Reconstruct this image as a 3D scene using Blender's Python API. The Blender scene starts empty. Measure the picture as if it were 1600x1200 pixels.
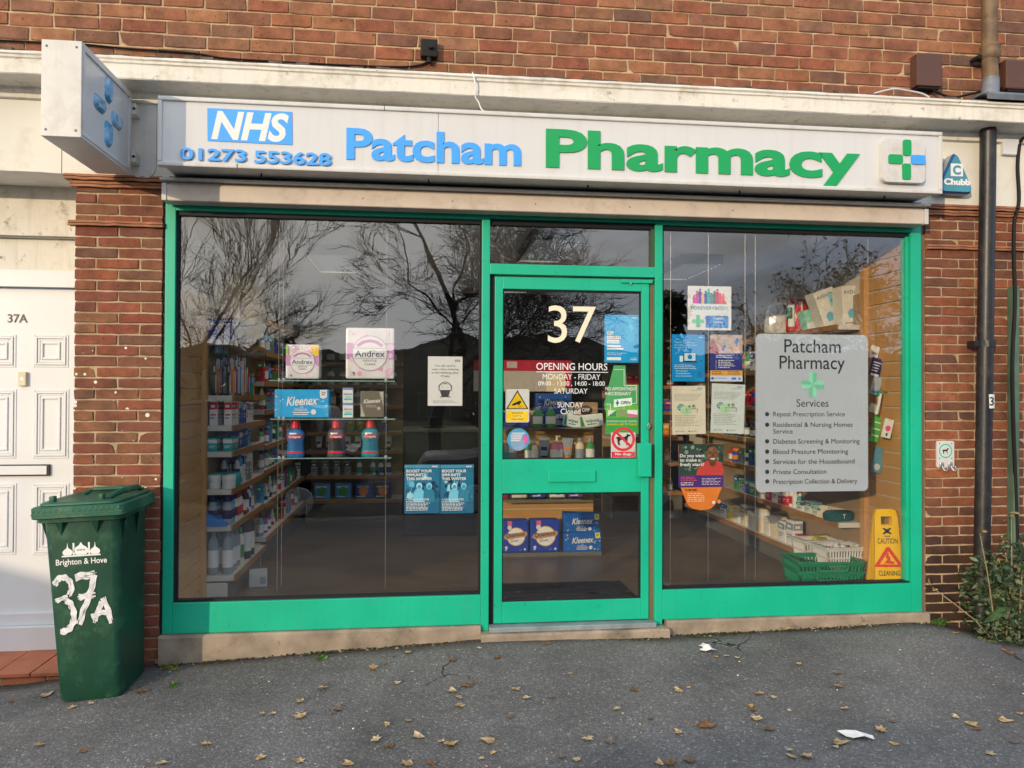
import bpy, bmesh, math, random
from mathutils import Vector, Matrix
random.seed(7)
C = bpy.context.scene.collection
S = bpy.context.scene
# ------------------------------------------------------------------ camera, sky, sun, exposure
CAM = (0.0, -4.45, 1.376)
YAW, PITCH, ROLL, FPX = 0.1173, 0.01155, 0.00375, 1200.0

def cam_axes():
    cy, sy, cp, sp = math.cos(YAW), math.sin(YAW), math.cos(PITCH), math.sin(PITCH)
    f = Vector((sy * cp, cy * cp, sp)); r0 = Vector((cy, -sy, 0)); u0 = r0.cross(f)
    c, s = math.cos(ROLL), math.sin(ROLL)
    return c * r0 + s * u0, -s * r0 + c * u0, f
AR, AU, AF = cam_axes()
cam = bpy.data.objects.new('camera', bpy.data.cameras.new('camera'))
C.objects.link(cam)
cam.data.sensor_width = 36; cam.data.lens = 36 * FPX / 1600
cam.data.clip_end = 2000; cam.data.clip_start = 0.05
cam.matrix_world = Matrix((AR, AU, -AF)).transposed().to_4x4()
cam.location = CAM
S.camera = cam

SUN_AZ, SUN_EL = math.radians(38), math.radians(10.5)      # from the left of the facade's normal
tosun = Vector((-math.sin(SUN_AZ) * math.cos(SUN_EL), -math.cos(SUN_AZ) * math.cos(SUN_EL), math.sin(SUN_EL)))
sl = bpy.data.lights.new('sun', 'SUN'); sl.energy = 3.4; sl.angle = math.radians(0.6); sl.color = (1.0, 0.79, 0.53)
so = bpy.data.objects.new('sun', sl); C.objects.link(so)
so.rotation_euler = tosun.to_track_quat('Z', 'Y').to_euler(); so.location = (-20, -25, 12)

W = bpy.data.worlds.new('World'); S.world = W; W.use_nodes = True
nt = W.node_tree; nt.nodes.clear()
out = nt.nodes.new('ShaderNodeOutputWorld'); bg = nt.nodes.new('ShaderNodeBackground')
sky = nt.nodes.new('ShaderNodeTexSky'); sky.sky_type = 'NISHITA'; sky.sun_disc = False
sky.sun_elevation = SUN_EL; sky.sun_rotation = math.atan2(tosun.x, tosun.y)
sky.air_density = 1.2; sky.dust_density = 1.5
tc = nt.nodes.new('ShaderNodeTexCoord'); mp = nt.nodes.new('ShaderNodeMapping'); mp.inputs['Scale'].default_value = (1.6, 1.6, 5)
nz = nt.nodes.new('ShaderNodeTexNoise'); nz.inputs['Scale'].default_value = 2.2; nz.inputs['Detail'].default_value = 7; nz.inputs['Roughness'].default_value = 0.55
cr = nt.nodes.new('ShaderNodeValToRGB'); cr.color_ramp.elements[0].position = 0.22; cr.color_ramp.elements[1].position = 0.46
mx = nt.nodes.new('ShaderNodeMixRGB')
vd = nt.nodes.new('ShaderNodeVectorMath'); vd.operation = 'DOT_PRODUCT'; vd.inputs[1].default_value = tosun      # clouds are brighter towards the sun
cl = nt.nodes.new('ShaderNodeValToRGB'); cl.color_ramp.elements[0].position = 0.45; cl.color_ramp.elements[0].color = (0.36, 0.44, 0.57, 1); cl.color_ramp.elements[1].position = 1.0; cl.color_ramp.elements[1].color = (0.98, 0.95, 0.88, 1)
sc_ = nt.nodes.new('ShaderNodeVectorMath'); sc_.operation = 'SCALE'; sc_.inputs['Scale'].default_value = 25.0
nt.links.new(tc.outputs['Generated'], vd.inputs[0]); nt.links.new(vd.outputs['Value'], cl.inputs[0]); nt.links.new(cl.outputs[0], sc_.inputs[0]); nt.links.new(sc_.outputs[0], mx.inputs['Color2'])
nt.links.new(tc.outputs['Generated'], mp.inputs[0]); nt.links.new(mp.outputs[0], nz.inputs[0]); nt.links.new(nz.outputs[0], cr.inputs[0])
nt.links.new(cr.outputs[0], mx.inputs[0]); nt.links.new(sky.outputs[0], mx.inputs['Color1']); nt.links.new(mx.outputs[0], bg.inputs[0])
nt.links.new(bg.outputs[0], out.inputs[0]); bg.inputs[1].default_value = 0.115
S.view_settings.view_transform = 'Standard'; S.view_settings.look = 'None'; S.view_settings.exposure = -0.29; S.view_settings.gamma = 1
S.render.engine = 'CYCLES'
S.cycles.use_denoising = True
S.cycles.max_bounces = 10; S.cycles.diffuse_bounces = 4; S.cycles.glossy_bounces = 4; S.cycles.transparent_max_bounces = 16
S.cycles.caustics_reflective = False; S.cycles.caustics_refractive = False

def ray(px, py):
    return ((px - 800) * AR - (py - 600) * AU + FPX * AF)
def at(px, py, y):
    d = ray(px, py); t = (y - CAM[1]) / d.y
    return Vector(CAM) + d * t

# ------------------------------------------------------------------ materials
MATS = {}
def srgb(r, g, b):
    f = lambda c: (c / 255 / 12.92) if c / 255 <= 0.04045 else ((c / 255 + 0.055) / 1.055) ** 2.4
    return (f(r), f(g), f(b))
def N(t, kind, **kw):
    n = t.nodes.new(kind)
    for k, v in kw.items():
        try: setattr(n, k, v)
        except Exception: n.inputs[k].default_value = v
    return n
def mat(name, col, rough=0.6, spec=0.4, metal=0.0, var=0.12, scale=8.0, bump=0.0, bscale=120.0, fine=0.0, dirt=None, dirt2=None, streak=None):
    """plain surface with mottled colour, roughness and a fine bump"""
    if name in MATS: return MATS[name]
    m = bpy.data.materials.new(name); m.use_nodes = True; t = m.node_tree
    b = t.nodes['Principled BSDF']
    b.inputs['Roughness'].default_value = rough; b.inputs['Metallic'].default_value = metal
    b.inputs['Specular IOR Level'].default_value = spec
    co = N(t, 'ShaderNodeTexCoord')
    n1 = N(t, 'ShaderNodeTexNoise'); n1.inputs['Scale'].default_value = scale; n1.inputs['Detail'].default_value = 6
    t.links.new(co.outputs['Object'], n1.inputs[0])
    r = N(t, 'ShaderNodeMapRange'); r.inputs[1].default_value = 0.3; r.inputs[2].default_value = 0.7
    r.inputs[3].default_value = 1 - var; r.inputs[4].default_value = 1 + var
    t.links.new(n1.outputs[0], r.inputs[0])
    mul = N(t, 'ShaderNodeMixRGB', blend_type='MULTIPLY'); mul.inputs[0].default_value = 1; mul.inputs[1].default_value = (*col, 1)
    t.links.new(r.outputs[0], mul.inputs[2])
    last = mul.outputs[0]
    for k_, dirt in enumerate([d_ for d_ in (dirt, dirt2) if d_]):   # (colour, amount, scale) patches of dirt
        n2 = N(t, 'ShaderNodeTexNoise'); n2.inputs['Scale'].default_value = dirt[2]; n2.inputs['Detail'].default_value = 9; n2.inputs['Roughness'].default_value = 0.7
        t.links.new(co.outputs['Object'], n2.inputs[0])
        r2 = N(t, 'ShaderNodeMapRange'); r2.inputs[1].default_value = 0.52 + .08 * k_; r2.inputs[2].default_value = 0.72; r2.inputs[4].default_value = dirt[1]
        t.links.new(n2.outputs[0], r2.inputs[0])
        m2 = N(t, 'ShaderNodeMixRGB'); m2.inputs[2].default_value = (*dirt[0], 1)
        t.links.new(r2.outputs[0], m2.inputs[0]); t.links.new(last, m2.inputs[1]); last = m2.outputs[0]
    if streak:                                   # (colour, amount) rain runs down the surface
        ms = N(t, 'ShaderNodeMapping'); ms.inputs['Scale'].default_value = (26, 26, 1.3); ns = N(t, 'ShaderNodeTexNoise'); ns.inputs['Scale'].default_value = 1; ns.inputs['Detail'].default_value = 5; ns.inputs['Roughness'].default_value = .65
        t.links.new(co.outputs['Object'], ms.inputs[0]); t.links.new(ms.outputs[0], ns.inputs[0])
        rs = N(t, 'ShaderNodeMapRange'); rs.inputs[1].default_value = 0.5; rs.inputs[2].default_value = 0.75; rs.inputs[4].default_value = streak[1]; t.links.new(ns.outputs[0], rs.inputs[0])
        m3 = N(t, 'ShaderNodeMixRGB'); m3.inputs[2].default_value = (*streak[0], 1); t.links.new(rs.outputs[0], m3.inputs[0]); t.links.new(last, m3.inputs[1]); last = m3.outputs[0]
    t.links.new(last, b.inputs['Base Color'])
    rr = N(t, 'ShaderNodeMapRange'); rr.inputs[3].default_value = max(0.02, rough - 0.1); rr.inputs[4].default_value = min(1, rough + 0.1)
    t.links.new(n1.outputs[0], rr.inputs[0]); t.links.new(rr.outputs[0], b.inputs['Roughness'])
    if bump:
        n3 = N(t, 'ShaderNodeTexNoise'); n3.inputs['Scale'].default_value = bscale; n3.inputs['Detail'].default_value = 4
        t.links.new(co.outputs['Object'], n3.inputs[0])
        bp = N(t, 'ShaderNodeBump'); bp.inputs['Strength'].default_value = bump; bp.inputs['Distance'].default_value = 0.004
        t.links.new(n3.outputs[0], bp.inputs['Height']); t.links.new(bp.outputs[0], b.inputs['Normal'])
    MATS[name] = m
    return m
def ink(r, g, b, rough=0.5):
    """printed colour given as it reads on paper"""
    return mat('ink_%d_%d_%d' % (r, g, b), srgb(r, g, b), rough, 0.3, 0, 0.05, 20)

def brick_mat(name, cols, stain=None, flecks=None):
    m = bpy.data.materials.new(name); m.use_nodes = True; t = m.node_tree; b = t.nodes['Principled BSDF']
    b.inputs['Roughness'].default_value = 0.88; b.inputs['Specular IOR Level'].default_value = 0.2
    g = N(t, 'ShaderNodeNewGeometry'); co = N(t, 'ShaderNodeTexCoord')
    ramp = N(t, 'ShaderNodeValToRGB'); e = ramp.color_ramp.elements
    for i, c in enumerate(cols):
        p = i / (len(cols) - 1)
        if i == 0: e[0].color = (*c, 1)
        elif i == len(cols) - 1: e[-1].color = (*c, 1); e[-1].position = 1
        else: k = e.new(p); k.color = (*c, 1)
    t.links.new(g.outputs['Random Per Island'], ramp.inputs[0])
    n1 = N(t, 'ShaderNodeTexNoise'); n1.inputs['Scale'].default_value = 9; n1.inputs['Detail'].default_value = 8; n1.inputs['Roughness'].default_value = 0.65
    t.links.new(co.outputs['Object'], n1.inputs[0])
    r = N(t, 'ShaderNodeMapRange'); r.inputs[1].default_value = 0.3; r.inputs[2].default_value = 0.7; r.inputs[3].default_value = 0.58; r.inputs[4].default_value = 1.28
    t.links.new(n1.outputs[0], r.inputs[0])
    mul = N(t, 'ShaderNodeMixRGB', blend_type='MULTIPLY'); mul.inputs[0].default_value = 1
    t.links.new(ramp.outputs[0], mul.inputs[1]); t.links.new(r.outputs[0], mul.inputs[2]); last = mul.outputs[0]
    def layer(fac, col):
        nonlocal last
        x = N(t, 'ShaderNodeMixRGB'); x.inputs[2].default_value = (*col, 1)
        t.links.new(fac, x.inputs[0]); t.links.new(last, x.inputs[1]); last = x.outputs[0]
    n2 = N(t, 'ShaderNodeTexNoise'); n2.inputs['Scale'].default_value = 55; n2.inputs['Detail'].default_value = 3
    t.links.new(co.outputs['Object'], n2.inputs[0])
    r2 = N(t, 'ShaderNodeMapRange'); r2.inputs[1].default_value = 0.63; r2.inputs[2].default_value = 0.73; r2.inputs[4].default_value = 0.85
    t.links.new(n2.outputs[0], r2.inputs[0]); layer(r2.outputs[0], (0.03, 0.02, 0.018))
    n5 = N(t, 'ShaderNodeTexNoise'); n5.inputs['Scale'].default_value = 3.1; n5.inputs['Detail'].default_value = 10; n5.inputs['Roughness'].default_value = 0.75
    t.links.new(co.outputs['Object'], n5.inputs[0])
    r5 = N(t, 'ShaderNodeMapRange'); r5.inputs[1].default_value = 0.52; r5.inputs[2].default_value = 0.75; r5.inputs[4].default_value = 0.8
    t.links.new(n5.outputs[0], r5.inputs[0]); layer(r5.outputs[0], (0.075, 0.05, 0.04))
    sep = N(t, 'ShaderNodeSeparateXYZ'); t.links.new(co.outputs['Object'], sep.inputs[0])
    if flecks:                                   # old paint splashes between two heights
        v = N(t, 'ShaderNodeTexVoronoi'); v.inputs['Scale'].default_value = 18.7
        t.links.new(co.outputs['Object'], v.inputs[0])
        sc = N(t, 'ShaderNodeSeparateColor'); t.links.new(v.outputs['Color'], sc.inputs[0])
        th = N(t, 'ShaderNodeMath', operation='MULTIPLY'); th.inputs[1].default_value = 0.25
        pw = N(t, 'ShaderNodeMath', operation='POWER'); pw.inputs[1].default_value = 2.4
        t.links.new(sc.outputs[0], pw.inputs[0]); t.links.new(pw.outputs[0], th.inputs[0])
        lt = N(t, 'ShaderNodeMath', operation='LESS_THAN'); t.links.new(v.outputs['Distance'], lt.inputs[0]); t.links.new(th.outputs[0], lt.inputs[1])
        a = N(t, 'ShaderNodeMapRange'); a.inputs[1].default_value = flecks[0]; a.inputs[2].default_value = flecks[0] + .15
        c2 = N(t, 'ShaderNodeMapRange'); c2.inputs[1].default_value = flecks[1]; c2.inputs[2].default_value = flecks[1] - .15
        t.links.new(sep.outputs['Z'], a.inputs[0]); t.links.new(sep.outputs['Z'], c2.inputs[0])
        q = N(t, 'ShaderNodeMath', operation='MULTIPLY'); t.links.new(a.outputs[0], q.inputs[0]); t.links.new(c2.outputs[0], q.inputs[1])
        q2 = N(t, 'ShaderNodeMath', operation='MULTIPLY'); t.links.new(q.outputs[0], q2.inputs[0]); t.links.new(lt.outputs[0], q2.inputs[1])
        q3 = N(t, 'ShaderNodeMath', operation='GREATER_THAN'); q3.inputs[1].default_value = 0.6; t.links.new(q2.outputs[0], q3.inputs[0])
        layer(q3.outputs[0], (0.72, 0.7, 0.66))
    if stain:                                    # soot and damp rising from the foot of the wall
        a = N(t, 'ShaderNodeMapRange'); a.inputs[1].default_value = stain[1]; a.inputs[2].default_value = stain[0]
        ad = N(t, 'ShaderNodeMath', operation='ADD'); sb = N(t, 'ShaderNodeMath', operation='MULTIPLY_ADD'); sb.inputs[1].default_value = 0.8; sb.inputs[2].default_value = -0.4
        t.links.new(n5.outputs[0], sb.inputs[0]); t.links.new(sep.outputs['Z'], ad.inputs[0]); t.links.new(sb.outputs[0], ad.inputs[1])
        t.links.new(ad.outputs[0], a.inputs[0])
        q = N(t, 'ShaderNodeMath', operation='MULTIPLY'); q.inputs[1].default_value = 0.88; t.links.new(a.outputs[0], q.inputs[0])
        layer(q.outputs[0], (0.022, 0.018, 0.016))
    t.links.new(last, b.inputs['Base Color'])
    n3 = N(t, 'ShaderNodeTexNoise'); n3.inputs['Scale'].default_value = 60; n3.inputs['Detail'].default_value = 6; n3.inputs['Roughness'].default_value = 0.7
    t.links.new(co.outputs['Object'], n3.inputs[0])
    bp = N(t, 'ShaderNodeBump'); bp.inputs['Strength'].default_value = 0.55; bp.inputs['Distance'].default_value = 0.008
    t.links.new(n3.outputs[0], bp.inputs['Height']); t.links.new(bp.outputs[0], b.inputs['Normal'])
    MATS[name] = m
    return m

def asphalt_mat():
    m = bpy.data.materials.new('asphalt'); m.use_nodes = True; t = m.node_tree; b = t.nodes['Principled BSDF']
    b.inputs['Specular IOR Level'].default_value = 0.3
    co = N(t, 'ShaderNodeTexCoord')
    v = N(t, 'ShaderNodeTexVoronoi'); v.inputs['Scale'].default_value = 135; t.links.new(co.outputs['Object'], v.inputs[0])
    sc = N(t, 'ShaderNodeSeparateColor'); t.links.new(v.outputs['Color'], sc.inputs[0])
    ramp = N(t, 'ShaderNodeValToRGB'); e = ramp.color_ramp.elements
    e[0].color = (0.114, 0.106, 0.100, 1); e[1].color = (0.44, 0.43, 0.41, 1); e[1].position = 1
    for p, c in ((0.5, (0.142, 0.133, 0.126)), (0.82, (0.176, 0.165, 0.155)), (0.985, (0.245, 0.238, 0.23))):
        k = e.new(p); k.color = (*c, 1)
    t.links.new(sc.outputs[0], ramp.inputs[0])
    n = N(t, 'ShaderNodeTexNoise'); n.inputs['Scale'].default_value = 1.1; n.inputs['Detail'].default_value = 11; n.inputs['Roughness'].default_value = 0.72
    t.links.new(co.outputs['Object'], n.inputs[0])
    r = N(t, 'ShaderNodeMapRange'); r.inputs[1].default_value = 0.3; r.inputs[2].default_value = 0.7; r.inputs[3].default_value = 0.60; r.inputs[4].default_value = 1.34
    t.links.new(n.outputs[0], r.inputs[0])
    mul = N(t, 'ShaderNodeMixRGB', blend_type='MULTIPLY'); mul.inputs[0].default_value = 1
    t.links.new(ramp.outputs[0], mul.inputs[1]); t.links.new(r.outputs[0], mul.inputs[2]); last = mul.outputs[0]
    # cracks
    nd = N(t, 'ShaderNodeTexNoise'); nd.inputs['Scale'].default_value = 5; nd.inputs['Detail'].default_value = 5; t.links.new(co.outputs['Object'], nd.inputs[0])
    mxv = N(t, 'ShaderNodeMixRGB'); mxv.inputs[0].default_value = 0.22
    t.links.new(co.outputs['Object'], mxv.inputs[1]); t.links.new(nd.outputs['Color'], mxv.inputs[2])
    vc = N(t, 'ShaderNodeTexVoronoi', feature='DISTANCE_TO_EDGE'); vc.inputs['Scale'].default_value = 1.1; t.links.new(mxv.outputs[0], vc.inputs[0])
    rc = N(t, 'ShaderNodeMapRange'); rc.inputs[1].default_value = 0.007; rc.inputs[2].default_value = 0.001; t.links.new(vc.outputs['Distance'], rc.inputs[0])
    gate = N(t, 'ShaderNodeMapRange'); gate.inputs[1].default_value = 0.61; gate.inputs[2].default_value = 0.67
    n4 = N(t, 'ShaderNodeTexNoise'); n4.inputs['Scale'].default_value = 0.9; t.links.new(co.outputs['Object'], n4.inputs[0]); t.links.new(n4.outputs[0], gate.inputs[0])
    q = N(t, 'ShaderNodeMath', operation='MULTIPLY'); t.links.new(rc.outputs[0], q.inputs[0]); t.links.new(gate.outputs[0], q.inputs[1])
    x = N(t, 'ShaderNodeMixRGB'); x.inputs[2].default_value = (0.012, 0.012, 0.012, 1); t.links.new(q.outputs[0], x.inputs[0]); t.links.new(last, x.inputs[1]); last = x.outputs[0]
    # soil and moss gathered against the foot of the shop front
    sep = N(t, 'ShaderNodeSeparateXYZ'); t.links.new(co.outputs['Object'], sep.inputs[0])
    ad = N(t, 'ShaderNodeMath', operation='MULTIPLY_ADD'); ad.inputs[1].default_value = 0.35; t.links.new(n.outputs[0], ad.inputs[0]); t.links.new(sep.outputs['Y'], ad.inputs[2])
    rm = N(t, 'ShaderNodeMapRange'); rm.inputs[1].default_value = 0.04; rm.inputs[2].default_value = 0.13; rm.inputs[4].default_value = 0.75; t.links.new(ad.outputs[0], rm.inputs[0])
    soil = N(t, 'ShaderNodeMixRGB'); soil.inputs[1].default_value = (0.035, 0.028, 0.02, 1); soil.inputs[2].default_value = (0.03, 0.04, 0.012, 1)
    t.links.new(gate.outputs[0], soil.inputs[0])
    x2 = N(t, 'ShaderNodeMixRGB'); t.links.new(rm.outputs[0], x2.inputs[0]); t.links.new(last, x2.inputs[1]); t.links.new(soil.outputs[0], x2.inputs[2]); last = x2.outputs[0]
    t.links.new(last, b.inputs['Base Color'])
    b.inputs['Roughness'].default_value = 0.82
    hm = N(t, 'ShaderNodeMath', operation='MULTIPLY_ADD'); hm.inputs[1].default_value = -0.6; t.links.new(v.outputs['Distance'], hm.inputs[0]); t.links.new(sc.outputs[1], hm.inputs[2])
    bp = N(t, 'ShaderNodeBump'); bp.inputs['Strength'].default_value = 0.6; bp.inputs['Distance'].default_value = 0.0035
    t.links.new(hm.outputs[0], bp.inputs['Height']); t.links.new(bp.outputs[0], b.inputs['Normal'])
    return m

def glass_mat(name='window_glass', ior=2.4, tint=(0.99, 0.995, 0.99)):
    m = bpy.data.materials.new(name); m.use_nodes = True; t = m.node_tree; t.nodes.clear()
    o = N(t, 'ShaderNodeOutputMaterial'); tr = N(t, 'ShaderNodeBsdfTransparent'); gl = N(t, 'ShaderNodeBsdfGlossy'); mxs = N(t, 'ShaderNodeMixShader')
    fr = N(t, 'ShaderNodeFresnel'); fr.inputs[0].default_value = ior
    tr.inputs[0].default_value = (*tint, 1); gl.inputs['Roughness'].default_value = 0.0
    co = N(t, 'ShaderNodeTexCoord'); rn_ = N(t, 'ShaderNodeTexNoise'); rn_.inputs['Scale'].default_value = 1.8; rb = N(t, 'ShaderNodeBump'); rb.inputs['Strength'].default_value = 0.25; rb.inputs['Distance'].default_value = 0.01
    t.links.new(co.outputs['Object'], rn_.inputs[0]); t.links.new(rn_.outputs[0], rb.inputs['Height']); t.links.new(rb.outputs[0], gl.inputs['Normal'])   # float in the glass
    ge = N(t, 'ShaderNodeNewGeometry'); iv = N(t, 'ShaderNodeMath', operation='SUBTRACT'); iv.inputs[0].default_value = 1; ml = N(t, 'ShaderNodeMath', operation='MULTIPLY')
    t.links.new(ge.outputs['Backfacing'], iv.inputs[1]); t.links.new(iv.outputs[0], ml.inputs[0]); t.links.new(fr.outputs[0], ml.inputs[1])   # a ray leaving the pane is not reflected a second time
    t.links.new(ml.outputs[0], mxs.inputs[0]); t.links.new(tr.outputs[0], mxs.inputs[1]); t.links.new(gl.outputs[0], mxs.inputs[2]); t.links.new(mxs.outputs[0], o.inputs[0])
    return m

M = dict(
    green=mat('green_paint', (0.004, 0.43, 0.255), 0.40, 0.5, 0, 0.07, 3, 0.05, 300, dirt=((0.04, 0.40, 0.29), 0.35, 5), dirt2=((0.01, 0.17, 0.12), 0.7, 19), streak=((0.012, 0.30, 0.20), .28)),
    cream=mat('cream_paint', (0.73, 0.70, 0.63), 0.75, 0.2, 0, 0.06, 4, 0.25, 60, dirt=((0.38, 0.31, 0.20), 0.5, 7), dirt2=((0.12, 0.10, 0.075), 0.8, 15), streak=((.40, .34, .25), .3)),
    white_wall=mat('white_render', (0.74, 0.72, 0.66), 0.8, 0.2, 0, 0.05, 3, 0.3, 70, dirt=((0.46, 0.38, 0.26), 0.4, 4)),
    white_door=mat('white_door_paint', (0.68, 0.70, 0.73), 0.4, 0.5, 0, 0.04, 4),
    alu=mat('white_metal', (0.62, 0.61, 0.59), 0.42, 0.5, 0, 0.05, 6, dirt=((0.35, 0.30, 0.24), 0.45, 5), streak=((.36, .31, .25), .22)),
    shutter=mat('shutter_metal', (0.62, 0.53, 0.45), 0.55, 0.4, 0, 0.06, 5, 0.1, 90, dirt=((0.25, 0.22, 0.2), 0.45, 9)),
    acrylic=mat('sign_acrylic', (0.62, 0.62, 0.62), 0.22, 0.5, 0, 0.03, 2, streak=((.40, .37, .32), .18)),
    concrete=mat('concrete_sill', (0.30, 0.24, 0.18), 0.9, 0.2, 0, 0.35, 6, 0.6, 50, dirt=((0.12, 0.10, 0.07), 0.75, 4), dirt2=((0.05, 0.045, 0.03), 0.8, 11)),
    terra=mat('terracotta', (0.36, 0.16, 0.085), 0.8, 0.3, 0, 0.3, 9, 0.5, 60, dirt=((0.1, 0.06, 0.05), 0.7, 7)),
    tile=mat('quarry_tile', (0.42, 0.13, 0.06), 0.55, 0.4, 0, 0.2, 7, 0.2, 60),
    mortar=mat('mortar', (0.50, 0.365, 0.225), 0.95, 0.1, 0, 0.25, 12, 0.9, 90, dirt=((0.14, 0.11, 0.08), 0.6, 5)),
    mortar_dark=mat('mortar_pier', (0.44, 0.33, 0.21), 0.95, 0.1, 0, 0.25, 12, 0.9, 90, dirt=((0.12, 0.10, 0.08), 0.7, 4)),
    black=mat('black_paint', (0.016, 0.016, 0.018), 0.4, 0.5, 0, 0.3, 20, 0.2, 60, dirt=((0.06, 0.045, 0.035), 0.6, 10)),
    rubber=mat('black_rubber', (0.012, 0.012, 0.012), 0.7, 0.3),
    lead=mat('lead_flashing', (0.16, 0.17, 0.19), 0.5, 0.5, 0.3, 0.3, 12, 0.3, 30),
    brownpipe=mat('brown_pipe', (0.15, 0.095, 0.05), 0.6, 0.4, 0, 0.4, 14, 0.3, 40, dirt=((0.06, 0.03, 0.02), 0.7, 12)),
    brownbox=mat('brown_plastic', (0.10, 0.045, 0.032), 0.5, 0.4, 0, 0.08, 6),
    bin=mat('bin_plastic', (0.005, 0.052, 0.029), 0.42, 0.45, 0, 0.2, 5, 0.25, 220, dirt=((0.05, 0.17, 0.09), 0.6, 7), dirt2=((0.16, 0.22, 0.14), 0.35, 16)),
    lid=mat('bin_lid_plastic', (0.012, 0.10, 0.06), 0.5, 0.4, 0, 0.2, 7, 0.3, 150, dirt=((0.16, 0.17, 0.11), 0.55, 7)),
    wpaint=mat('white_brush_paint', (0.68, 0.68, 0.70), 0.7, 0.3, 0, 0.22, 30, 0.7, 60),
    steel=mat('steel', (0.55, 0.55, 0.55), 0.3, 0.5, 0.9, 0.05, 10),
    wire=mat('steel_wire', (0.34, 0.33, 0.32), 0.35, 0.5, 0.4, 0.05, 10),
    wood=mat('shelf_wood_edge', (0.34, 0.17, 0.06), 0.5, 0.4, 0, 0.15, 6),
    shelfwhite=mat('shelf_white', (0.62, 0.60, 0.54), 0.45, 0.4, 0, 0.04, 8),
    slat=mat('slat_beech', (0.56, 0.30, 0.10), 0.5, 0.4, 0, 0.10, 3),
    groove=mat('slat_groove', (0.62, 0.52, 0.40), 0.4, 0.5, 0, 0.05, 8),
    panel=mat('brown_panel', (0.36, 0.25, 0.14), 0.55, 0.4, 0, 0.08, 3),
    floor=mat('shop_floor', (0.125, 0.085, 0.05), 0.4, 0.5, 0, 0.25, 2.2, 0, 1, dirt=((0.18, 0.13, 0.085), 0.3, 3)),
    doormat=mat('door_mat', (0.012, 0.012, 0.014), 0.95, 0.1, 0, 0.25, 60, 0.8, 150),
    inner=mat('inner_wall', (0.62, 0.56, 0.46), 0.8, 0.2, 0, 0.05, 3),
    ceiling=mat('ceiling_tile', (0.80, 0.80, 0.78), 0.9, 0.1, 0, 0.04, 3),
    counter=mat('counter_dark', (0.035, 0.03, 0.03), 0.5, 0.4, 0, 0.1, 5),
    kick=mat('shelf_kick', (0.14, 0.135, 0.12), 0.6, 0.3, 0, 0.1, 5),
    paper=mat('paper_white', (0.78, 0.77, 0.75), 0.6, 0.3, 0, 0.02, 8),
    vinyl=mat('cream_vinyl', (0.80, 0.74, 0.56), 0.5, 0.3, 0, 0.02, 8),
    vinylw=mat('white_vinyl', (0.72, 0.73, 0.74), 0.5, 0.3, 0, 0.02, 8),
    blue=mat('sign_blue', srgb(62, 160, 245), 0.35, 0.5, 0, 0.04, 8),
    sgreen=mat('sign_green', srgb(0, 155, 82), 0.35, 0.5, 0, 0.04, 8),
    glass=glass_mat(),
    shelfglass=glass_mat('shelf_glass', 1.5, (0.80, 0.92, 0.88)),
    seal=mat('glazing_seal', (0.01, 0.012, 0.014), 0.6, 0.3),
    grass=mat('weed_leaf', (0.07, 0.16, 0.025), 0.6, 0.3, 0, 0.45, 25),
    ivy=mat('shrub_leaf', (0.030, 0.058, 0.026), 0.5, 0.4, 0, 0.5, 14),
    ivy2=mat('shrub_leaf_pale', (0.12, 0.15, 0.075), 0.6, 0.3, 0, 0.45, 14),
    stem=mat('dry_stem', (0.17, 0.11, 0.06), 0.8, 0.2, 0, 0.3, 20),
    bark=mat('bark', (0.085, 0.07, 0.055), 0.9, 0.2, 0, 0.35, 8, 0.4, 20),
    bark2=mat('bark_pale', (0.15, 0.10, 0.06), 0.9, 0.2, 0, 0.35, 8),
    conifer=mat('evergreen_leaf', (0.022, 0.034, 0.016), 0.8, 0.2, 0, 0.5, 6),
    hill=mat('hill_turf', (0.022, 0.028, 0.018), 0.95, 0.1, 0, 0.6, 0.09),
)
BR_UP = brick_mat('upper_brick', [(0.30, 0.10, 0.055), (0.20, 0.10, 0.065), (0.34, 0.15, 0.075), (0.25, 0.085, 0.055), (0.35, 0.165, 0.085), (0.15, 0.085, 0.065), (0.31, 0.11, 0.06), (0.23, 0.12, 0.08), (0.33, 0.13, 0.065), (0.18, 0.085, 0.06)])
BR_L = brick_mat('pier_brick', [(0.26, 0.085, 0.05), (0.22, 0.10, 0.055), (0.30, 0.09, 0.05), (0.15, 0.075, 0.055), (0.27, 0.125, 0.06), (0.19, 0.075, 0.05), (0.24, 0.07, 0.045)], flecks=(0.75, 1.72))
BR_R = brick_mat('right_pier_brick', [(0.25, 0.075, 0.045), (0.20, 0.085, 0.05), (0.31, 0.10, 0.05), (0.14, 0.065, 0.05), (0.23, 0.09, 0.05), (0.33, 0.115, 0.055)], stain=(0.30, 0.78))

# ------------------------------------------------------------------ mesh builder
TXT = {}
def text_mesh(s, off=0.0, shear=0.0):
    k = (s, off, shear)
    if k not in TXT:
        cu = bpy.data.curves.new('t', 'FONT'); cu.body = s; cu.offset = off; cu.shear = shear; cu.resolution_u = 4
        ob = bpy.data.objects.new('t', cu); C.objects.link(ob)
        dg = bpy.context.evaluated_depsgraph_get()
        me = bpy.data.meshes.new_from_object(ob.evaluated_get(dg))
        vs = [(v.co.x, v.co.y) for v in me.vertices]; fs = [tuple(p.vertices) for p in me.polygons]
        bpy.data.objects.remove(ob); bpy.data.curves.remove(cu); bpy.data.meshes.remove(me)
        TXT[k] = (vs, fs)
    return TXT[k]
CAPH = max(v[1] for v in text_mesh('H')[0])

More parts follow.
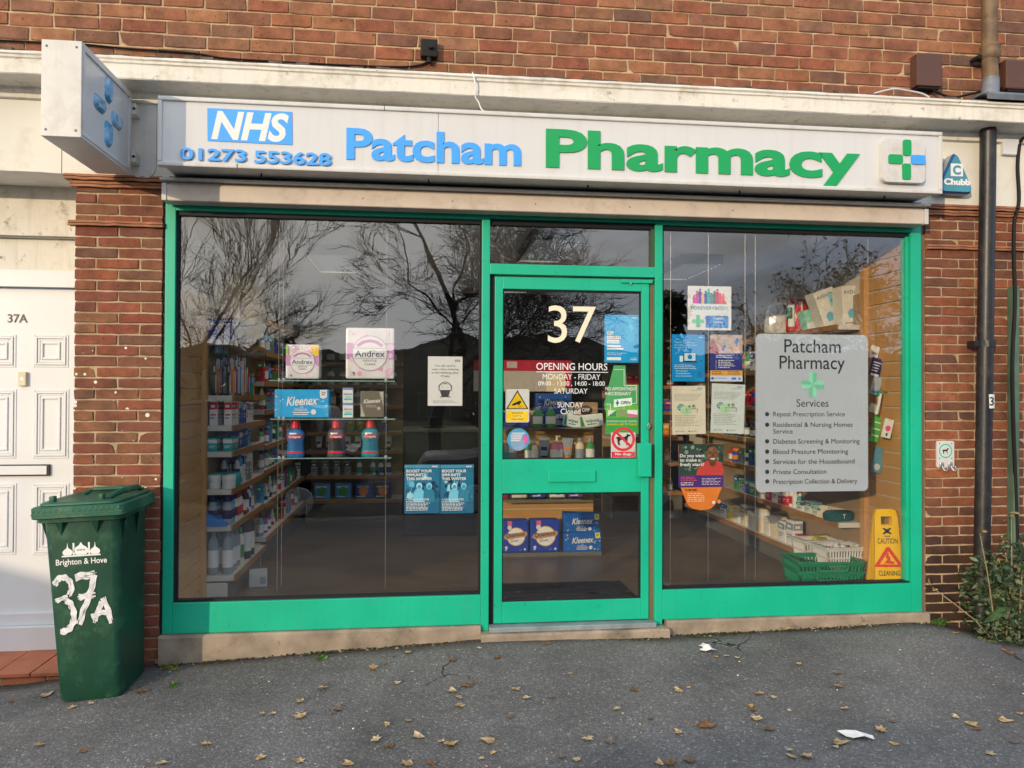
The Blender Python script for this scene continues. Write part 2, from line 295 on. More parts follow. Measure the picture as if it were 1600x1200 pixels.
class MB:
    def __init__(s): s.v, s.f, s.mi, s.mats = [], [], [], []
    def m(s, mt):
        if mt not in s.mats: s.mats.append(mt)
        return s.mats.index(mt)
    def add(s, vs, fs, mt):
        b = len(s.v); s.v += [tuple(q) for q in vs]; k = s.m(mt)
        for f in fs: s.f.append(tuple(b + i for i in f)); s.mi.append(k)
        return s
    def box(s, x0, x1, y0, y1, z0, z1, mt, ch=0.0):
        if ch <= 0:
            v = [(x, y, z) for z in (z0, z1) for y in (y0, y1) for x in (x0, x1)]
            return s.add(v, [(0, 2, 3, 1), (4, 5, 7, 6), (0, 1, 5, 4), (2, 6, 7, 3), (0, 4, 6, 2), (1, 3, 7, 5)], mt)
        bm = bmesh.new(); bmesh.ops.create_cube(bm, size=1)
        for q in bm.verts: q.co = ((x0 + x1) / 2 + q.co.x * (x1 - x0), (y0 + y1) / 2 + q.co.y * (y1 - y0), (z0 + z1) / 2 + q.co.z * (z1 - z0))
        bmesh.ops.bevel(bm, geom=bm.edges[:], offset=ch, segments=2, affect='EDGES', profile=0.6)
        return s.bm(bm, mt)
    def bm(s, bm, mt):
        bm.verts.index_update(); vs = [q.co[:] for q in bm.verts]; fs = [[q.index for q in f.verts] for f in bm.faces]; bm.free()
        return s.add(vs, fs, mt)
    def poly(s, pts, y, mt):
        """flat polygon in x,z facing -y"""
        a = sum(pts[i][0] * pts[(i + 1) % len(pts)][1] - pts[(i + 1) % len(pts)][0] * pts[i][1] for i in range(len(pts)))
        if a < 0: pts = pts[::-1]
        return s.add([(p[0], y, p[1]) for p in pts], [tuple(range(len(pts)))], mt)
    def rect(s, x0, z0, x1, z1, y, mt): return s.poly([(x0, z0), (x1, z0), (x1, z1), (x0, z1)], y, mt)
    def disc(s, cx, cz, r, y, mt, n=24, rz=None):
        return s.poly([(cx + r * math.cos(i * 2 * math.pi / n), cz + (rz or r) * math.sin(i * 2 * math.pi / n)) for i in range(n)], y, mt)
    def ring(s, cx, cz, r0, r1, y, mt, n=32):
        v = []; f = []
        for i in range(n):
            a = i * 2 * math.pi / n
            v += [(cx + r0 * math.cos(a), y, cz + r0 * math.sin(a)), (cx + r1 * math.cos(a), y, cz + r1 * math.sin(a))]
            j = (i + 1) % n; f.append((2 * i, 2 * i + 1, 2 * j + 1, 2 * j))
        return s.add(v, f, mt)
    def slab(s, pts, y0, y1, mt):
        """polygon in x,z given thickness from y0 (front) to y1"""
        a = sum(pts[i][0] * pts[(i + 1) % len(pts)][1] - pts[(i + 1) % len(pts)][0] * pts[i][1] for i in range(len(pts)))
        if a < 0: pts = pts[::-1]
        n = len(pts)
        v = [(p[0], y0, p[1]) for p in pts] + [(p[0], y1, p[1]) for p in pts]
        f = [tuple(range(n)), tuple(range(2 * n - 1, n - 1, -1))] + [(i, i + n, (i + 1) % n + n, (i + 1) % n) for i in range(n)]
        return s.add(v, f, mt)
    def text(s, st, x0, z0, x1=None, cap=None, mt=None, y=0, off=0.0, shear=0.0, align='l', deep=0.0, slope=0.0):
        """lettering facing -y: baseline z0, cap height, fitted from x0 to x1 (or natural width when x1 is None)"""
        vs, fs = text_mesh(st, off, shear)
        if not vs: return s
        mnx = min(v[0] for v in vs); mxx = max(v[0] for v in vs); kz = cap / CAPH
        if x1 is None:
            kx = kz; w = (mxx - mnx) * kx
            xs = x0 if align == 'l' else (x0 - w / 2 if align == 'c' else x0 - w)
        else: kx = (x1 - x0) / (mxx - mnx); xs = x0
        p = [(xs + (v[0] - mnx) * kx, z0 + v[1] * kz + slope * (v[0] - mnx) * kx) for v in vs]
        if deep <= 0: return s.add([(a, y, b) for a, b in p], fs, mt)
        n = len(p); ed = {}
        for f in fs:
            for i in range(len(f)):
                a, b = f[i], f[(i + 1) % len(f)]
                ed[(a, b)] = 1
        side = [(b, a, a + n, b + n) for (a, b) in ed if (b, a) not in ed]
        return s.add([(a, y, b) for a, b in p] + [(a, y + deep, b) for a, b in p], list(fs) + side, mt)
    def tube(s, pts, r, mt, n=8, cap=True):
        pts = [Vector(p) for p in pts]; rs = r if isinstance(r, (list, tuple)) else [r] * len(pts); v = []; f = []
        up = Vector((0.0123, 0.0317, 1)).normalized()
        for i, p in enumerate(pts):
            d = (pts[min(i + 1, len(pts) - 1)] - pts[max(i - 1, 0)]).normalized()
            a = d.cross(up if abs(d.dot(up)) < 0.95 else Vector((1, 0, 0))).normalized(); b = d.cross(a)
            for k in range(n):
                t = k * 2 * math.pi / n; v.append(p + (a * math.cos(t) + b * math.sin(t)) * rs[i])
        for i in range(len(pts) - 1):
            for k in range(n):
                j = (k + 1) % n; f.append((i * n + k, (i + 1) * n + k, (i + 1) * n + j, i * n + j))
        if cap: f += [tuple(range(n)), tuple(range(len(pts) * n - 1, (len(pts) - 1) * n - 1, -1))]
        return s.add(v, f, mt)
    def lathe(s, prof, cx, cy, mt, n=14, sx=1.0, sy=1.0):
        v = []; f = []
        for r, z in prof:
            for k in range(n):
                t = k * 2 * math.pi / n; v.append((cx + r * sx * math.cos(t), cy + r * sy * math.sin(t), z))
        for i in range(len(prof) - 1):
            for k in range(n):
                j = (k + 1) % n; f.append((i * n + k, i * n + j, (i + 1) * n + j, (i + 1) * n + k))
        f += [tuple(range(n - 1, -1, -1)), tuple(range((len(prof) - 1) * n, len(prof) * n))]
        return s.add(v, f, mt)
    def loft(s, secs, mt, cap=True):
        n = len(secs[0]); v = [q for sec in secs for q in sec]; f = []
        for i in range(len(secs) - 1):
            for k in range(n):
                j = (k + 1) % n; f.append((i * n + k, i * n + j, (i + 1) * n + j, (i + 1) * n + k))
        if cap: f += [tuple(range(n - 1, -1, -1)), tuple(range((len(secs) - 1) * n, len(secs) * n))]
        return s.add(v, f, mt)
    def stroke(s, pts, w, y, mt, fy=None, rag=0.15, strands=6):
        """a brush stroke on a face looking to -y, laid as slightly ragged strands"""
        P = []
        for i in range(len(pts) - 1):
            for k in range(6):
                t = k / 6; P.append((pts[i][0] * (1 - t) + pts[i + 1][0] * t, pts[i][1] * (1 - t) + pts[i + 1][1] * t))
        P.append(pts[-1]); n = len(P); nrm = []
        for i in range(n):
            dx = P[min(i + 2, n - 1)][0] - P[max(i - 2, 0)][0]; dz = P[min(i + 2, n - 1)][1] - P[max(i - 2, 0)][1]; l = math.hypot(dx, dz) or 1; nrm.append((-dz / l, dx / l))
        for st in range(strands):
            a = random.choice((0, 0, 1)); b = n - random.choice((0, 0, 1, 2)); f1, f2 = random.uniform(0, 6), random.uniform(0, 6); v = []; f = []
            o0, o1 = (st / strands - 0.5) * w, ((st + 1) / strands - 0.5) * w + w * .02
            thin = random.random() < .3
            for i in range(a, b):
                q = w / strands * rag
                e0 = q * math.sin(i * .9 + f1) * (1 if st == 0 else .25); e1 = q * math.sin(i * .8 + f2) * (1 if st == strands - 1 else .25)
                if thin and math.sin(i * .55 + f1) > .3: e1 -= w / strands * .55
                for o in (o0 + e0, o1 + e1):
                    x = P[i][0] + nrm[i][0] * o; z = P[i][1] + nrm[i][1] * o
                    v.append((x, (fy(z) if fy else 0) + y - st * 0.0001, z))
            for i in range((b - a) - 1): f.append((2 * i, 2 * i + 1, 2 * i + 3, 2 * i + 2))
            s.add(v, f, mt)
        return s
    def build(s, name, parent=None, loc=(0, 0, 0), rot=(0, 0, 0), smooth=0, flip=True):
        me = bpy.data.meshes.new(name); me.from_pydata(s.v, [], s.f); me.polygons.foreach_set('material_index', s.mi)
        for q in s.mats: me.materials.append(q)
        if flip is True and len(s.f) < 30000: pass
        me.update()
        if smooth:
            for p in me.polygons: p.use_smooth = True
            try: me.set_sharp_from_angle(angle=math.radians(smooth))
            except Exception: pass
        o = bpy.data.objects.new(name, me); C.objects.link(o); o.location = loc; o.rotation_euler = rot
        if parent: o.parent = parent
        return o

def tag(o, label, cat, group=None, kind=None):
    if label: o['label'] = label
    if cat: o['category'] = cat
    if group: o['group'] = group
    if kind: o['kind'] = kind
    return o
def thing(name, label, cat, loc=(0, 0, 0), rot=(0, 0, 0), group=None):
    o = bpy.data.objects.new(name, None); C.objects.link(o); o.location = loc; o.rotation_euler = rot; o.empty_display_size = 0.1
    return tag(o, label, cat, group)
def rrect(x0, z0, x1, z1, r, n=5):
    p = []
    for cx, cz, a in ((x1 - r, z1 - r, 0), (x0 + r, z1 - r, 90), (x0 + r, z0 + r, 180), (x1 - r, z0 + r, 270)):
        for i in range(n + 1):
            t = math.radians(a + 90 * i / n); p.append((cx + r * math.cos(t), cz + r * math.sin(t)))
    return p

# ------------------------------------------------------------------ ground, road, hill
def lerp_tab(x, tab):
    if x <= tab[0][0]: return tab[0][1]
    for (a, u), (b, v) in zip(tab, tab[1:]):
        if x <= b: return u + (v - u) * (x - a) / (b - a)
    return tab[-1][1]
GTAB = [(-7, -0.50), (-2.6, -0.225), (-2.1, -0.198), (-1.39, -0.122), (-0.6, -0.078), (0.34, -0.043), (1.45, -0.052), (3.09, -0.026), (3.4, -0.10), (4.2, -0.22), (7, -0.40)]
def ground_z(x, y):
    w = lerp_tab(x, GTAB); pl = -0.075 + 0.012 * (x - 0.8) - (0.010 * max(0, x - 2.2) ** 2 if x < 6 else 0.144)
    t = min(1, max(0, -y / 1.6)); t = t * t * (3 - 2 * t)
    return w * (1 - t) + pl * t + 0.045 * min(0, y)
def on_ground(px, py):
    d = ray(px, py); t = 2.5
    for _ in range(60):
        p = Vector(CAM) + d * (t / FPX)
        t += (p.z - ground_z(p.x, p.y)) / max(0.02, -d.z / FPX) * 0.7
    return Vector(CAM) + d * (t / FPX)
xs = [-40, -20, -12, -8] + [-6 + 0.15 * i for i in range(0, 94)] + [9, 14, 24, 45]
ys = [0.06, 0.0] + [-0.12 * i for i in range(1, 40)] + [-5.2, -5.7, -6.2]
mb = MB()
v = [(x, y, ground_z(x, y) + 0.006 * math.sin(x * 2.3 + y) * math.cos(y * 1.7)) for y in ys for x in xs]; nx = len(xs)
mb.add(v, [(j * nx + i, (j + 1) * nx + i, (j + 1) * nx + i + 1, j * nx + i + 1) for j in range(len(ys) - 1) for i in range(nx - 1)], asphalt_mat())
mb.build('pavement', smooth=60)['kind'] = 'structure'
KZ = -0.36
mb = MB(); mb.box(-60, 60, -6.36, -6.2, KZ - 0.3, KZ, M['concrete']); mb.build('kerb')['kind'] = 'structure'
road_m = mat('road_asphalt', (0.05, 0.05, 0.052), 0.85, 0.3, 0, 0.25, 2)
mb = MB(); mb.add([(-60, -13.5, KZ - .12), (60, -13.5, KZ - .12), (60, -6.36, KZ - .12), (-60, -6.36, KZ - .12)], [(0, 1, 2, 3)], road_m); mb.build('road')['kind'] = 'structure'
turf = mat('verge_turf', (0.035, 0.05, 0.018), 0.95, 0.1, 0, 0.5, 1.5)
mb = MB(); mb.add([(-60, -46, -.5), (60, -46, -.5), (60, -13.5, KZ - .02), (-60, -13.5, KZ - .02), (-60, -13.5, KZ - .2), (60, -13.5, KZ - .2)], [(0, 1, 2, 3), (3, 2, 5, 4)], turf); mb.build('grass_verge')['kind'] = 'structure'
mb = MB(); HN = 260; v = []; f = []
for j in range(9):
    for i in range(HN + 1):
        x = -240 + 480 * i / HN; y = -46 - 18 * j
        h = -0.5 + (j / 8) ** 0.8 * (11.5 + 2.5 * math.sin(x * 0.021 + 1) + 1.6 * math.sin(x * 0.07) + 0.8 * math.sin(x * 0.23))
        if j > 2: h += random.uniform(-.5, .9) * j / 8
        v.append((x, y, h))
for j in range(8):
    for i in range(HN): a = j * (HN + 1) + i; f.append((a, a + 1, a + HN + 2, a + HN + 1))
mb.add(v, f, M['hill']); mb.build('hill')['kind'] = 'structure'

# ------------------------------------------------------------------ the shop building
B = thing('shop_building', 'red brick shop building with a green framed shopfront under white fascia and cornice', 'building', (0.8, 0, 0))
def part(mb, name, parent=B, smooth=0):
    """parts are modelled in world measures; the building's own origin is (0.8,0,0)"""
    mb.v = [(a - parent_off(parent)[0], b - parent_off(parent)[1], c - parent_off(parent)[2]) for a, b, c in mb.v]
    return mb.build(name, parent, smooth=smooth)
def parent_off(p):
    o = Vector((0, 0, 0))
    while p is not None: o += p.location; p = p.parent
    return o
def brick(mb, x0, x1, z0, z1, y, mt, rnd, face='y', dep=0.012):
    """one brick: uneven arrises round a slightly proud face"""
    n = max(3, int((x1 - x0) / 0.035)); j = lambda a: rnd.uniform(-a, a)
    tilt = j(0.0022); yo = j(0.0022)
    low = [(x0 + (x1 - x0) * i / n, z0 + j(.0016)) for i in range(n + 1)]; top = [(x1 - (x1 - x0) * i / n, z1 + j(.0016)) for i in range(n + 1)]
    for c in (0, n): low[c] = (low[c][0] + j(.003), low[c][1] + abs(j(.003)) ); top[c] = (top[c][0] + j(.003), top[c][1] - abs(j(.003)))
    if rnd.random() < .05:
        c = rnd.choice((0, n)); q = rnd.choice((low, top)); q[c] = (q[c][0] + (x0 + x1 - 2 * q[c][0]) * rnd.uniform(.03, .08), q[c][1] + (z0 + z1 - 2 * q[c][1]) * rnd.uniform(.1, .3))
    P = low + top; cx, cz = (x0 + x1) / 2, (z0 + z1) / 2; k = len(P); e = 0.0032
    ins = [(a + (e if a < cx else -e) * (1 if abs(a - cx) > (x1 - x0) * .46 else 0), b + (e if b < cz else -e)) for a, b in P]
    v = [(a, y + dep, b) for a, b in P] + [(a, y + 0.0025, b) for a, b in P] + [(a, y + yo + tilt * (a - cx) / (x1 - x0), b) for a, b in ins]
    f = [(i + q * k, (i + 1) % k + q * k, (i + 1) % k + (q + 1) * k, i + (q + 1) * k) for q in (0, 1) for i in range(k)] + [tuple(range(2 * k, 3 * k))]
    mb.add(v, f, mt)

# upper wall: stretcher bond
rnd = random.Random(3)
mb = MB(); L, H, J = 0.2315, 0.0765, 0.0095
for r in range(15):
    z = 3.142 + r * H; x = -3.75 - (L / 2 if r % 2 else 0) + rnd.uniform(-.015, .015)
    while x < 6.2:
        w = L + rnd.uniform(-.007, .007)
        if rnd.random() < .04: w = L / 2
        brick(mb, x, x + w - J, z + rnd.uniform(-.002, .002), z + H - J + rnd.uniform(-.002, .002), 0.0, BR_UP, rnd); x += w
mb.box(-3.9, 6.4, 0.0065, 0.25, 3.08, 3.142 + 15 * H, M['mortar'])
part(mb, 'upper_wall')

def pier(name, x0, x1, z0, z1, mt, pattern, seed):
    rnd = random.Random(seed); mb = MB(); H, J = 0.0597, 0.009; z = z1 - H; r = 0
    skip = []
    while z > z0 - H:
        x = x0; w_ = pattern(r); i = 0
        while x < x1 - 0.01:
            w = min(w_[i % len(w_)] + rnd.uniform(-.004, .004), x1 - x)
            if x1 - (x + w) < 0.03: w = x1 - x
            brick(mb, x, x + w - J * (0 if x + w > x1 - .002 else 1), z + rnd.uniform(-.001, .001), z + H - J, 0.0, mt, rnd, dep=0.012); x += w; i += 1
        z -= H; r += 1
    mb.box(x0 + .004, x1 - .004, 0.0055, 0.22, z0, z1, M['mortar_dark'])
    # return into the reveal
    return part(mb, name)
PL = pier('left_pier', -1.888, -1.431, -0.32, 2.53, BR_L, lambda r: (0.2285, 0.2285) if r % 2 == 0 else (0.114, 0.2285, 0.114), 11)
PR = pier('right_pier', 3.122, 5.2, -0.35, 2.53, BR_R, lambda r: (0.112, 0.225) if r % 2 == 0 else (0.225, 0.112), 12)
def bands(parent, x0, x1, rows, left_over=0.0):
    for z, out_, h, lo in rows:
        mb = MB(); rnd = random.Random(int(z * 1000)); x = x0 - lo; n = int((x1 - x0) / .045)
        top = []; 
        secs = []
        for i in range(n + 1):
            xx = x0 - lo + (x1 - x0 + lo) * i / n; o = out_ + rnd.uniform(-.005, .003); dz = rnd.uniform(-.003, .003)
            secs.append([(xx, 0.02, z + dz), (xx, -o, z + dz), (xx, -o, z + h * .42 + dz), (xx, -o + .008, z + h * .5 + dz), (xx, -o, z + h * .58 + dz), (xx, -o + .004, z + h), (xx, .02, z + h)])
        mb.loft(secs, M['terra'])
        part(mb, 'terracotta_band', parent)
bands(PL, -1.888, -1.425, [(2.533, .035, .03, .05), (2.497, .022, .03, .025), (2.285, .025, .026, .03)])
bands(PR, 3.122, 3.9, [(2.533, .030, .03, 0), (2.497, .020, .03, 0), (2.285, .022, .026, 0)])

# cornice and fascia
mb = MB(); prof = [(-0.03, 2.955), (-0.045, 2.96), (-0.045, 2.98), (-0.06, 2.995), (-0.06, 3.01), (-0.085, 3.02), (-0.215, 3.02), (-0.22, 3.025), (-0.22, 3.098), (-0.228, 3.104), (-0.228, 3.116), (-0.236, 3.122), (-0.236, 3.130), (-0.222, 3.140), (0.01, 3.146), (0.01, 2.955)]
rnd = random.Random(5); secs = []
n = 150
for i in range(n + 1):
    x = -3.9 + 10.2 * i / n
    secs.append([(x, a + rnd.uniform(-.0012, .0012), b + rnd.uniform(-.0016, .0016)) for a, b in prof])
mb.loft(secs, M['cream'])
cornice = part(mb, 'cornice', smooth=25)
mb = MB()                                       # dark weathered joint along the top of the cornice
for i in range(140):
    x = -3.9 + i * .0715; mb.box(x, x + .0715, -0.195 + rnd.uniform(-.03, .01), 0.012, 3.132, 3.149 + rnd.uniform(0, .010), mat('weathered_cement', (.13, .10, .075), .95, .1, 0, .4, 25, .8, 60, dirt=((.035, .03, .025), .8, 9)))
part(mb, 'weathered_joint', cornice)
mb = MB()
mb.box(-1.95, 6.3, -0.022, 0.18, 2.562, 2.962, M['white_wall'])
mb.slab([(-3.9, 2.575), (-2.07, 2.566), (-1.98, 2.562), (-1.955, 2.562), (-1.955, 2.962), (-3.9, 2.962)], -0.022, 0.42, M['white_wall'])
part(mb, 'fascia_board')

# neighbouring entrance 37A: recess, transom panel, door, step
mb = MB()
mb.box(-3.9, -1.95, 0.30, 0.42, 2.28, 2.566, M['cream']); mb.box(-3.9, -1.888, 0.36, 0.44, 2.02, 2.30, M['cream'])
mb.box(-3.9, -1.888, 0.325, 0.36, 2.275, 2.30, M['cream'])
part(mb, 'entrance_soffit')
mb = MB(); mb.box(-3.9, -1.889, 0.38, 0.46, 2.12, 2.28, M['cream']); mb.rect(-3.9, 2.09, -1.9, 2.12, .372, M['groove']); mb.box(-3.9, -1.889, 0.374, 0.46, 2.087, 2.12, mat('frosted_strip', (0.5, 0.46, 0.38), 0.5, 0.5, 0, 0.35, 90))
mb.box(-3.9, -1.889, 0.355, 0.46, 1.99, 2.085, M['white_door'])
part(mb, 'transom_panel')
FD = MB(); FD.box(-2.80, -1.90, 0.40, 0.45, 0.0, 1.985, M['white_door']); FD.box(-3.9, -2.80, 0.38, .46, -.1, 1.99, M['white_wall']); fd = part(FD, 'front_door')
def molding(mb, x0, x1, z0, z1, y):
    for i, (o, dep) in enumerate(((0, .004), (.014, .010), (.028, .004), (.046, .009))):
        for a, b, c, d in ((x0 + o, x0 + o + .012, z0 + o, z1 - o), (x1 - o - .012, x1 - o, z0 + o, z1 - o), (x0 + o + .012, x1 - o - .012, z0 + o, z0 + o + .012), (x0 + o + .012, x1 - o - .012, z1 - o - .012, z1 - o)):
            mb.box(a, b, y - dep, y + .002, c, d, M['white_door'], 0.0025)
for (l, t_, r_, b_) in ((-30, 522, 25, 574), (52, 522, 107, 574), (-30, 608, 25, 716), (52, 608, 107, 716), (-30, 755, 25, 866), (52, 755, 107, 866)):
    a = at(l, t_, .4); b2 = at(r_, b_, .4); mb = MB(); molding(mb, a.x, b2.x, b2.z, a.z, .4); part(mb, 'door_panel', fd)
a = at(12, 491, .398); b2 = at(43, 504, .398); mb = MB(); mb.text('37A', a.x, b2.z, b2.x, a.z - b2.z, M['black'], .397, off=.012, deep=.003); part(mb, 'door_number', fd)
a = at(-40, 726, .4); b2 = at(79, 743, .4); mb = MB(); mb.box(a.x, b2.x, .385, .4, b2.z, a.z, M['black'], .003); mb.box(a.x + .01, b2.x - .014, .380, .386, b2.z + .008, a.z - .008, M['white_door'], .002); part(mb, 'letter_plate', fd)
a = at(31, 581, .4); b2 = at(43, 603, .4); mb = MB(); mb.box(a.x, b2.x, .378, .4, b2.z, a.z, mat('bell_cream', (.62, .56, .4), .4), .004); mb.disc((a.x + b2.x) / 2, (a.z + b2.z) / 2, .008, .3775, M['steel']); part(mb, 'door_bell', fd)
mb = MB(); mb.box(-2.80, -1.90, .375, .40, 0.0, .075, M['white_door'], .006); mb.box(-3.9, -1.89, .34, .45, -.17, 0.0, M['white_door'], .004); part(mb, 'threshold', fd)
mb = MB(); zs = -.135
for i in range(9):
    x = -3.55 + i * .185; mb.box(x, x + .179, -.05, .37, zs - .02, zs + rnd.uniform(-.001, .001), M['tile'], .003)
for i in range(8):
    x = -3.4 + i * .235; mb.box(x, min(x + .222, -1.895), -.035, .0, zs - .10, zs - .028, M['tile'], .003)
mb.box(-3.7, -1.89, -.025, .40, -.5, zs - .02, M['mortar_dark'])
part(mb, 'door_step')

# shopfront: concrete sill, frame, panes, door
mb = MB(); rnd = random.Random(9)
for x0, x1, y0, z1 in ((-1.425, 0.345, -.03, 0.034), (0.345, 1.452, -.075, -0.004), (1.452, 3.122, -.03, 0.029)):
    n = 24; secs = []
    for i in range(n + 1):
        x = x0 + (x1 - x0) * i / n; j = lambda: rnd.uniform(-.004, .004); zt = z1 - (0.03 if x0 < 0 and False else 0)
        secs.append([(x, .2, -.45), (x, y0 + j(), -.45), (x, y0 + j(), zt - .012), (x, y0 + .01, zt + j() * .3), (x, .2, zt)])
    mb.loft(secs, M['concrete'])
part(mb, 'concrete_sill', smooth=30)
FR = MB(); G = M['green']; T = 2.424
def bar(mb, x0, x1, z0, z1, y0=0.0, y1=0.075, c=.0035): mb.box(x0, x1, y0, y1, z0, z1, G, c)
bar(FR, -1.416, -1.362, 0.036, T); bar(FR, 3.022, 3.092, 0.028, T)
bar(FR, 0.346, 0.393, -0.002, T); bar(FR, 1.384, 1.430, 0.000, T)
for x0, x1, zl in ((-1.362, 0.346, 0.036), (1.430, 3.022, 0.030)):
    bar(FR, x0, x1, 2.385, T); bar(FR, x0, x1, zl, 0.205)
    FR.box(x0 + .002, x1 - .002, .018, .07, 2.362, 2.385, M['seal']); FR.box(x0 + .002, x1 - .002, .02, .07, .205, .216, M['seal'])
    FR.box(x0, x0 + .012, .02, .07, .216, 2.362, M['seal']); FR.box(x1 - .012, x1, .02, .07, .216, 2.362, M['seal'])
FR.box(3.000, 3.022, .018, .075, .216, 2.362, G, .003)
bar(FR, 0.393, 1.384, 2.394, T); bar(FR, 0.393, 1.384, 2.068, 2.130)
FR.box(0.393, 1.384, .018, .07, 2.36, 2.394, M['seal']); FR.box(1.362, 1.384, .015, .075, 2.13, 2.36, mat('frame_gap_strip', (.05, .09, .05), .6))  # dark green filler strip beside the transom pane
FR.box(-1.431, -1.416, .012, .1, -.1, T, M['seal']); FR.box(3.092, 3.122, .02, .1, -.1, T, mat('sealant', (.16, .12, .09), .9))
fr = part(FR, 'shopfront_frame')
def pane(name, x0, x1, z0, z1, y, parent=fr):
    mb = MB(); mb.box(x0, x1, y, y + .006, z0, z1, M['glass']); return part(mb, name, parent)
pane('window_pane', -1.352, 0.336, 0.214, 2.364, .040); pane('window_pane', 1.440, 3.001, 0.214, 2.364, .040); pane('window_pane', 0.393, 1.363, 2.13, 2.362, .040)
DR = MB(); dx0, dx1 = 0.424, 1.352
def dbar(x0, x1, z0, z1, c=.003): DR.box(x0, x1, .018, .062, z0, z1, G, c)
dbar(dx0, 0.472, 0.032, 2.058); dbar(1.305, dx1, 0.032, 2.058)
dbar(.472, 1.305, 1.986, 2.058); dbar(.472, 1.305, .788, .986); dbar(.472, 1.305, .032, .154)
for z0, z1 in ((.986, 1.986), (.154, .788)):
    DR.box(.472, .478, .03, .06, z0, z1, M['seal']); DR.box(1.299, 1.305, .03, .06, z0, z1, M['seal']); DR.box(.478, 1.299, .03, .06, z1 - .01, z1, M['seal']); DR.box(.478, 1.299, .03, .06, z0, z0 + .005, M['seal'])
DR.box(.3935, .424, .03, .08, .0, 2.068, M['seal']); DR.box(1.352, 1.3835, .03, .08, .0, 2.068, mat('door_gap', (.16, .12, .07), .8))
dr = part(DR, 'shop_door')
pane('door_pane', .477, 1.300, .99, 1.98, .042, dr); pane('door_pane', .477, 1.300, .157, .785, .042, dr)
a = at(857, 736, .0); b2 = at(931, 753, .0); mb = MB(); mb.box(a.x, b2.x, .004, .018, b2.z, a.z, G, .004); part(mb, 'letter_plate', dr)
a = at(998, 693, -.03); b2 = at(1018, 745, -.03); mb = MB(); mb.box(a.x, b2.x, -.03, .018, b2.z, a.z, G, .004); part(mb, 'lock_box', dr)
a = at(1014, 666, 0.01); mb = MB(); mb.lathe([(.011, -.008), (.011, .004), (.008, .008)], 0, 0, M['steel'], 12); mb.v = [(a.x + p[0], .014 - p[2], a.z + p[1] * 1.6) for p in mb.v]; part(mb, 'keyhole', dr)
mb = MB(); mb.box(1.18, 1.37, .006, .018, 2.034, 2.056, G, .002); mb.lathe([(.006, 0), (.006, .006)], 0, 0, M['steel'], 8); mb.v[-16:] = [(1.235 + p[0], .008 - p[2], 2.03 + p[1]) for p in mb.v[-16:]]; part(mb, 'pivot_plate', dr)
mb = MB(); mb.box(.395, 1.382, -.045, .075, -.003, .026, mat('sill_grey', (.26, .29, .31), .5, .5, .2, .2, 12), .004); part(mb, 'threshold', dr)
# lettering on the door glass (vinyl on its outer face)
def vin(parts, mt, name='vinyl_lettering', y=.0405):
    mb = MB()
    for st, l, r_, base, cap, off in parts:
        a = at(l, base, y); b2 = at(r_, base, y); c = at((l + r_) / 2, base - cap, y)
        mb.text(st, a.x, (a.z + b2.z) / 2, b2.x, c.z - (a.z + b2.z) / 2, mt, y, off)
    return part(mb, name, dr)
vin([('3', 856, 886, 535, 57, .0), ('7', 895, 931, 535, 56, .0)], M['vinyl'], 'door_number', .0395)
a = at(838, 581, .0395); b2 = at(950, 579.6, .0395)
mbv = [('OPENING HOURS', 838, 949, 578, 10.5, .004), ('MONDAY - FRIDAY', 848, 938, 593, 8.5, 0), ('09:00 - 13:00 , 14:00 - 18:00', 841, 945, 602.5, 6.8, .004), ('SATURDAY', 866, 918, 615, 8, 0), ('SUNDAY', 871, 911, 636.5, 8, 0), ('Closed', 876, 907, 647, 8.5, 0)]
for q in mbv: vin([q], M['vinylw'], 'opening_hours', .0395)
mb = MB(); mb.rect(a.x, a.z - .002, b2.x, a.z + .002, .0395, M['vinylw']); part(mb, 'underline', dr)

# shop interior shell
mb = MB(); mb.box(-1.62, -1.40, .222, 4.35, -.1, 2.62, M['inner']); mb.box(-1.62, -1.419, .1, .222, -.1, 2.62, M['inner']); part(mb, 'left_party_wall')
mb = MB(); mb.box(3.06, 3.28, .23, 4.35, -.1, 2.62, M['inner']); part(mb, 'right_party_wall')
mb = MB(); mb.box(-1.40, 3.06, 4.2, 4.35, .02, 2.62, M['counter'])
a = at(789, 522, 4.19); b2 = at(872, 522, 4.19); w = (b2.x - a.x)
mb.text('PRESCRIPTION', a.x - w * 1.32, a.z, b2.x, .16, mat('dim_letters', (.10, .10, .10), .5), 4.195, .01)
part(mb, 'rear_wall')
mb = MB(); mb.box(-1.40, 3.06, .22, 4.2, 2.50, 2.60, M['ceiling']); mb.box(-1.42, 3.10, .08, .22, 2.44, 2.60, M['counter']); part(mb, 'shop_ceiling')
mb = MB(); mb.box(-1.40, 3.06, .20, 4.2, -.1, .022, M['floor']); mb.box(-1.36, 3.02, .08, .20, -.1, .02, M['floor'])
for y in (0.95, 1.75, 2.55, 3.35): mb.box(-1.40, 3.06, y, y + .004, .0222, .0228, M['counter'])
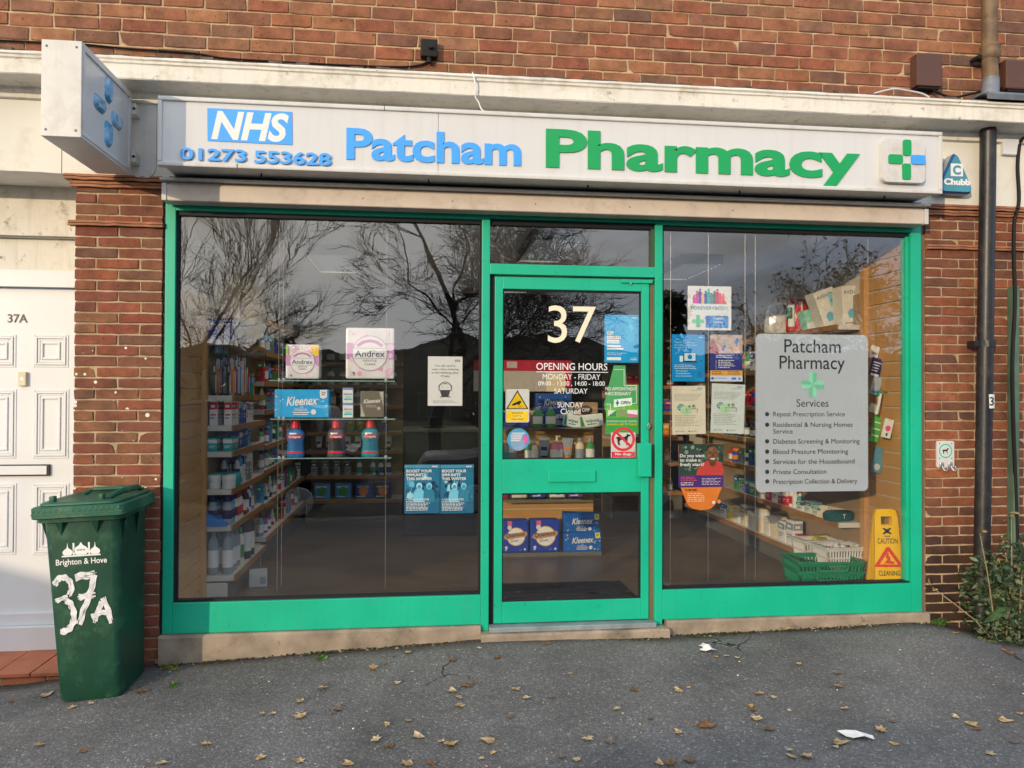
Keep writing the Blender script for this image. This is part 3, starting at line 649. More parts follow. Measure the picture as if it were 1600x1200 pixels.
for i_, (x, y) in enumerate(((.92, .72), (-.72, 1.5), (2.25, 1.5), (.92, 2.6))):  # fill lights added for the dark interior; only the door fixture is glimpsed
    lt_ = thing('ceiling_fill_light', ('louvred strip light lit as fill on the ceiling just inside the door', 'louvred fill light added on the ceiling over the left aisle', 'louvred fill light added on the ceiling over the right aisle', 'louvred fill light added on the ceiling above the display stand')[i_], 'ceiling light', (x, y, 2.42), group='ceiling fill lights in the shop')
    lm = MB()
    for a_, b_, c_, d_ in ((-.17, -.16, 0, .9), (.16, .17, 0, .9), (-.16, .16, 0, .01), (-.16, .16, .89, .9)): lm.box(a_, b_, c_, d_, 0, .08, M['kick'])
    for k in range(1, 10): lm.box(-.16, .16, k * .09 - .001, k * .09 + .001, .0, .055, M['seal'])
    lm.build('louvre', lt_)
    em = bpy.data.materials.new('fill_glow'); em.use_nodes = True; eb = em.node_tree.nodes['Principled BSDF']; eb.inputs['Base Color'].default_value = (.8, .8, .8, 1); eb.inputs['Emission Color'].default_value = (1, .93, .82, 1); eb.inputs['Emission Strength'].default_value = 11.0
    lm = MB(); lm.box(-.155, .155, .012, .888, .062, .078, em); lm.build('fill_panel', lt_)
mb.build('shop_floor')['kind'] = 'structure'
mb = MB(); mb.box(.40, 1.42, .23, .95, .0235, .033, M['doormat'], .004); tag(mb.build('doormat', loc=(0, 0, 0)), 'black ribbed doormat on the shop floor just inside the door', 'doormat')

# ------------------------------------------------------------------ fascia sign, projecting sign, shutter box
SY = -0.30
def base_fit(mb, org, st, l, r_, base, cap, y, mt, off=0, shear=0, deep=0.0):
    a = at(l, base, y); b2 = at(r_, base, y); c = at((l + r_) / 2, base - cap, y); c0 = at((l + r_) / 2, base, y)
    mb.text(st, a.x - org.x, c0.z - org.z, b2.x - org.x, c.z - c0.z, mt, y - org.y, off, shear, deep=deep)
    return mb
p0 = at(245, 258.5, SY); p1 = at(1473, 207.5, SY)
sx0, sx1, sz0, sz1 = p0.x, p1.x, 2.548, 2.912
org = Vector(((sx0 + sx1) / 2, 0, sz0))
sg = thing('shop_sign', 'long white lightbox sign above the shopfront with pharmacy name and telephone number', 'shop sign', org)
mb = MB(); X0, X1, Z = sx0 - org.x, sx1 - org.x, sz1 - sz0
t_ = .023
mb.box(X0 + .02, X1 - .02, SY + .02, -.022, .01, Z - .01, M['alu'])
for a, b2, c, d in ((X0, X1, 0, t_), (X0, X1, Z - t_, Z), (X0, X0 + t_, t_, Z - t_), (X1 - t_, X1, t_, Z - t_)):
    mb.box(a, b2, SY, SY + .05, c, d, M['alu'], .006)
mb.box(X0 + .4, X0 + .4035, SY - .001, SY + .01, .0, t_, M['rubber']); mb.box(X0 + 1.16, X0 + 1.163, SY - .001, SY + .01, Z - t_, Z, M['rubber'])
for i in range(5):
    x = X0 + .5 + i * .9; mb.box(x - .004, x + .004, SY + .12, SY + .128, -.006, .01, M['rubber'])
mb.build('sign_case', sg)
a = at(685, 200, SY)
mb = MB(); mb.box(X0 + t_, a.x - org.x - .0012, SY + .012, SY + .018, t_, Z - t_, M['acrylic']); mb.box(a.x - org.x + .0012, X1 - t_, SY + .012, SY + .018, t_, Z - t_, M['acrylic']); mb.build('sign_panel', sg)
FY = SY + .011
mb = MB(); q = [at(324, 169, FY), at(456.5, 175, FY), at(457, 226.5, FY), at(324.5, 220, FY)]
mb.slab([(p.x - org.x, p.z - org.z) for p in q], FY - .003, FY, M['blue'])
base_fit(mb, org, 'NHS', 330, 451, 217.5, 40, FY - .0035, M['paper'], .035, .22)
mb.build('health_emblem', sg)
mb = MB(); base_fit(mb, org, '01273', 281, 384, 250.2, 17.5, FY - .0125, M['blue'], .022, deep=.006); base_fit(mb, org, '553628', 397, 517, 255.8, 18, FY - .0125, M['blue'], .022, deep=.006); mb.build('telephone_number', sg)
mb = MB(); base_fit(mb, org, 'Patcham', 541, 814, 252, 45, FY - .006, M['blue'], .027, deep=.006); mb.build('blue_lettering', sg)
mb = MB(); base_fit(mb, org, 'Pharmacy', 853, 1344, 268, 54, FY - .007, M['sgreen'], .030, deep=.007); mb.build('green_lettering', sg)
a = at(1373.5, 286, FY); b2 = at(1439.5, 222, FY); mb = MB()
mb.slab(rrect(a.x - org.x, a.z - org.z, b2.x - org.x, b2.z - org.z, .03), FY - .035, FY, M['alu'])
def pill(l, t2, r_, b_, m_):
    a = at(l, b_, FY); b2 = at(r_, t2, FY); mb.slab(rrect(a.x - org.x, a.z - org.z, b2.x - org.x, b2.z - org.z, .012), FY - .042, FY - .035, m_)
pill(1404.5, 222, 1417, 246, M['sgreen']); pill(1382, 245, 1404, 258.5, M['sgreen']); pill(1403.5, 259, 1416.5, 283, M['sgreen']); pill(1417, 246, 1439, 259.5, M['blue'])
mb.build('cross_plate', sg)

sh = thing('shutter_housing', 'long beige metal roller shutter housing under the fascia sign', 'shutter box', (0.82, 0, 2.41))
mb = MB(); x0, x1 = -1.398 - .82, 3.053 - .82
mb.loft([[(x, -.02, .0), (x, -.118, .0), (x, -.122, .004), (x, -.122, .072), (x, -.118, .085), (x, -.09, .107), (x, -.02, .107)] for x in (x0 + .026, x1 - .026)], M['shutter']); mb.build('housing', sh)
for a, b2 in ((x0, x0 + .025), (x1 - .025, x1)): mb = MB(); mb.box(a, b2, -.128, -.022, -.001, .092, M['alu'], .003); mb.build('end_cap', sh)
mb = MB(); mb.box(x0 - .01, x1 + .01, -.135, -.022, .108, .122, M['alu'], .003); mb.box(x0 + .03, x1 - .03, -.10, -.022, .122, .136, M['kick']); mb.build('top_rail', sh)
for px in (567, 707, 837, 984, 1145):
    a = at(px, 300 + (px - 560) * .035, -.122); mb = MB(); mb.disc(a.x - .82, .045, .004, -.1225, M['rubber'], 8); mb.build('rivet', sh)

ps = thing('projecting_sign', 'white box sign with blue petal cross projecting from the fascia above the left pier', 'projecting sign', (-1.65, -.02, 2.545))
mb = MB(); hw, z1 = .0875, .445
yo, yi = -.70, -.085
for a, b2, c, d in ((yo, yo + .014, 0, z1), (yi - .014, yi, 0, z1), (yo + .014, yi - .014, 0, .014), (yo + .014, yi - .014, z1 - .014, z1)): mb.box(-hw, hw, a, b2, c, d, M['alu'], .003)
for sx in (-hw, hw):                                   # trims round both faces
    x0, x1 = (sx - .003, sx + .012) if sx < 0 else (sx - .012, sx + .003)
    for a, b2, c, d in ((yo + .014, yi - .014, .014, .034), (yo + .014, yi - .014, z1 - .034, z1 - .014), (yo + .014, yo + .034, .034, z1 - .034), (yi - .034, yi - .014, .034, z1 - .034)): mb.box(x0, x1, a, b2, c, d, M['alu'], .002)
for x in (-.065, .065):
    for z in (.03, .415): mb.disc(x, z, .006, yo - .0008, M['kick'], 10)
mb.build('casing', ps)
mb = MB(); mb.box(hw - .012, hw - .006, yo + .034, yi - .034, .034, z1 - .034, M['acrylic']); mb.box(-hw + .006, -hw + .012, yo + .034, yi - .034, .034, z1 - .034, M['acrylic']); mb.build('sign_face', ps)
pet = mat('petal_blue', (0.03, 0.27, 0.50), 0.12, 0.6, 0, 0.4, 9, dirt=((.60, .64, .68), 1.0, 4.5))
cy, cz = -.385, .225
for sx in (1, -1):
    mb = MB()
    for dy, dz, ry, rz in ((0, .115, .042, .065), (0, -.105, .042, .065), (-.105, .008, .065, .040), (.105, -.002, .065, .040)):
        pts = rrect(dy - ry, dz - rz, dy + ry, dz + rz, .034)
        k = len(pts)
        ins = rrect(dy - ry + .016, dz - rz + .016, dy + ry - .016, dz + rz - .016, .02)
        xb, xf = sx * (hw - .006), sx * (hw + .010)
        mb.add([(xb, cy + p[0], cz + p[1]) for p in pts] + [(xf, cy + p[0], cz + p[1]) for p in ins], [(i, (i + 1) % k, (i + 1) % k + k, i + k) for i in range(k)] + [tuple(range(k, 2 * k))], pet)
    mb.build('petal_cross', ps, smooth=40)
mb = MB(); a = at(203, 278, -.02); b2 = at(246, 163, -.02)
pts = [(a.x + .65 + 1.0 - .01, z1 + .01), (b2.x + 1.65, z1 + .01)]
xL, xR = a.x + 1.65, b2.x + 1.65; zB = a.z - 2.545
pts = [(xL, .44), (xR, .44)] + [((xL + xR) / 2 + (xR - xL) / 2 * math.cos(t), zB + .07 + .075 * math.sin(t)) for t in [math.radians(-180 * i / 12) for i in range(0, 13)]]
mb.slab(pts, -.012, -.001, M['alu']); mb.build('wall_plate', ps)
for z in (.10, .36): mb = MB(); mb.box(-.03, hw + .02, -.085, -.012, z - .03, z + .03, M['alu'], .003); mb.disc(hw + .012, z, .008, -.0865, M['rubber'], 10); mb.build('bracket', ps)

# ------------------------------------------------------------------ small things on the wall
def pbox(name, label, cat, l, t_, r_, b_, y, depth, mt, ch=.006, group=None):
    a = at(l, b_, y); b2 = at(r_, t_, y); o = ((a.x + b2.x) / 2, y + depth, a.z)
    mb = MB(); w = (b2.x - a.x) / 2; mb.box(-w, w, -depth, 0, 0, b2.z - a.z, mt, ch)
    return mb, o, w, b2.z - a.z
mb, o, w, h = pbox('', '', '', 1433, 85, 1472, 133, -.07, .07, M['brownbox'])
mb.box(-w + .015, w - .01, -.06, -.01, -.012, 0, M['rubber']); tag(mb.build('junction_box', loc=o), 'brown plastic junction box on the upper brickwork left of the drainpipe', 'junction box')
mb, o, w, h = pbox('', '', '', 1572, 94, 1612, 138, -.08, .08, M['brownbox'], .012)
mb.box(-w + .02, w - .02, -.07, -.01, -.012, 0, M['rubber']); tag(mb.build('junction_box', loc=o), 'dark brown rounded junction box right of the drainpipe at the edge of the picture', 'junction box')
mb, o, w, h = pbox('', '', '', 657, 61, 684, 87, -.05, .05, M['rubber'], .008)
mb.tube([(.01, -.052, .05), (.01, -.075, .05)], .012, M['rubber']); mb.tube([(.0, -.03, .0), (.0, -.03, -.03)], .014, M['rubber']); tag(mb.build('cable_socket', loc=o), 'small black weatherproof socket on the upper brick wall', 'socket')
mb, o, w, h = pbox('', '', '', 1568, 217, 1593, 241, -.05, .05, M['white_door'], .006); tag(mb.build('white_box', loc=o), 'small white electrical box on the fascia right of the drainpipe', 'junction box')
def cable(name, label, pxs, y, r, mt):
    pts = [at(p[0], p[1], p[2] if len(p) > 2 else y) for p in pxs]; o = pts[0].copy()
    fine = []
    for i in range(len(pts) - 1):
        p_1, p2 = pts[max(i - 1, 0)], pts[min(i + 2, len(pts) - 1)]
        for k in range(5):
            t = k / 5; a, b2 = pts[i], pts[i + 1]
            fine.append(0.5 * ((2 * a) + (-p_1 + b2) * t + (2 * p_1 - 5 * a + 4 * b2 - p2) * t * t + (-p_1 + 3 * a - 3 * b2 + p2) * t ** 3) - o)
    fine.append(pts[-1] - o)
    mb = MB(); mb.tube(fine, r, mt, 6); return tag(mb.build(name, loc=o, smooth=60), label, 'cable')
cable('black_cable', 'thin black cable clipped along the top of the cornice to the black socket', [(-40, 60), (0, 63), (64, 66), (126, 69), (200, 76), (300, 83), (350, 91), (430, 96), (520, 101), (600, 104), (640, 104), (664, 99), (670, 88)], -.012, .0055, M['rubber'])
cable('white_cable', 'short white cable hanging over the cornice front to the top of the sign', [(738, 113, -.2), (741, 122, -.245), (743, 138, -.245), (743, 152, -.24), (748, 160, -.24), (752, 170, -.26), (762, 178, -.28)], -.22, .004, M['white_door'])
cable('white_cable', 'loose bundle of white cable lying on the cornice below the brown box', [(1366, 146), (1385, 141), (1400, 139), (1420, 142), (1440, 146), (1452, 152)], -.2, .005, M['white_door'])
cable('black_cable', 'black cable running from the brown boxes behind the drainpipe', [(1455, 138), (1468, 146), (1490, 152), (1520, 146), (1548, 140), (1575, 136), (1600, 139), (1640, 140)], -.05, .007, M['rubber'])
cable('black_cable', 'thick black cable hanging down the wall at the right edge of the picture', [(1600, 212), (1593, 226), (1590, 260), (1592, 300), (1591, 322), (1585, 345), (1584, 400), (1586, 470), (1582, 560), (1583, 650), (1587, 760), (1590, 850), (1592, 900)], -.05, .011, M['rubber'])
o = at(1550, 0, -.10)
dp = thing('drainpipe', 'old drainpipe with brown upper length, lead collar and black lower length', 'drainpipe', (3.47, -.09, -.05))
O = Vector((3.47, -.09, -.05))
def dpipe(name, pts, r, mt, n=16):
    mb = MB(); mb.tube([p - O for p in pts], r, mt, n); return mb.build(name, dp, smooth=40)
dpipe('upper_pipe', [at(1546, -60, -.09), at(1546, 85, -.09), at(1548, 126, -.09)], .045, M['brownpipe'])
dpipe('pipe_collar', [at(1547, 70, -.09), at(1547, 74, -.09), at(1547, 78, -.09), at(1547, 83, -.09), at(1547, 90, -.09), at(1547, 94, -.09)], [.046, .058, .052, .058, .058, .046], M['brownpipe'])
mb = MB(); a = at(1526, 93, -.05) - O; mb.tube([a + Vector((-.012, .03, 0)), a + Vector((-.012, -.045, 0))], .014, M['rubber']); mb.box(a.x - .012, a.x + .06, a.y - .01, a.y + .02, a.z - .008, a.z + .012, M['rubber']); mb.build('pipe_lug', dp)
dpipe('lead_collar', [at(1548, 124, -.09), at(1547, 150, -.10), at(1548, 158, -.11)], [.049, .051, .062], M['lead'])
mb = MB(); a = at(1518, 152, -.15) - O; b2 = at(1620, 164, -.15) - O
mb.box(a.x, b2.x, -.16, .09, 3.172 + .05, 3.186 + .05, M['lead'], .004); mb.loft([[(x, -.165, 3.235), (x, -.172, 3.222), (x, -.166, 3.19), (x, -.158, 3.222)] for x in (a.x + .02, b2.x)], M['lead']); mb.build('lead_flashing', dp)
lo = dpipe('lower_pipe', [at(1544, 190, -.09), at(1543, 300, -.09), at(1541, 420, -.09), at(1539, 560, -.09), at(1537, 700, -.09), at(1534, 870, -.09), at(1532, 990, -.09)], .046, M['black'])
a = at(1541, 540, -.09) - O; mb = MB(); mb.tube([a + Vector((0, 0, -.01)), a + Vector((0, 0, .03))], .052, M['black'], 16); mb.box(a.x - .085, a.x - .04, -.01, .06, a.z - .008, a.z + .03, M['black'], .003); mb.build('pipe_bracket', dp)
a = at(1535, 638, -.14) - O; b2 = at(1549, 616, -.14) - O; mb = MB(); cx = (at(1540.5, 628, -.09) - O).x
mb.loft([[(cx + .0475 * math.sin(t), -.0475 * math.cos(t), z) for t in [math.radians(q) for q in range(-32, 33, 8)]] for z in (a.z, b2.z)], M['paper'], cap=False)
mb.text('3', cx, a.z + .018, None, .05, M['black'], -.0495, .012, align='c'); mb.build('number_sticker', dp)
mb = MB(); mb.box(-.02, .02, -.02, .06, 0, 2.16, mat('faded_green', (.10, .17, .12), .7, .3, 0, .3, 6), .006)
a = at(1584, 870, -.03); tag(mb.build('green_post', loc=(a.x, -.03, -.10), rot=(0, math.radians(.3), 0)), 'faded green narrow post against the wall at the far right', 'post')

al = thing('alarm_box', 'blue triangular security alarm box beside the right end of the sign', 'alarm box', (0, 0, 0))
q = [at(1463, 300, -.10), at(1524, 303, -.10), at(1494, 233, -.10)]
o = Vector(((q[0].x + q[1].x) / 2, -.02, q[0].z)); al.location = o
def tri(k, r):
    P = [Vector((p.x - o.x, p.z - o.z)) for p in q]; c = (P[0] + P[1] + P[2]) / 3; P = [c + (p - c) * k for p in P]; out_ = []
    for i in range(3):
        a, b2, c2 = P[i - 1], P[i], P[(i + 1) % 3]; u = (a - b2).normalized(); w = (c2 - b2).normalized()
        for t in (0, .25, .5, .75, 1):
            s1 = b2 + u * r * (1 - t) ** 1 ; s2 = b2 + w * r * t
            out_.append(tuple(b2 + u * r * (1 - t) ** 2 + w * r * t ** 2))
    return out_
mb = MB(); t0, t1, t2 = tri(1.0, .05), tri(1.0, .05), tri(.90, .045)
mb.loft([[(p[0], .0, p[1]) for p in t0], [(p[0], -.06, p[1]) for p in t1]], mat('alarm_grey', (.35, .36, .38), .5))
mb.loft([[(p[0], -.06, p[1]) for p in tri(1.0, .05)], [(p[0], -.082, p[1]) for p in t2]], mat('alarm_blue', (.012, .10, .30), .35), cap=False)
mb.add([(p[0], -.082, p[1]) for p in t2], [tuple(range(len(t2)))], mat('alarm_teal', (.06, .26, .36), .35)); mb.build('cover', al, smooth=35)
mb = MB(); a = at(1485.5, 275, -.103) - o; b2 = at(1504.5, 256, -.103) - o
mb.rect(a.x, a.z, b2.x, b2.z, -.0835, M['paper']); mb.text('C', (a.x + b2.x) / 2, a.z + .013, None, .05, mat('alarm_teal', (.06, .26, .36), .35), -.0842, .05, align='c'); mb.build('maker_emblem', al)
mb = MB(); a = at(1475, 287.5, -.103) - o; b2 = at(1516, 289.5, -.103) - o; mb.text('Chubb', a.x, (a.z + b2.z) / 2, b2.x, .034, M['paper'], -.0835, .05); mb.build('lettering', al)

dh = thing('dog_hook_plate', 'small white plate with a dog emblem and steel hooks on the right pier', 'dog hook', (0, 0, 0))
a = at(1464, 731, -.012); b2 = at(1491, 689, -.012); o = Vector(((a.x + b2.x) / 2, 0, a.z)); dh.location = o; w = (b2.x - a.x) / 2; h = b2.z - a.z
mb = MB(); mb.slab(rrect(-w, 0, w, h, .012), -.012, -.001, M['alu']); mb.ring(0, h * .63, w * .62, w * .78, -.0125, ink(70, 190, 165), 28)
DOG = [(-.95, .10), (-.80, .30), (-.55, .34), (.15, .30), (.42, .52), (.50, .78), (.62, .66), (.92, .60), (.90, .44), (.66, .36), (.55, .12), (.50, -.72), (.66, -.80), (.36, -.80), (.34, -.15), (-.30, -.10), (-.46, -.30), (-.40, -.76), (-.24, -.82), (-.60, -.82), (-.72, -.20), (-.76, .08)]
mb.poly([(p[0] * w * .42, h * .63 + p[1] * w * .42) for p in DOG], -.0125, M['black'])
for x in (-w * .7, w * .7):
    for z in (h * .35, h * .9): mb.disc(x, z, .004, -.0126, M['black'], 8)
mb.build('plate', dh)
for sx in (-.5, .5):
    mb = MB(); mb.box(sx * w - .014, sx * w + .012, -.022, -.012, .0, .035, M['steel'], .003)
    mb.tube([(sx * w, -.02, .012), (sx * w + .002, -.035, -.012), (sx * w + .012, -.045, -.02), (sx * w + .022, -.04, -.006), (sx * w + .022, -.03, .01)], .0045, M['steel'], 8); mb.build('hook', dh, smooth=60)

# ------------------------------------------------------------------ wheelie bin
bx, by = -1.622, -.405
wb = thing('wheelie_bin', 'dark green wheelie bin with painted white 37A standing in front of the left pier', 'wheelie bin', (bx, by, ground_z(bx, by) + .008), (0, -.044, 0)); wb.scale = (.835, .88, .985)
def sec(w, y0, y1, z, r=.045, n=5): return [(p[0], p[1], z) for p in rrect(-w, y0, w, y1, r, n)]
mb = MB(); bh = .955
SEC = [(0, .172, -.005, .36), (.02, .180, -.012, .375), (.3, .190, -.022, .385), (.6, .2005, -.034, .40), (.9, .212, -.046, .412), (bh, .215, -.048, .415)]
mb.loft([sec(w, y0, y1, z) for z, w, y0, y1 in SEC], M['bin'])
fyb = lambda z: lerp_tab(z, [(s[0], s[2]) for s in SEC])
mb.build('body', wb, smooth=50)
mb = MB()                                        # rim with gussets
mb.loft([sec(w, y0, y1, z, .05) for z, w, y0, y1 in ((.90, .214, -.047, .413), (.905, .240, -.075, .43), (bh, .243, -.078, .432))], M['bin'], cap=False)
for gx in (-.11, .09): mb.add([(gx - .022, -.072, .905), (gx + .022, -.072, .905), (gx, fyb(.84) - .001, .835), (gx, fyb(.84) + .03, .905)], [(0, 1, 2), (0, 2, 3), (1, 3, 2)], M['bin'])
for sx in (-1, 1):
    for gy in (.0, .2): mb.add([(sx * .24, gy, .905), (sx * .24, gy + .03, .905), (sx * .212, gy + .015, .79), (sx * .205, gy + .015, .905)], [(0, 1, 2), (0, 2, 3), (1, 3, 2)], M['bin'])
mb.box(-.262, -.205, .24, .38, .75, .905, M['bin'], .01)
mb.build('rim', wb, smooth=30)
ld = MB()
ld.loft([sec(w, y0, y1, z, .03) for z, w, y0, y1 in ((.925, .252, -.090, .44), (.93, .258, -.095, .445), (.978, .258, -.095, .445), (.984, .252, -.088, .44))], M['lid'])
ld.box(-.25, .25, -.0965, -.094, .946, .952, M['lid'])
for i in range(16): ld.box(-.245 + i * .0315, -.232 + i * .0315, -.0955, -.09, .955, .976, M['lid'], .002)
ld.loft([sec(w, y0, y1, z, .06) for z, w, y0, y1 in ((.984, .228, -.065, .43), (.988, .232, -.07, .435), (.996, .232, -.068, .435), (1.002, .222, -.055, .43), (1.002, .19, -.02, .40), (.997, .17, .0, .37))], M['lid'])
lo = ld.build('lid', wb, smooth=35)
for x0, x1, y0, y1 in ((-.185, -.155, -.02, .02), (.09, .115, -.01, .03)):
    mb = MB(); mb.box(x0, x1, y0, y1, .998, 1.030, M['lid'], .006); mb.build('lid_lug', lo, smooth=50)
mb = MB(); mb.tube([(.13, .02, 1.0), (.15, .08, 1.018), (.17, .2, 1.026), (.185, .34, 1.022), (.19, .40, 1.0)], [.010, .016, .018, .016, .010], M['lid'], 8); mb.build('lid_handle', lo, smooth=50)
mb = MB(); mb.tube([(-.13, .30, 1.0), (-.10, .36, 1.02), (.10, .36, 1.02), (.13, .30, 1.0)], .012, M['lid'], 8); mb.build('lid_handle', lo, smooth=50)
for sx in (-1, 1):
    wm = MB(); wm.lathe([(.098, -.025), (.10, -.018), (.10, .018), (.098, .025)], 0, 0, M['rubber'], 20); wm.v = [(sx * .125 + p[2], .33 + p[0], .10 + p[1]) for p in wm.v]; wm.build('wheel', wb, smooth=40)
# emblem: domes and minarets over the words
mb = MB(); e0 = fyb(.72) - .003; cxm = -.005; W_ = M['paper']
def dome(cx, z, w, h):
    pts = [(-.42, 0), (-.62, .10), (-.68, .22), (-.62, .34), (-.44, .46), (-.20, .55), (-.09, .64), (-.05, .78), (-.02, 1.0)]
    mb.poly([(cx + p[0] * w, z + p[1] * h) for p in pts] + [(cx - p[0] * w, z + p[1] * h) for p in reversed(pts)], e0, W_)
zb = .735
dome(cxm, zb, .062, .085); dome(cxm - .075, zb, .042, .06); dome(cxm + .078, zb, .042, .06)
for sx in (-.041, .045): mb.rect(cxm + sx - .005, zb, cxm + sx + .005, zb + .06, e0, W_); mb.poly([(cxm + sx - .008, zb + .06), (cxm + sx + .008, zb + .06), (cxm + sx, zb + .078)], e0, W_)
mb.rect(cxm - .108, zb - .008, cxm + .108, zb - .001, e0, W_)
for k in range(6): mb.rect(cxm - .022 + k * .008, zb + .02, cxm - .018 + k * .008, zb + .028, e0 - .0006, M['bin'])
mb.build('council_emblem', wb)
mb = MB(); mb.text('Brighton & Hove', cxm - .142, .688, cxm + .142, .028, W_, fyb(.70) - .003, .012); mb.build('council_name', wb)
mb = MB()
def arc(cx, cz, rx, rz, a0, a1, n=7): return [(cx + rx * math.cos(math.radians(a0 + (a1 - a0) * i / n)), cz + rz * math.sin(math.radians(a0 + (a1 - a0) * i / n))) for i in range(n + 1)]
f0 = lambda z: fyb(z)
mb.stroke(arc(-.115, .575, .048, .052, 165, -55), .030, -.003, M['wpaint'], f0, .5); mb.stroke([(-.160, .508), (-.125, .520), (-.09, .528)], .022, -.0038, M['wpaint'], f0, .5)
mb.stroke(arc(-.125, .437, .064, .082, 70, -105), .032, -.0046, M['wpaint'], f0, .5)
mb.stroke([(-.045, .622), (.01, .629), (.076, .632)], .036, -.003, M['wpaint'], f0, .6); mb.stroke([(.066, .63), (.045, .57), (.02, .51), (-.01, .45), (-.035, .385)], .032, -.0042, M['wpaint'], f0, .5); mb.stroke([(-.035, .520), (.01, .527), (.065, .530)], .030, -.0054, M['wpaint'], f0, .6)
mb.stroke([(.045, .388), (.075, .45), (.105, .512)], .028, -.003, M['wpaint'], f0, .5); mb.stroke([(.105, .512), (.128, .45), (.145, .380)], .030, -.0042, M['wpaint'], f0, .5); mb.stroke([(.035, .420), (.09, .436), (.130, .438)], .024, -.0054, M['wpaint'], f0, .6)
mb.build('painted_number', wb)

# ------------------------------------------------------------------ printed sheets and packs seen through the glass
class Sheet(MB):
    """a flat or boxed item whose face is measured in fractions: u from its left edge, v from its bottom edge"""
    def __init__(s, l, t_, r_, b_, y, depth=.0012, base=None, round_=0, ch=0, shape=None):
        super().__init__(); a = at(l, b_, y); b2 = at(r_, b_, y); c = at(l, t_, y); d = at(r_, t_, y)
        s.w = ((b2.x - a.x) + (d.x - c.x)) / 2; s.h = ((c.z - a.z) + (d.z - b2.z)) / 2
        s.o = Vector(((a.x + b2.x + c.x + d.x) / 4, y + depth, (a.z + b2.z) / 2)); s.d = depth; s.k = 0
        base = base or M['paper']
        if shape: s.slab([s.uv(*p) for p in shape], -depth, 0, base)
        elif round_: s.slab(rrect(-s.w / 2, 0, s.w / 2, s.h, round_), -depth, 0, base)
        else: s.box(-s.w / 2, s.w / 2, -depth, 0, 0, s.h, base, ch)
    def uv(s, u, v): return ((u - .5) * s.w, v * s.h)
    def y(s): s.k += 1; return -s.d - .0004 - .00012 * s.k
    def R(s, u0, v0, u1, v1, m): a = s.uv(u0, v0); b2 = s.uv(u1, v1); s.rect(a[0], a[1], b2[0], b2[1], s.y(), m); return s
    def P(s, pts, m): s.poly([s.uv(*p) for p in pts], s.y(), m); return s
    def D(s, u, v, r, m, n=24, asp=1.0): c = s.uv(u, v); s.disc(c[0], c[1], r * s.w, s.y(), m, n, r * s.w * asp); return s
    def Ring(s, u, v, r0, r1, m): c = s.uv(u, v); s.ring(c[0], c[1], r0 * s.w, r1 * s.w, s.y(), m); return s
    def T(s, st, u, v, cap, m, u1=None, off=0, shear=0, align='l', slope=0):
        a = s.uv(u, v); x1 = s.uv(u1, v)[0] if u1 is not None else None
        s.text(st, a[0], a[1], x1, cap * s.h, m, s.y(), off, shear, align, slope=slope); return s
    def lines(s, u0, u1, v0, v1, n, m, frac=.35, rag=True):
        """rows too small to read, as printed lines"""
        rr = random.Random(int(u0 * 1000 + v0 * 777 + n)); st = (v1 - v0) / n
        for i in range(n):
            u = u0
            e = u1 - ((u1 - u0) * rr.uniform(0, .3) if rag else 0)
            while u < e - .01:
                w = rr.uniform(.03, .10); s.R(u, v1 - (i + .5) * st, min(u + w, e), v1 - (i + .5 - frac) * st, m); s.k -= 1; u += w + .018
        s.k += 1
        return s
    def item(s, name, label, cat, group=None, rz=0, rx=0, parent=None):
        o = s.build(name, parent, s.o, (rx, rz, 0)); return tag(o, label, cat, group)
Wp, Bk = M['paper'], M['black']
GY = .0475          # just behind the glass
# left window
s = Sheet(668.5, 557, 722.5, 634, GY, base=Wp)
for i, (t2, u0, u1) in enumerate((('You still need to', .2, .8), ('wear a face covering', .11, .89), ('in this building after', .11, .89), ('19 July.', .37, .64))): s.T(t2, u0, .795 - i * .07, .035, ink(60, 60, 62), u1, .006)
s.R(.78, .895, .93, .935, ink(120, 120, 125)); s.T('NHS', .80, .903, .022, Wp, .91, .03, .2)
K = ink(70, 70, 72)
s.Ring(.5, .36, .165, .185, K).R(.28, .20, .72, .33, Wp).P([(.34, .32), (.66, .32), (.60, .19), (.40, .19)], K).D(.42, .375, .012, K).D(.58, .375, .012, K).R(.31, .3, .33, .42, K).R(.67, .3, .69, .42, K).P([(.34, .41), (.40, .44), (.60, .44), (.66, .41), (.66, .43), (.5, .46), (.34, .43)], K).P([(.36, .19), (.64, .19), (.66, .175), (.34, .175)], K)
s.lines(.15, .9, .05, .11, 3, ink(150, 150, 150), .3)
s.item('notice', 'white notice with a masked face drawing stuck inside the left window', 'notice')
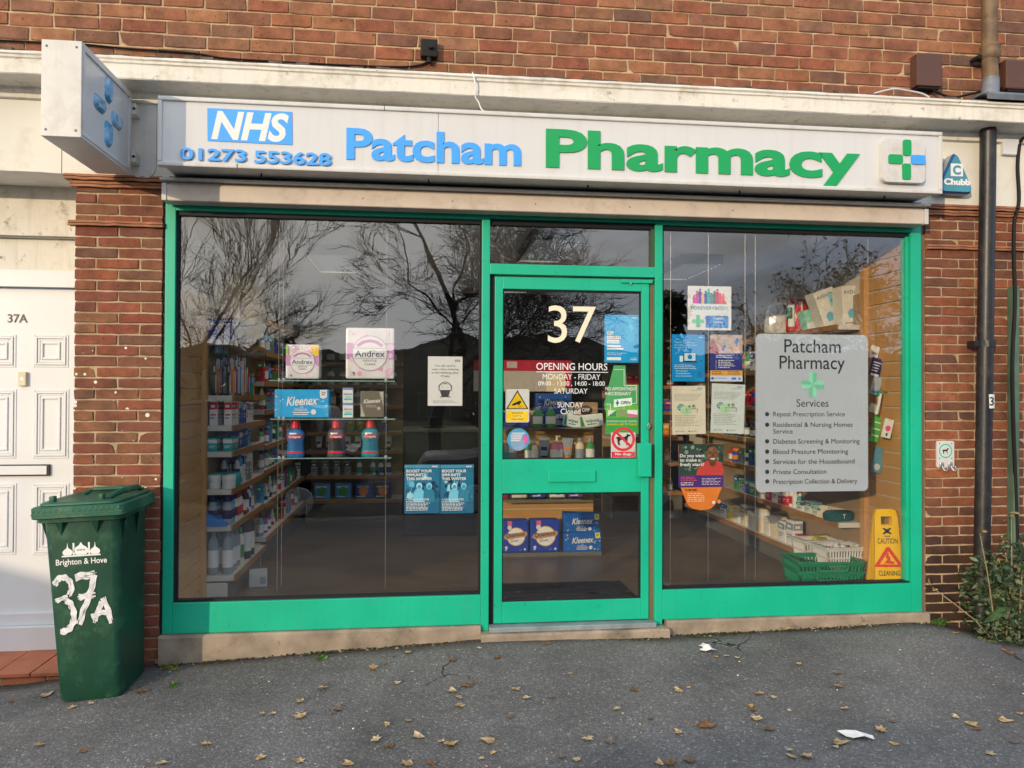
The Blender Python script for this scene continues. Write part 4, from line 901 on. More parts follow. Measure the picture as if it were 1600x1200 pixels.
def boost(l, r_, label, sd):
    s = Sheet(l, 726, r_, 802, GY, base=ink(38, 120, 158)); rr = random.Random(sd)
    T1 = [ink(90, 175, 205), ink(20, 80, 115), ink(60, 150, 185), ink(15, 50, 72), ink(150, 205, 220)]
    for i in range(34):
        u, v = rr.uniform(.02, .9), rr.uniform(.28, .72); w, h = rr.uniform(.04, .18), rr.uniform(.04, .16)
        s.P([(u, v), (min(1, u + w), v + rr.uniform(-.03, .03)), (min(1, u + w * rr.uniform(.6, 1)), v + h), (u + w * .2, v + h * rr.uniform(.7, 1.1))], rr.choice(T1))
    for cx, hm, cm in ((.42, ink(160, 215, 230), ink(110, 190, 215)), (.70, ink(120, 200, 222), ink(40, 120, 150))):
        s.P([(cx - .17, .20), (cx - .16, .42), (cx - .08, .50), (cx + .08, .50), (cx + .16, .42), (cx + .17, .20)], cm).D(cx, .56, .085, hm, 18, 1.15)
        s.D(cx, .545, .055, ink(70, 150, 180), 16, 1.1)
    s.R(0, 0, 1, .24, ink(25, 95, 130)).R(0, .93, 1, 1, ink(60, 140, 170))
    s.T('BOOST YOUR', .05, .845, .055, Wp, .78, .02).T('IMMUNITY', .05, .765, .055, Wp, .62, .02).T('THIS WINTER', .05, .685, .055, Wp, .78, .02)
    s.R(.74, .94, .97, .985, ink(40, 110, 180)).T('NHS', .77, .948, .03, Wp, .94, .03, .2)
    s.T('+ COVID-19 BOOSTER', .05, .27, .035, Wp, .70, .015).lines(.05, .75, .05, .25, 7, Wp, .4)
    return s.item('poster', label, 'poster')
boost(632, 687, 'blue winter immunity poster at the bottom of the left window, the left of two', 4)
boost(688, 740, 'blue winter immunity poster at the bottom of the left window, next to the green mullion', 8)

# glass shelves hung on wires in the left window
wy = .18
def shelf(l, r_, py, label):
    a = at(l, py, wy); b2 = at(r_, py, wy); mb = MB(); w = (b2.x - a.x) / 2
    mb.box(-w, w, -.075, .085, -.006, 0, M['shelfglass'])
    mb.box(-w, w, -.0765, -.0752, -.006, 0, mat('glass_edge', (.22, .36, .32), .2, .5))
    o = mb.build('glass_shelf', None, (a.x + w, wy, a.z)); tag(o, label, 'glass shelf', 'glass shelves hung in the left window')
    for px in (436, 443, 603):
        c = at(px, py, wy - .07); mb = MB(); mb.lathe([(.008, -.012), (.009, -.004), (.009, .004), (.008, .010)], c.x - a.x - w, -.068, M['steel'], 10); mb.build('clamp', o)
    return a.z
Z1 = shelf(424, 618, 594, 'topmost glass shelf in the left window carrying toilet roll packs')
Z2 = shelf(426, 618, 653.5, 'middle glass shelf in the left window carrying tissue boxes')
Z3 = shelf(424, 612, 714, 'lowest glass shelf in the left window carrying three mouthwash bottles')
def wire(px, y, label, z0=.23, z1=2.5, r=.0011, px2=None):
    a = at(px, 700, y); mb = MB(); mb.tube([(0, 0, 0), (0, 0, z1 - z0)], r, M['wire'], 6); tag(mb.build('display_wire', None, (a.x, y, z0)), label, 'wire', 'steel display wires')
for px, y, t2 in ((434.5, wy - .068, 'outer left wire of the pair holding the glass shelves in the left window'), (441, wy + .06, 'inner wire of the pair on the left side of the glass shelves'), (603, wy - .068, 'single wire at the right ends of the glass shelves in the left window')): wire(px, y, t2)
pk, pk2, pk3, gr_ = ink(236, 196, 220), ink(205, 150, 200), ink(228, 160, 175), ink(90, 90, 110)
def roll_pack(l, t_, r_, b_, num, label, big):
    s = Sheet(l, t_, r_, b_, wy - .05, .11, base=mat('pack_white', (.74, .70, .70), .25, .5), ch=.012); rr = random.Random(big)
    s.R(.02, .38, .99, .70, pk2)
    for i in range(26):
        u, v = rr.uniform(.08, .92), rr.uniform(.08, .92); s.D(u, v, rr.uniform(.03, .085), rr.choice([pk, pk3, pk, ink(244, 215, 228)]), 12)
    s.D(.5, .50, .37, ink(190, 140, 190)).D(.5, .50, .355, Wp)
    s.P([(.22, .66), (.34, .74), (.5, .77), (.66, .74), (.78, .66), (.74, .62), (.62, .69), (.5, .715), (.38, .69), (.26, .62)], ink(200, 130, 185))
    s.R(.17, .595, .83, .602, gr_).R(.17, .395, .83, .402, gr_)
    s.T('Andrex', .19, .43, .12, ink(75, 85, 120), .81, .012)
    s.T('GENTLE', .36, .335, .04, gr_, .64, .006).T('CLEAN', .39, .265, .04, gr_, .61, .006)
    s.T(num, .14, .06, .075, gr_, None, .006).R(.11, .05, .115, .15, gr_)
    if big == 1: s.P([(.72, .98), (.98, .98), (.98, .66), (.84, .68)], ink(250, 205, 40)).T('£2.75', .74, .86, .06, ink(200, 60, 40), .95, .01).P([(.02, .72), (.1, .7), (.08, .97), (.02, .97)], ink(150, 200, 60))
    o = s.item('toilet_roll_pack', label, 'toilet roll pack')
    return o
roll_pack(446, 538, 499, 592, '4', 'small white and pink toilet roll pack with yellow corner on the topmost glass shelf', 1)
roll_pack(540, 512, 616, 592, '9', 'large white and pink toilet roll pack on the topmost glass shelf', 2)
def tissue(l, t_, r_, b_, y, depth, base, deco, label, seal=True, rz=0, seed=1):
    s = Sheet(l, t_, r_, b_, y, depth, base=base, ch=.003); rr = random.Random(seed)
    for i in range(16):
        u = rr.choice([rr.uniform(.02, .2), rr.uniform(.78, .95)]); v = rr.uniform(.06, .94); dx = (u - .5) * .12; dy = (v - .5) * .12
        s.P([(u, v), (u + dx - dy * .25, v + dy + .03), (min(.985, max(.015, u + dx * 1.3)), min(.97, max(.03, v + dy * 1.3))), (u + dx + dy * .25, v + dy - .03)], rr.choice(deco))
    s.T('Kleenex', .22, .42, .30, Wp, .80, .02, .22, slope=.05)
    s.T('THE', .47, .34, .05, Wp, .53, .01).T('ORIGINAL', .36, .24, .08, Wp, .62, .012).R(.33, .17, .65, .20, Wp).R(.35, .10, .62, .13, Wp).D(.72, .20, .05, Wp, 16)
    if seal: s.P([(.84, .98), (.97, .98), (.97, .72), (.90, .66), (.84, .72)], seal if seal is not True else Wp).T('2!', .865, .80, .12, ink(60, 70, 80), .94, .02)
    return s.item('tissue_box', label, 'tissue box', rz=rz)
tissue(429, 608.5, 513.5, 652.5, wy - .05, .11, ink(40, 165, 225), [ink(150, 215, 240), ink(220, 240, 245), ink(90, 190, 235)], 'light blue tissue box on the middle glass shelf of the left window')
s = Sheet(563, 611, 600, 652, wy - .05, .10, base=ink(112, 103, 88), ch=.003)
for i in range(9): s.P([(.02 + i * .02, .03), (.04 + i * .02, .03), (.02, .1 + i * .06), (.02, .06 + i * .06)], ink(190, 185, 170)).P([(.98 - i * .02, .97), (.96 - i * .02, .97), (.98, .9 - i * .06), (.98, .94 - i * .06)], ink(190, 185, 170))
s.T('Kleenex', .14, .52, .16, Wp, .86, .015, .2, slope=.08).lines(.25, .8, .36, .46, 2, ink(200, 195, 180), .4).D(.78, .34, .07, ink(190, 185, 170))
mbx = s; s.box(s.w / 2 + .0005, s.w / 2 + .001, -.099, 0, 0.002, s.h - .002, ink(70, 78, 88))
s.item('tissue_box', 'small dark grey brown cube tissue box on the middle glass shelf', 'tissue box')
for (t_, b_, lb) in ((606, 629.5, 'small white carton with blue writing, the upper of two stacked on the glass shelf'), (630, 652.5, 'small white carton with blue writing, the lower of two stacked on the glass shelf')):
    s = Sheet(535.5, t_, 551.5, b_, wy - .04, .05, base=Wp, ch=.002); s.R(.02, .86, .98, .99, ink(120, 140, 200)).T('Johnson', .08, .52, .15, ink(50, 100, 180), .92, .02, .15).R(.2, .36, .85, .42, ink(60, 170, 120)).R(.12, .18, .9, .30, ink(70, 190, 190)); s.item('small_carton', lb, 'carton')
def mouthwash(px, w_px, liq, lab, label):
    a = at(px, 713, wy); o = thing('mouthwash_bottle', label, 'bottle', (a.x, wy, Z3)); h = (at(px, 655, wy).z - at(px, 713, wy).z); r = .052
    mb = MB(); mb.lathe([(r * .92, .0), (r, .008), (r, .03), (r * .90, h * .22), (r * .86, h * .40), (r * 1.0, h * .55), (r * .98, h * .64), (r * .75, h * .72), (r * .40, h * .775)], 0, 0, liq, 20, 1, .62); mb.build('bottle_body', o, smooth=50)
    mb = MB(); mb.lathe([(r * .50, h * .77), (r * .50, h * .87), (r * .44, h * .90), (r * .44, h * .99), (r * .40, h)], 0, 0, ink(215, 35, 50, .3), 16); mb.build('cap', o, smooth=40)
    mb = MB()
    def band(u0, u1, v0, v1, m_, k=0):
        v = []; n = 10
        for i in range(n + 1):
            t = math.asin(u0 + (u1 - u0) * i / n)
            for z in (v0, v1):
                rr_ = lerp_tab(z / h, [(0, r * .92), (.04, r), (.15, r), (.22, r * .90), (.40, r * .86), (.55, r), (.64, r * .98), (.72, r * .75)]) + .0008 + k * .0004
                v.append((rr_ * math.sin(t), -rr_ * .62 * math.cos(t), z))
        mb.add(v, [(2 * i, 2 * i + 2, 2 * i + 3, 2 * i + 1) for i in range(n)], m_)
    band(-.80, .80, h * .10, h * .145, ink(215, 35, 50)); band(-.75, .75, h * .17, h * .50, lab); band(-.72, .80, h * .50, h * .60, ink(215, 35, 50), 1); band(-.6, .2, h * .615, h * .65, Wp)
    band(-.35, .35, h * .42, h * .46, Wp, 2); band(-.5, .5, h * .30, h * .335, Wp if lab is Bk or True else lab, 2); band(-.4, .4, h * .24, h * .26, ink(170, 210, 220), 2)
    mb.text('Colgate', -r * .62, h * .525, r * .66, h * .05, Wp, -.0375, .02); mb.text('Plax', -r * .32, h * .42, r * .32, h * .05, lab, -.0362, .03)
    mb.build('label', o)
lq = lambda n, c: mat(n, c, .12, .6, 0, .15, 30)
mouthwash(461.5, 24, lq('liquid_blue', (.02, .17, .42)), ink(25, 95, 150), 'blue mouthwash bottle with red cap on the lowest glass shelf, leftmost of three')
mouthwash(525, 24, lq('liquid_grey', (.08, .08, .10)), ink(40, 38, 45), 'dark grey mouthwash bottle with red cap between the two blue ones')
mouthwash(578.5, 24, lq('liquid_teal', (.02, .26, .36)), ink(20, 110, 135), 'teal mouthwash bottle with red cap on the lowest glass shelf, rightmost of three')

# door stickers
s = Sheet(944.5, 492, 998, 566.5, .049, base=ink(10, 165, 228))
s.P([(.55, .98), (.72, .99), (.84, .9), (.92, .78), (.95, .62), (.88, .56), (.86, .46), (.72, .42), (.60, .50), (.62, .7)], ink(45, 180, 232)).P([(.70, .86), (.80, .82), (.84, .72), (.78, .66), (.68, .74)], ink(90, 200, 240))
for i, (t2, w) in enumerate((('The', .19), ('Covid-19', .40), ('vaccine', .36))): s.R(.07, .58 - i * .09, .07 + w, .65 - i * .09, Wp).T(t2, .09, .597 - i * .09, .038, ink(30, 60, 110), .05 + w, .004)
s.R(.07, .325, .48, .36, Wp).R(.07, .27, .55, .305, Wp).lines(.08, .65, .14, .21, 2, Wp, .25).R(.07, .05, .48, .11, Wp).T('NHS', .80, .925, .028, Wp, .93, .03, .2).T('HOPE', .76, .05, .03, Wp, .94, .02).R(.76, .10, .94, .105, Wp)
s.item('poster', 'bright blue vaccine poster in the upper right of the door glass', 'poster')
gs = ink(70, 175, 80); gs2 = ink(120, 200, 70)
s = Sheet(940, 571, 999, 678, .0488, base=ink(85, 180, 110), shape=[(.10, .0), (.98, 0), (.98, .72), (.66, .72), (.63, 1), (.32, 1), (.06, .42), (.12, .30)])
s.P([(.12, .42), (.96, .42), (.96, .24), (.12, .24)], gs2).R(.12, .02, .96, .24, gs)
s.R(.33, .935, .60, .945, Wp).R(.585, .70, .60, .935, Wp).R(.60, .70, .93, .71, Wp).R(.915, .45, .93, .70, Wp).R(.55, .44, .92, .45, Wp).R(.12, .43, .24, .44, Wp).R(.22, .28, .24, .44, Wp).R(.585, .30, .60, .40, Wp)
s.T('NO APPOINTMENT', .10, .635, .045, Wp, .93, .015).T('NECESSARY', .10, .565, .045, Wp, .78, .015)
s.P([(.32, .50), (.80, .53), (.80, .42), (.32, .385)], ink(225, 240, 230)).T('OPEN', .50, .435, .042, ink(30, 60, 50), .76, .03).R(.375, .44, .455, .465, ink(0, 110, 70)).R(.40, .415, .43, .49, ink(0, 110, 70))
s.R(.16, .255, .38, .345, ink(215, 225, 200)).P([(.16, .255), (.38, .345), (.38, .255)], ink(60, 140, 90)).P([(.42, .26), (.66, .26), (.60, .36), (.48, .37)], ink(140, 150, 110)).R(.68, .25, .95, .35, Wp).P([(.68, .25), (.95, .25), (.95, .28), (.68, .30)], ink(220, 90, 160))
s.T('SYMPTOMS CAN BE TREATED', .14, .17, .026, Wp, .94, .006).T('WITHOUT A VISIT TO YOUR GP', .14, .125, .026, ink(240, 225, 80), .94, .006)
s.item('window_sticker', 'green arrow shaped pharmacy sticker at the right of the door glass', 'sticker')
s = Sheet(789.5, 608, 827, 660, .0488, base=Wp, round_=.012)
s.P([(.5, .97), (.97, .40), (.03, .40)], Bk).P([(.5, .905), (.90, .425), (.10, .425)], ink(245, 205, 20)).P([(.30, .56), (.62, .66), (.68, .60), (.36, .50)], Bk).P([(.52, .58), (.62, .60), (.60, .52), (.50, .53)], Bk).R(.54, .46, .72, .475, Bk).P([(.26, .53), (.34, .57), (.36, .52), (.29, .50)], Bk)
s.R(.05, .04, .95, .34, ink(245, 205, 20)).T('WARNING', .26, .26, .045, Bk, .74, .015).T('CCTV in', .32, .17, .05, Bk, .68, .01).T('Operation', .26, .08, .05, Bk, .74, .01)
s.item('warning_sticker', 'yellow and white camera warning sticker at the left of the door glass', 'sticker')
s = Sheet(792.5, 669.5, 827.5, 704, .0488, base=ink(90, 175, 225), shape=[(.5 + .5 * math.cos(i * .2244), .5 + .5 * math.sin(i * .2244)) for i in range(28)])
s.D(.5, .34, .34, ink(150, 185, 225)); s.R(.34, .10, .66, .14, ink(200, 190, 215))
for i, (a, b2) in enumerate(((.2, .78), (.16, .70), (.16, .66), (.16, .62), (.16, .58))): s.T(('WE CAN HELP', 'YOUR MIND', 'PLAN TO', 'STOP', 'SMOKING')[i] if False else '-' * 6, a, .80 - i * .085, .03, Wp, b2, .03).R(a, .765 - i * .085, b2, .805 - i * .085, Wp)
s.P([(.72, .60), (.80, .66), (.86, .60), (.96, .66), (.90, .50), (.94, .30), (.84, .38), (.76, .24), (.78, .44), (.66, .50)], ink(235, 90, 170)); s.D(.81, .67, .05, ink(235, 90, 170))
s.item('round_sticker', 'round pale blue sticker with a pink figure low on the door glass', 'sticker')
s = Sheet(954.5, 667.5, 993, 718, .0484, base=Wp)
rd = ink(222, 50, 70)
s.Ring(.5, .63, .37, .48, rd)
s.P([(.5 + p[0] * .33, .63 + p[1] * .20 * s.w / s.h * 1.45) for p in DOG], Bk); c1 = .30
s.P([(.20, .80), (.26, .86), (.80, .46), (.74, .40)], rd)
s.R(.03, .02, .97, .24, rd).T('No dogs', .17, .135, .075, Wp, .83, .025).T('except guide dogs', .08, .05, .04, Wp, .92, .02)
s.item('warning_sticker', 'white sticker with a crossed out black dog at the lower right of the door glass', 'sticker')

# right window
s = Sheet(1075, 447, 1143, 516, .06, .012, base=Wp, ch=.003)
cs = [ink(205, 40, 150), ink(205, 40, 150), ink(90, 45, 150), ink(240, 180, 120), ink(35, 80, 170), ink(30, 175, 165), ink(110, 130, 140), ink(95, 110, 120), ink(205, 60, 90), ink(235, 80, 110), ink(240, 110, 130)]
for i, c in enumerate(cs):
    u = .14 + i * .066; hh = .24 + .05 * ((i * 7) % 3) - (.06 if i in (0, 10) else 0)
    s.P([(u - .035, .60), (u - .03, .60 + hh * .45), (u - .045, .60 + hh * .72), (u - .02, .60 + hh * .82), (u + .02, .60 + hh * .82), (u + .045, .60 + hh * .7), (u + .03, .60 + hh * .45), (u + .035, .60)], c).D(u, .60 + hh * .92, .026, c, 12)
s.P([(.80, .61), (.88, .61), (.87, .67), (.83, .66)], ink(245, 150, 120))
s.T('FOREVERYBODY', .07, .465, .075, ink(20, 145, 175), .92, .0)
s.R(.09, .16, .36, .24, ink(120, 200, 150)).R(.185, .07, .265, .34, ink(90, 190, 130)).R(.40, .06, .92, .33, ink(60, 140, 215)).P([(.35, .30), (.43, .22), (.40, .07), (.45, .16), (.50, .07), (.48, .22), (.55, .30), (.45, .25)], ink(30, 90, 170)).D(.445, .29, .028, ink(30, 90, 170))
s.T('Healthy', .58, .245, .05, Wp, .85, .02).T('Living', .58, .165, .05, Wp, .79, .02).T('Pharmacy', .58, .085, .05, ink(160, 205, 240), .87, .004)
s.item('display_card', 'square white card with a row of coloured people high in the right window', 'display card')
s = Sheet(1049.5, 522.5, 1101, 596, .06, base=ink(0, 140, 205))
for i, (t2, w) in enumerate((('There’s a new way', .62), ('to collect your rapid', .68), ('Covid-19 tests', .48))): s.T(t2, .08, .815 - i * .055, .03, ink(190, 225, 240), .08 + w, .004)
s.R(.36, .42, .74, .61, ink(30, 60, 90)).R(.38, .44, .72, .60, ink(205, 225, 235)).R(.32, .405, .78, .425, ink(30, 50, 70)).D(.55, .52, .07, ink(0, 130, 200)).R(.24, .42, .34, .54, ink(225, 235, 240)).D(.88, .44, .025, ink(20, 90, 140))
s.T('NHS', .82, .925, .025, Wp, .93, .03, .2).lines(.08, .85, .25, .36, 3, Wp, .3).lines(.12, .62, .08, .24, 3, ink(190, 225, 240), .25); s.R(.80, .09, .94, .22, ink(20, 120, 180))
s.item('poster', 'blue poster with a laptop drawing in the right window', 'poster')
s = Sheet(1109.5, 523, 1160, 596, .06, base=ink(48, 52, 130))
s.R(0, .60, 1, 1, ink(190, 165, 150)).P([(0, .6), (0, .86), (.10, .88), (.2, .78), (.28, .66), (.3, .6)], ink(165, 85, 75)).P([(.25, .6), (.30, .72), (.42, .70), (.5, .66), (.48, .6)], ink(215, 165, 140)).P([(.34, .67), (.44, .80), (.49, .78), (.42, .65)], ink(50, 120, 190)).P([(.72, .62), (.72, .75), (.80, .82), (.88, .74), (.9, .62)], ink(220, 175, 150)).P([(.74, .82), (.82, .94), (.88, .90), (.83, .76)], ink(60, 130, 200)).R(.0, .93, .12, .98, ink(200, 190, 190))
s.T('NHS', .74, .615, .04, Wp, .93, .03, .2).lines(.18, .82, .49, .56, 2, Wp, .45).lines(.25, .78, .27, .46, 5, Wp, .4)
for i in range(5): s.D(.18, .435 - i * .038, .012, Wp, 8)
s.R(0, .12, 1, .235, ink(222, 165, 70)).lines(.05, .46, .13, .22, 2, ink(70, 60, 80), .4).lines(.54, .95, .13, .22, 2, ink(70, 60, 80), .4).R(0, 0, 1, .12, ink(205, 215, 230)).D(.07, .065, .045, ink(100, 90, 190)).lines(.15, .62, .03, .09, 1, ink(70, 110, 180), .3).R(.66, .04, .80, .085, ink(60, 120, 190)).D(.90, .06, .045, ink(120, 150, 190))
s.item('poster', 'dark blue poster with hands holding phones in the right window', 'poster')
def letter(l, t_, r_, b_, label, rz, base):
    s = Sheet(l, t_, r_, b_, .06, base=base)
    s.R(.76, .93, .92, .965, ink(150, 175, 200)).lines(.62, .93, .89, .92, 1, ink(120, 120, 120), .3).lines(.08, .92, .68, .84, 6, ink(105, 105, 100), .2)
    s.D(.27, .555, .11, ink(50, 145, 140), 20, .9).D(.42, .50, .17, ink(175, 215, 165), 20, .8).T('Just', .19, .575, .03, Wp, .33, .01).T('ask?', .19, .53, .03, Wp, .33, .01)
    s.R(.40, .515, .78, .525, ink(170, 110, 80)).R(.43, .44, .45, .515, ink(120, 150, 140)).R(.74, .44, .76, .515, ink(120, 150, 140)).D(.52, .575, .04, ink(90, 165, 100)).D(.64, .575, .05, ink(120, 125, 115)).R(.60, .525, .70, .57, ink(170, 180, 160)).R(.45, .455, .74, .462, ink(140, 190, 150))
    s.lines(.08, .86, .16, .40, 7, ink(105, 105, 100), .2).D(.12, .06, .02, ink(90, 140, 160)).lines(.16, .42, .045, .075, 1, ink(120, 120, 120), .3).D(.50, .06, .02, ink(60, 60, 60)).lines(.54, .78, .045, .075, 1, ink(120, 120, 120), .3)
    s.item('letter', label, 'letter', rz=rz)
letter(1050.5, 603, 1103, 678.5, 'cream printed letter taped in the right window below the blue poster', math.radians(-1), ink(222, 214, 190))
letter(1110, 600, 1162, 677, 'pale printed letter hanging tilted beside the service board', math.radians(2), ink(205, 212, 205))
s = Sheet(1057.5, 692, 1132, 797.5, .058, base=ink(235, 130, 40), shape=[(.03, .98), (.97, .99), (.98, .35), (.94, .33), (.80, .08), (.70, .02), (.5, .0), (.32, .03), (.22, .09), (.08, .34), (.04, .36)])
s.R(.035, .52, .975, .985, ink(52, 70, 62)); rr = random.Random(2)
for i in range(40): s.D(rr.uniform(.06, .93), rr.uniform(.6, .95), rr.uniform(.02, .05), rr.choice([ink(80, 110, 85), ink(110, 140, 110), ink(40, 58, 50), ink(140, 160, 130)]), 9); s.k -= 1
s.k += 1
sk, skd = ink(128, 84, 62), ink(100, 63, 46)
s.P([(.40, .52), (.44, .62), (.52, .70), (.64, .735), (.84, .735), (.95, .70), (.975, .60), (.975, .52)], ink(205, 70, 62)).P([(.66, .76), (.83, .76), (.81, .67), (.75, .645), (.69, .67)], skd)
s.D(.745, .835, .125, sk, 24, 1.25).P([(.622, .87), (.63, .94), (.70, .975), (.79, .975), (.86, .94), (.868, .87), (.845, .925), (.80, .95), (.74, .955), (.68, .95), (.645, .925)], ink(45, 36, 32)).P([(.66, .90), (.72, .93), (.76, .925), (.72, .88)], ink(160, 112, 86)).P([(.65, .83), (.70, .835), (.70, .80), (.665, .79)], ink(150, 102, 78)).D(.622, .84, .016, skd, 10, 1.6).D(.868, .84, .016, skd, 10, 1.6).R(.67, .845, .73, .853, ink(30, 20, 18)).R(.775, .845, .835, .853, ink(30, 20, 18)).P([(.74, .84), (.765, .84), (.78, .80), (.73, .80)], skd).P([(.69, .775), (.81, .775), (.78, .752), (.72, .752)], ink(225, 215, 205)).P([(.68, .785), (.82, .785), (.81, .777), (.69, .777)], ink(60, 35, 28))
s.T('Do you want', .06, .79, .045, Wp, .58, .03).T('to make a', .06, .725, .045, Wp, .49, .03).T('fresh start?', .06, .66, .045, Wp, .57, .03)
s.R(.03, .345, .975, .52, ink(82, 42, 125)).lines(.08, .46, .43, .50, 3, ink(225, 90, 90), .45).lines(.08, .44, .36, .42, 2, Wp, .4).lines(.52, .92, .37, .48, 5, Wp, .3).lines(.18, .48, .27, .32, 1, ink(90, 50, 40), .4).lines(.22, .62, .12, .26, 5, ink(250, 215, 170), .4)
s.D(.77, .115, .035, Wp).D(.88, .13, .04, ink(235, 150, 90)); s.item('pot_poster', 'plant pot shaped poster of a man in a red shirt low in the right window', 'poster')
# service board
s = Sheet(1181.5, 522.5, 1356, 768, .060, .008, base=mat('service_board', (.50, .54, .59), .35, .5, 0, .03, 2), round_=.03)
dk = mat('board_ink', (.018, .022, .028), .5)
def BT(t2, l, r_, base, cap, off=.0):
    a = at(l, base, s.o.y - s.d); b2 = at(r_, base, s.o.y - s.d); c = at(l, base - cap, s.o.y - s.d)
    s.text(t2, a.x - s.o.x, (a.z + b2.z) / 2 - s.o.z, b2.x - s.o.x, c.z - a.z, dk, s.y(), off)
BT('Patcham', 1225.5, 1313.5, 551, 20.5, .004); BT('Pharmacy', 1218, 1320, 576.5, 20.5, .004); BT('Services', 1244.5, 1294.5, 635.5, 11.5)
for t2, r_, b_ in (('Repeat Prescription Service', 1320, 650.5), ('Residential & Nursing Homes', 1332, 667), ('Service', 1238.5, 677.5), ('Diabetes Screening & Monitoring', 1343, 693), ('Blood Pressure Monitoring', 1325, 709), ('Services for the Housebound', 1335, 724.5), ('Private Consultation', 1291, 740.5), ('Prescription Collection & Delivery', 1339, 755.5)):
    BT(t2, 1208, r_, b_, 7.3, .0)
    if t2 != 'Service':
        c = at(1198.5, b_ - 3.4, s.o.y - s.d); s.disc(c.x - s.o.x, c.z - s.o.z, .0135, s.y(), mat('board_bullet', (.03, .04, .055), .5), 18)
c = at(1269.5, 601, s.o.y - s.d); cx, cz = c.x - s.o.x, c.z - s.o.z; g1, g2, aw, al_ = ink(150, 230, 195), ink(120, 205, 170), .025, .075
for dx, dz in ((1, 0), (0, 1), (-1, 0), (0, -1)):
    px_, pz_ = -dz, dx
    s.poly([(cx, cz), (cx + dx * aw + px_ * aw, cz + dz * aw + pz_ * aw), (cx + dx * al_ + px_ * aw, cz + dz * al_ + pz_ * aw), (cx + dx * al_, cz + dz * al_)], s.y(), g1)
    s.poly([(cx, cz), (cx + dx * aw - px_ * aw, cz + dz * aw - pz_ * aw), (cx + dx * al_ - px_ * aw, cz + dz * al_ - pz_ * aw), (cx + dx * al_, cz + dz * al_)], s.y(), g2)
s.item('service_board', 'grey rounded board listing pharmacy services in the right window', 'notice board')
for px, t2 in ((1047.5, 'leftmost wire in the right window beside the green mullion'), (1106.5, 'wire between the two columns of posters in the right window'), (1164, 'wire on the right edge of the pale tilted letter'), (1180, 'wire along the left edge of the grey service board'), (1356.5, 'wire along the right edge of the grey service board')): wire(px, .068, t2, r=.0008)

# ------------------------------------------------------------------ shop fittings
def slatwall(name, x, y0, y1, z0, z1, side, label, gap=.0975):
    o = thing(name, label, 'slatwall', (x, y0, z0)); mb = MB(); z = z0; d = side * .018
    while z < z1 - .02:
        zt = min(z + gap - .012, z1)
        mb.box(min(0, d), max(0, d), 0, y1 - y0 - .06, z - z0, zt - z0, M['slat'], .002); z += gap
    mb.build('slat_board', o)
    mb = MB(); mb.box(min(0, d * .4), max(0, d * .4), 0, y1 - y0 - .06, 0, z1 - z0, M['groove']); mb.build('groove_lining', o)
    mb = MB(); mb.box(min(0, d * 2.2), max(0, d * 2.2), y1 - y0 - .058, y1 - y0, -.0, z1 - z0, M['slat'], .004); mb.build('end_trim', o)
slatwall('slatwall_panel', -1.397, .10, .665, .03, 1.98, 1, 'beech slatwall panel on the left side wall just inside the window')
slatwall('slatwall_panel', 3.058, .10, .56, .03, 2.36, -1, 'beech slatwall panel on the right side wall behind the caution sign')
def zat(px, py, y): return at(px, py, y).z
LZ = [zat(345, p, .67) for p in (900, 822, 765, 706, 665, 618, 530)]
RZ = [zat(1320, p, .57) for p in (884, 817, 759, 704, 640, 570, 507)]
BZ = [zat(550, p, 3.75) for p in (781, 743, 704, 675, 634, 601, 566, 530)]
def shelving(label, axis, a0, a1, front, back, zs, z0=.022):
    """axis 'y': runs into the shop along a side wall; axis 'x': stands across the back"""
    ctr = ((front + back) / 2, a0, z0) if axis == 'y' else (a0, (front + back) / 2, z0)
    o = thing('shelf_unit', label, 'shelf unit', ctr)
    def bx(mb, f0, f1, r0, r1, c, d, mt, ch=0):
        f0, f1 = min(f0, f1), max(f0, f1)
        if axis == 'y': mb.box(f0 - ctr[0], f1 - ctr[0], r0 - a0, r1 - a0, c - z0, d - z0, mt, ch)
        else: mb.box(r0 - a0, r1 - a0, f0 - ctr[1], f1 - ctr[1], c - z0, d - z0, mt, ch)
    sg_ = 1 if front > back else -1
    mb = MB(); bx(mb, back, back + sg_ * .012, a0, a1, z0, zs[-1] + .22, M['panel']); mb.build('back_panel', o)
    mb = MB(); bx(mb, back + sg_ * .013, front - sg_ * .03, a0 + .004, a1, z0, zs[0] - .045, M['kick']); bx(mb, back + sg_ * .013, front - sg_ * .03, a0, a0 + .0035, z0, zs[0] - .045, M['shelfwhite']); mb.build('plinth', o)
    for i, z in enumerate(zs):
        mb = MB(); fr_ = front if i or axis == 'x' else front + sg_ * .02
        bx(mb, back + sg_ * .013, fr_ - sg_ * .012, a0, a1, z - .035, z, M['shelfwhite'], .002); bx(mb, fr_ - sg_ * .0115, fr_, a0 + .003, a1 - .003, z - .036, z + .002, M['wood'], .002)
        mb.build('shelf', o)
    return o
shelving('shelf unit with beech edged white shelves along the left wall nearest the window', 'y', .672, 1.68, -1.20, -1.395, LZ)
shelving('darker shelf unit continuing along the left wall to the back corner', 'y', 1.70, 3.74, -1.20, -1.395, BZ)
shelving('shelf unit across the back of the shop behind the glass shelves', 'x', -1.19, -.20, 3.75, 4.15, BZ)
shelving('long shelf unit along the right wall behind the service board', 'y', .57, 3.62, 2.86, 3.055, RZ)
shelving('shelf unit across the back right corner behind the posters', 'x', 2.05, 2.84, 3.66, 4.15, [.30, .62, .90, 1.18, 1.46, 1.74, 2.0])

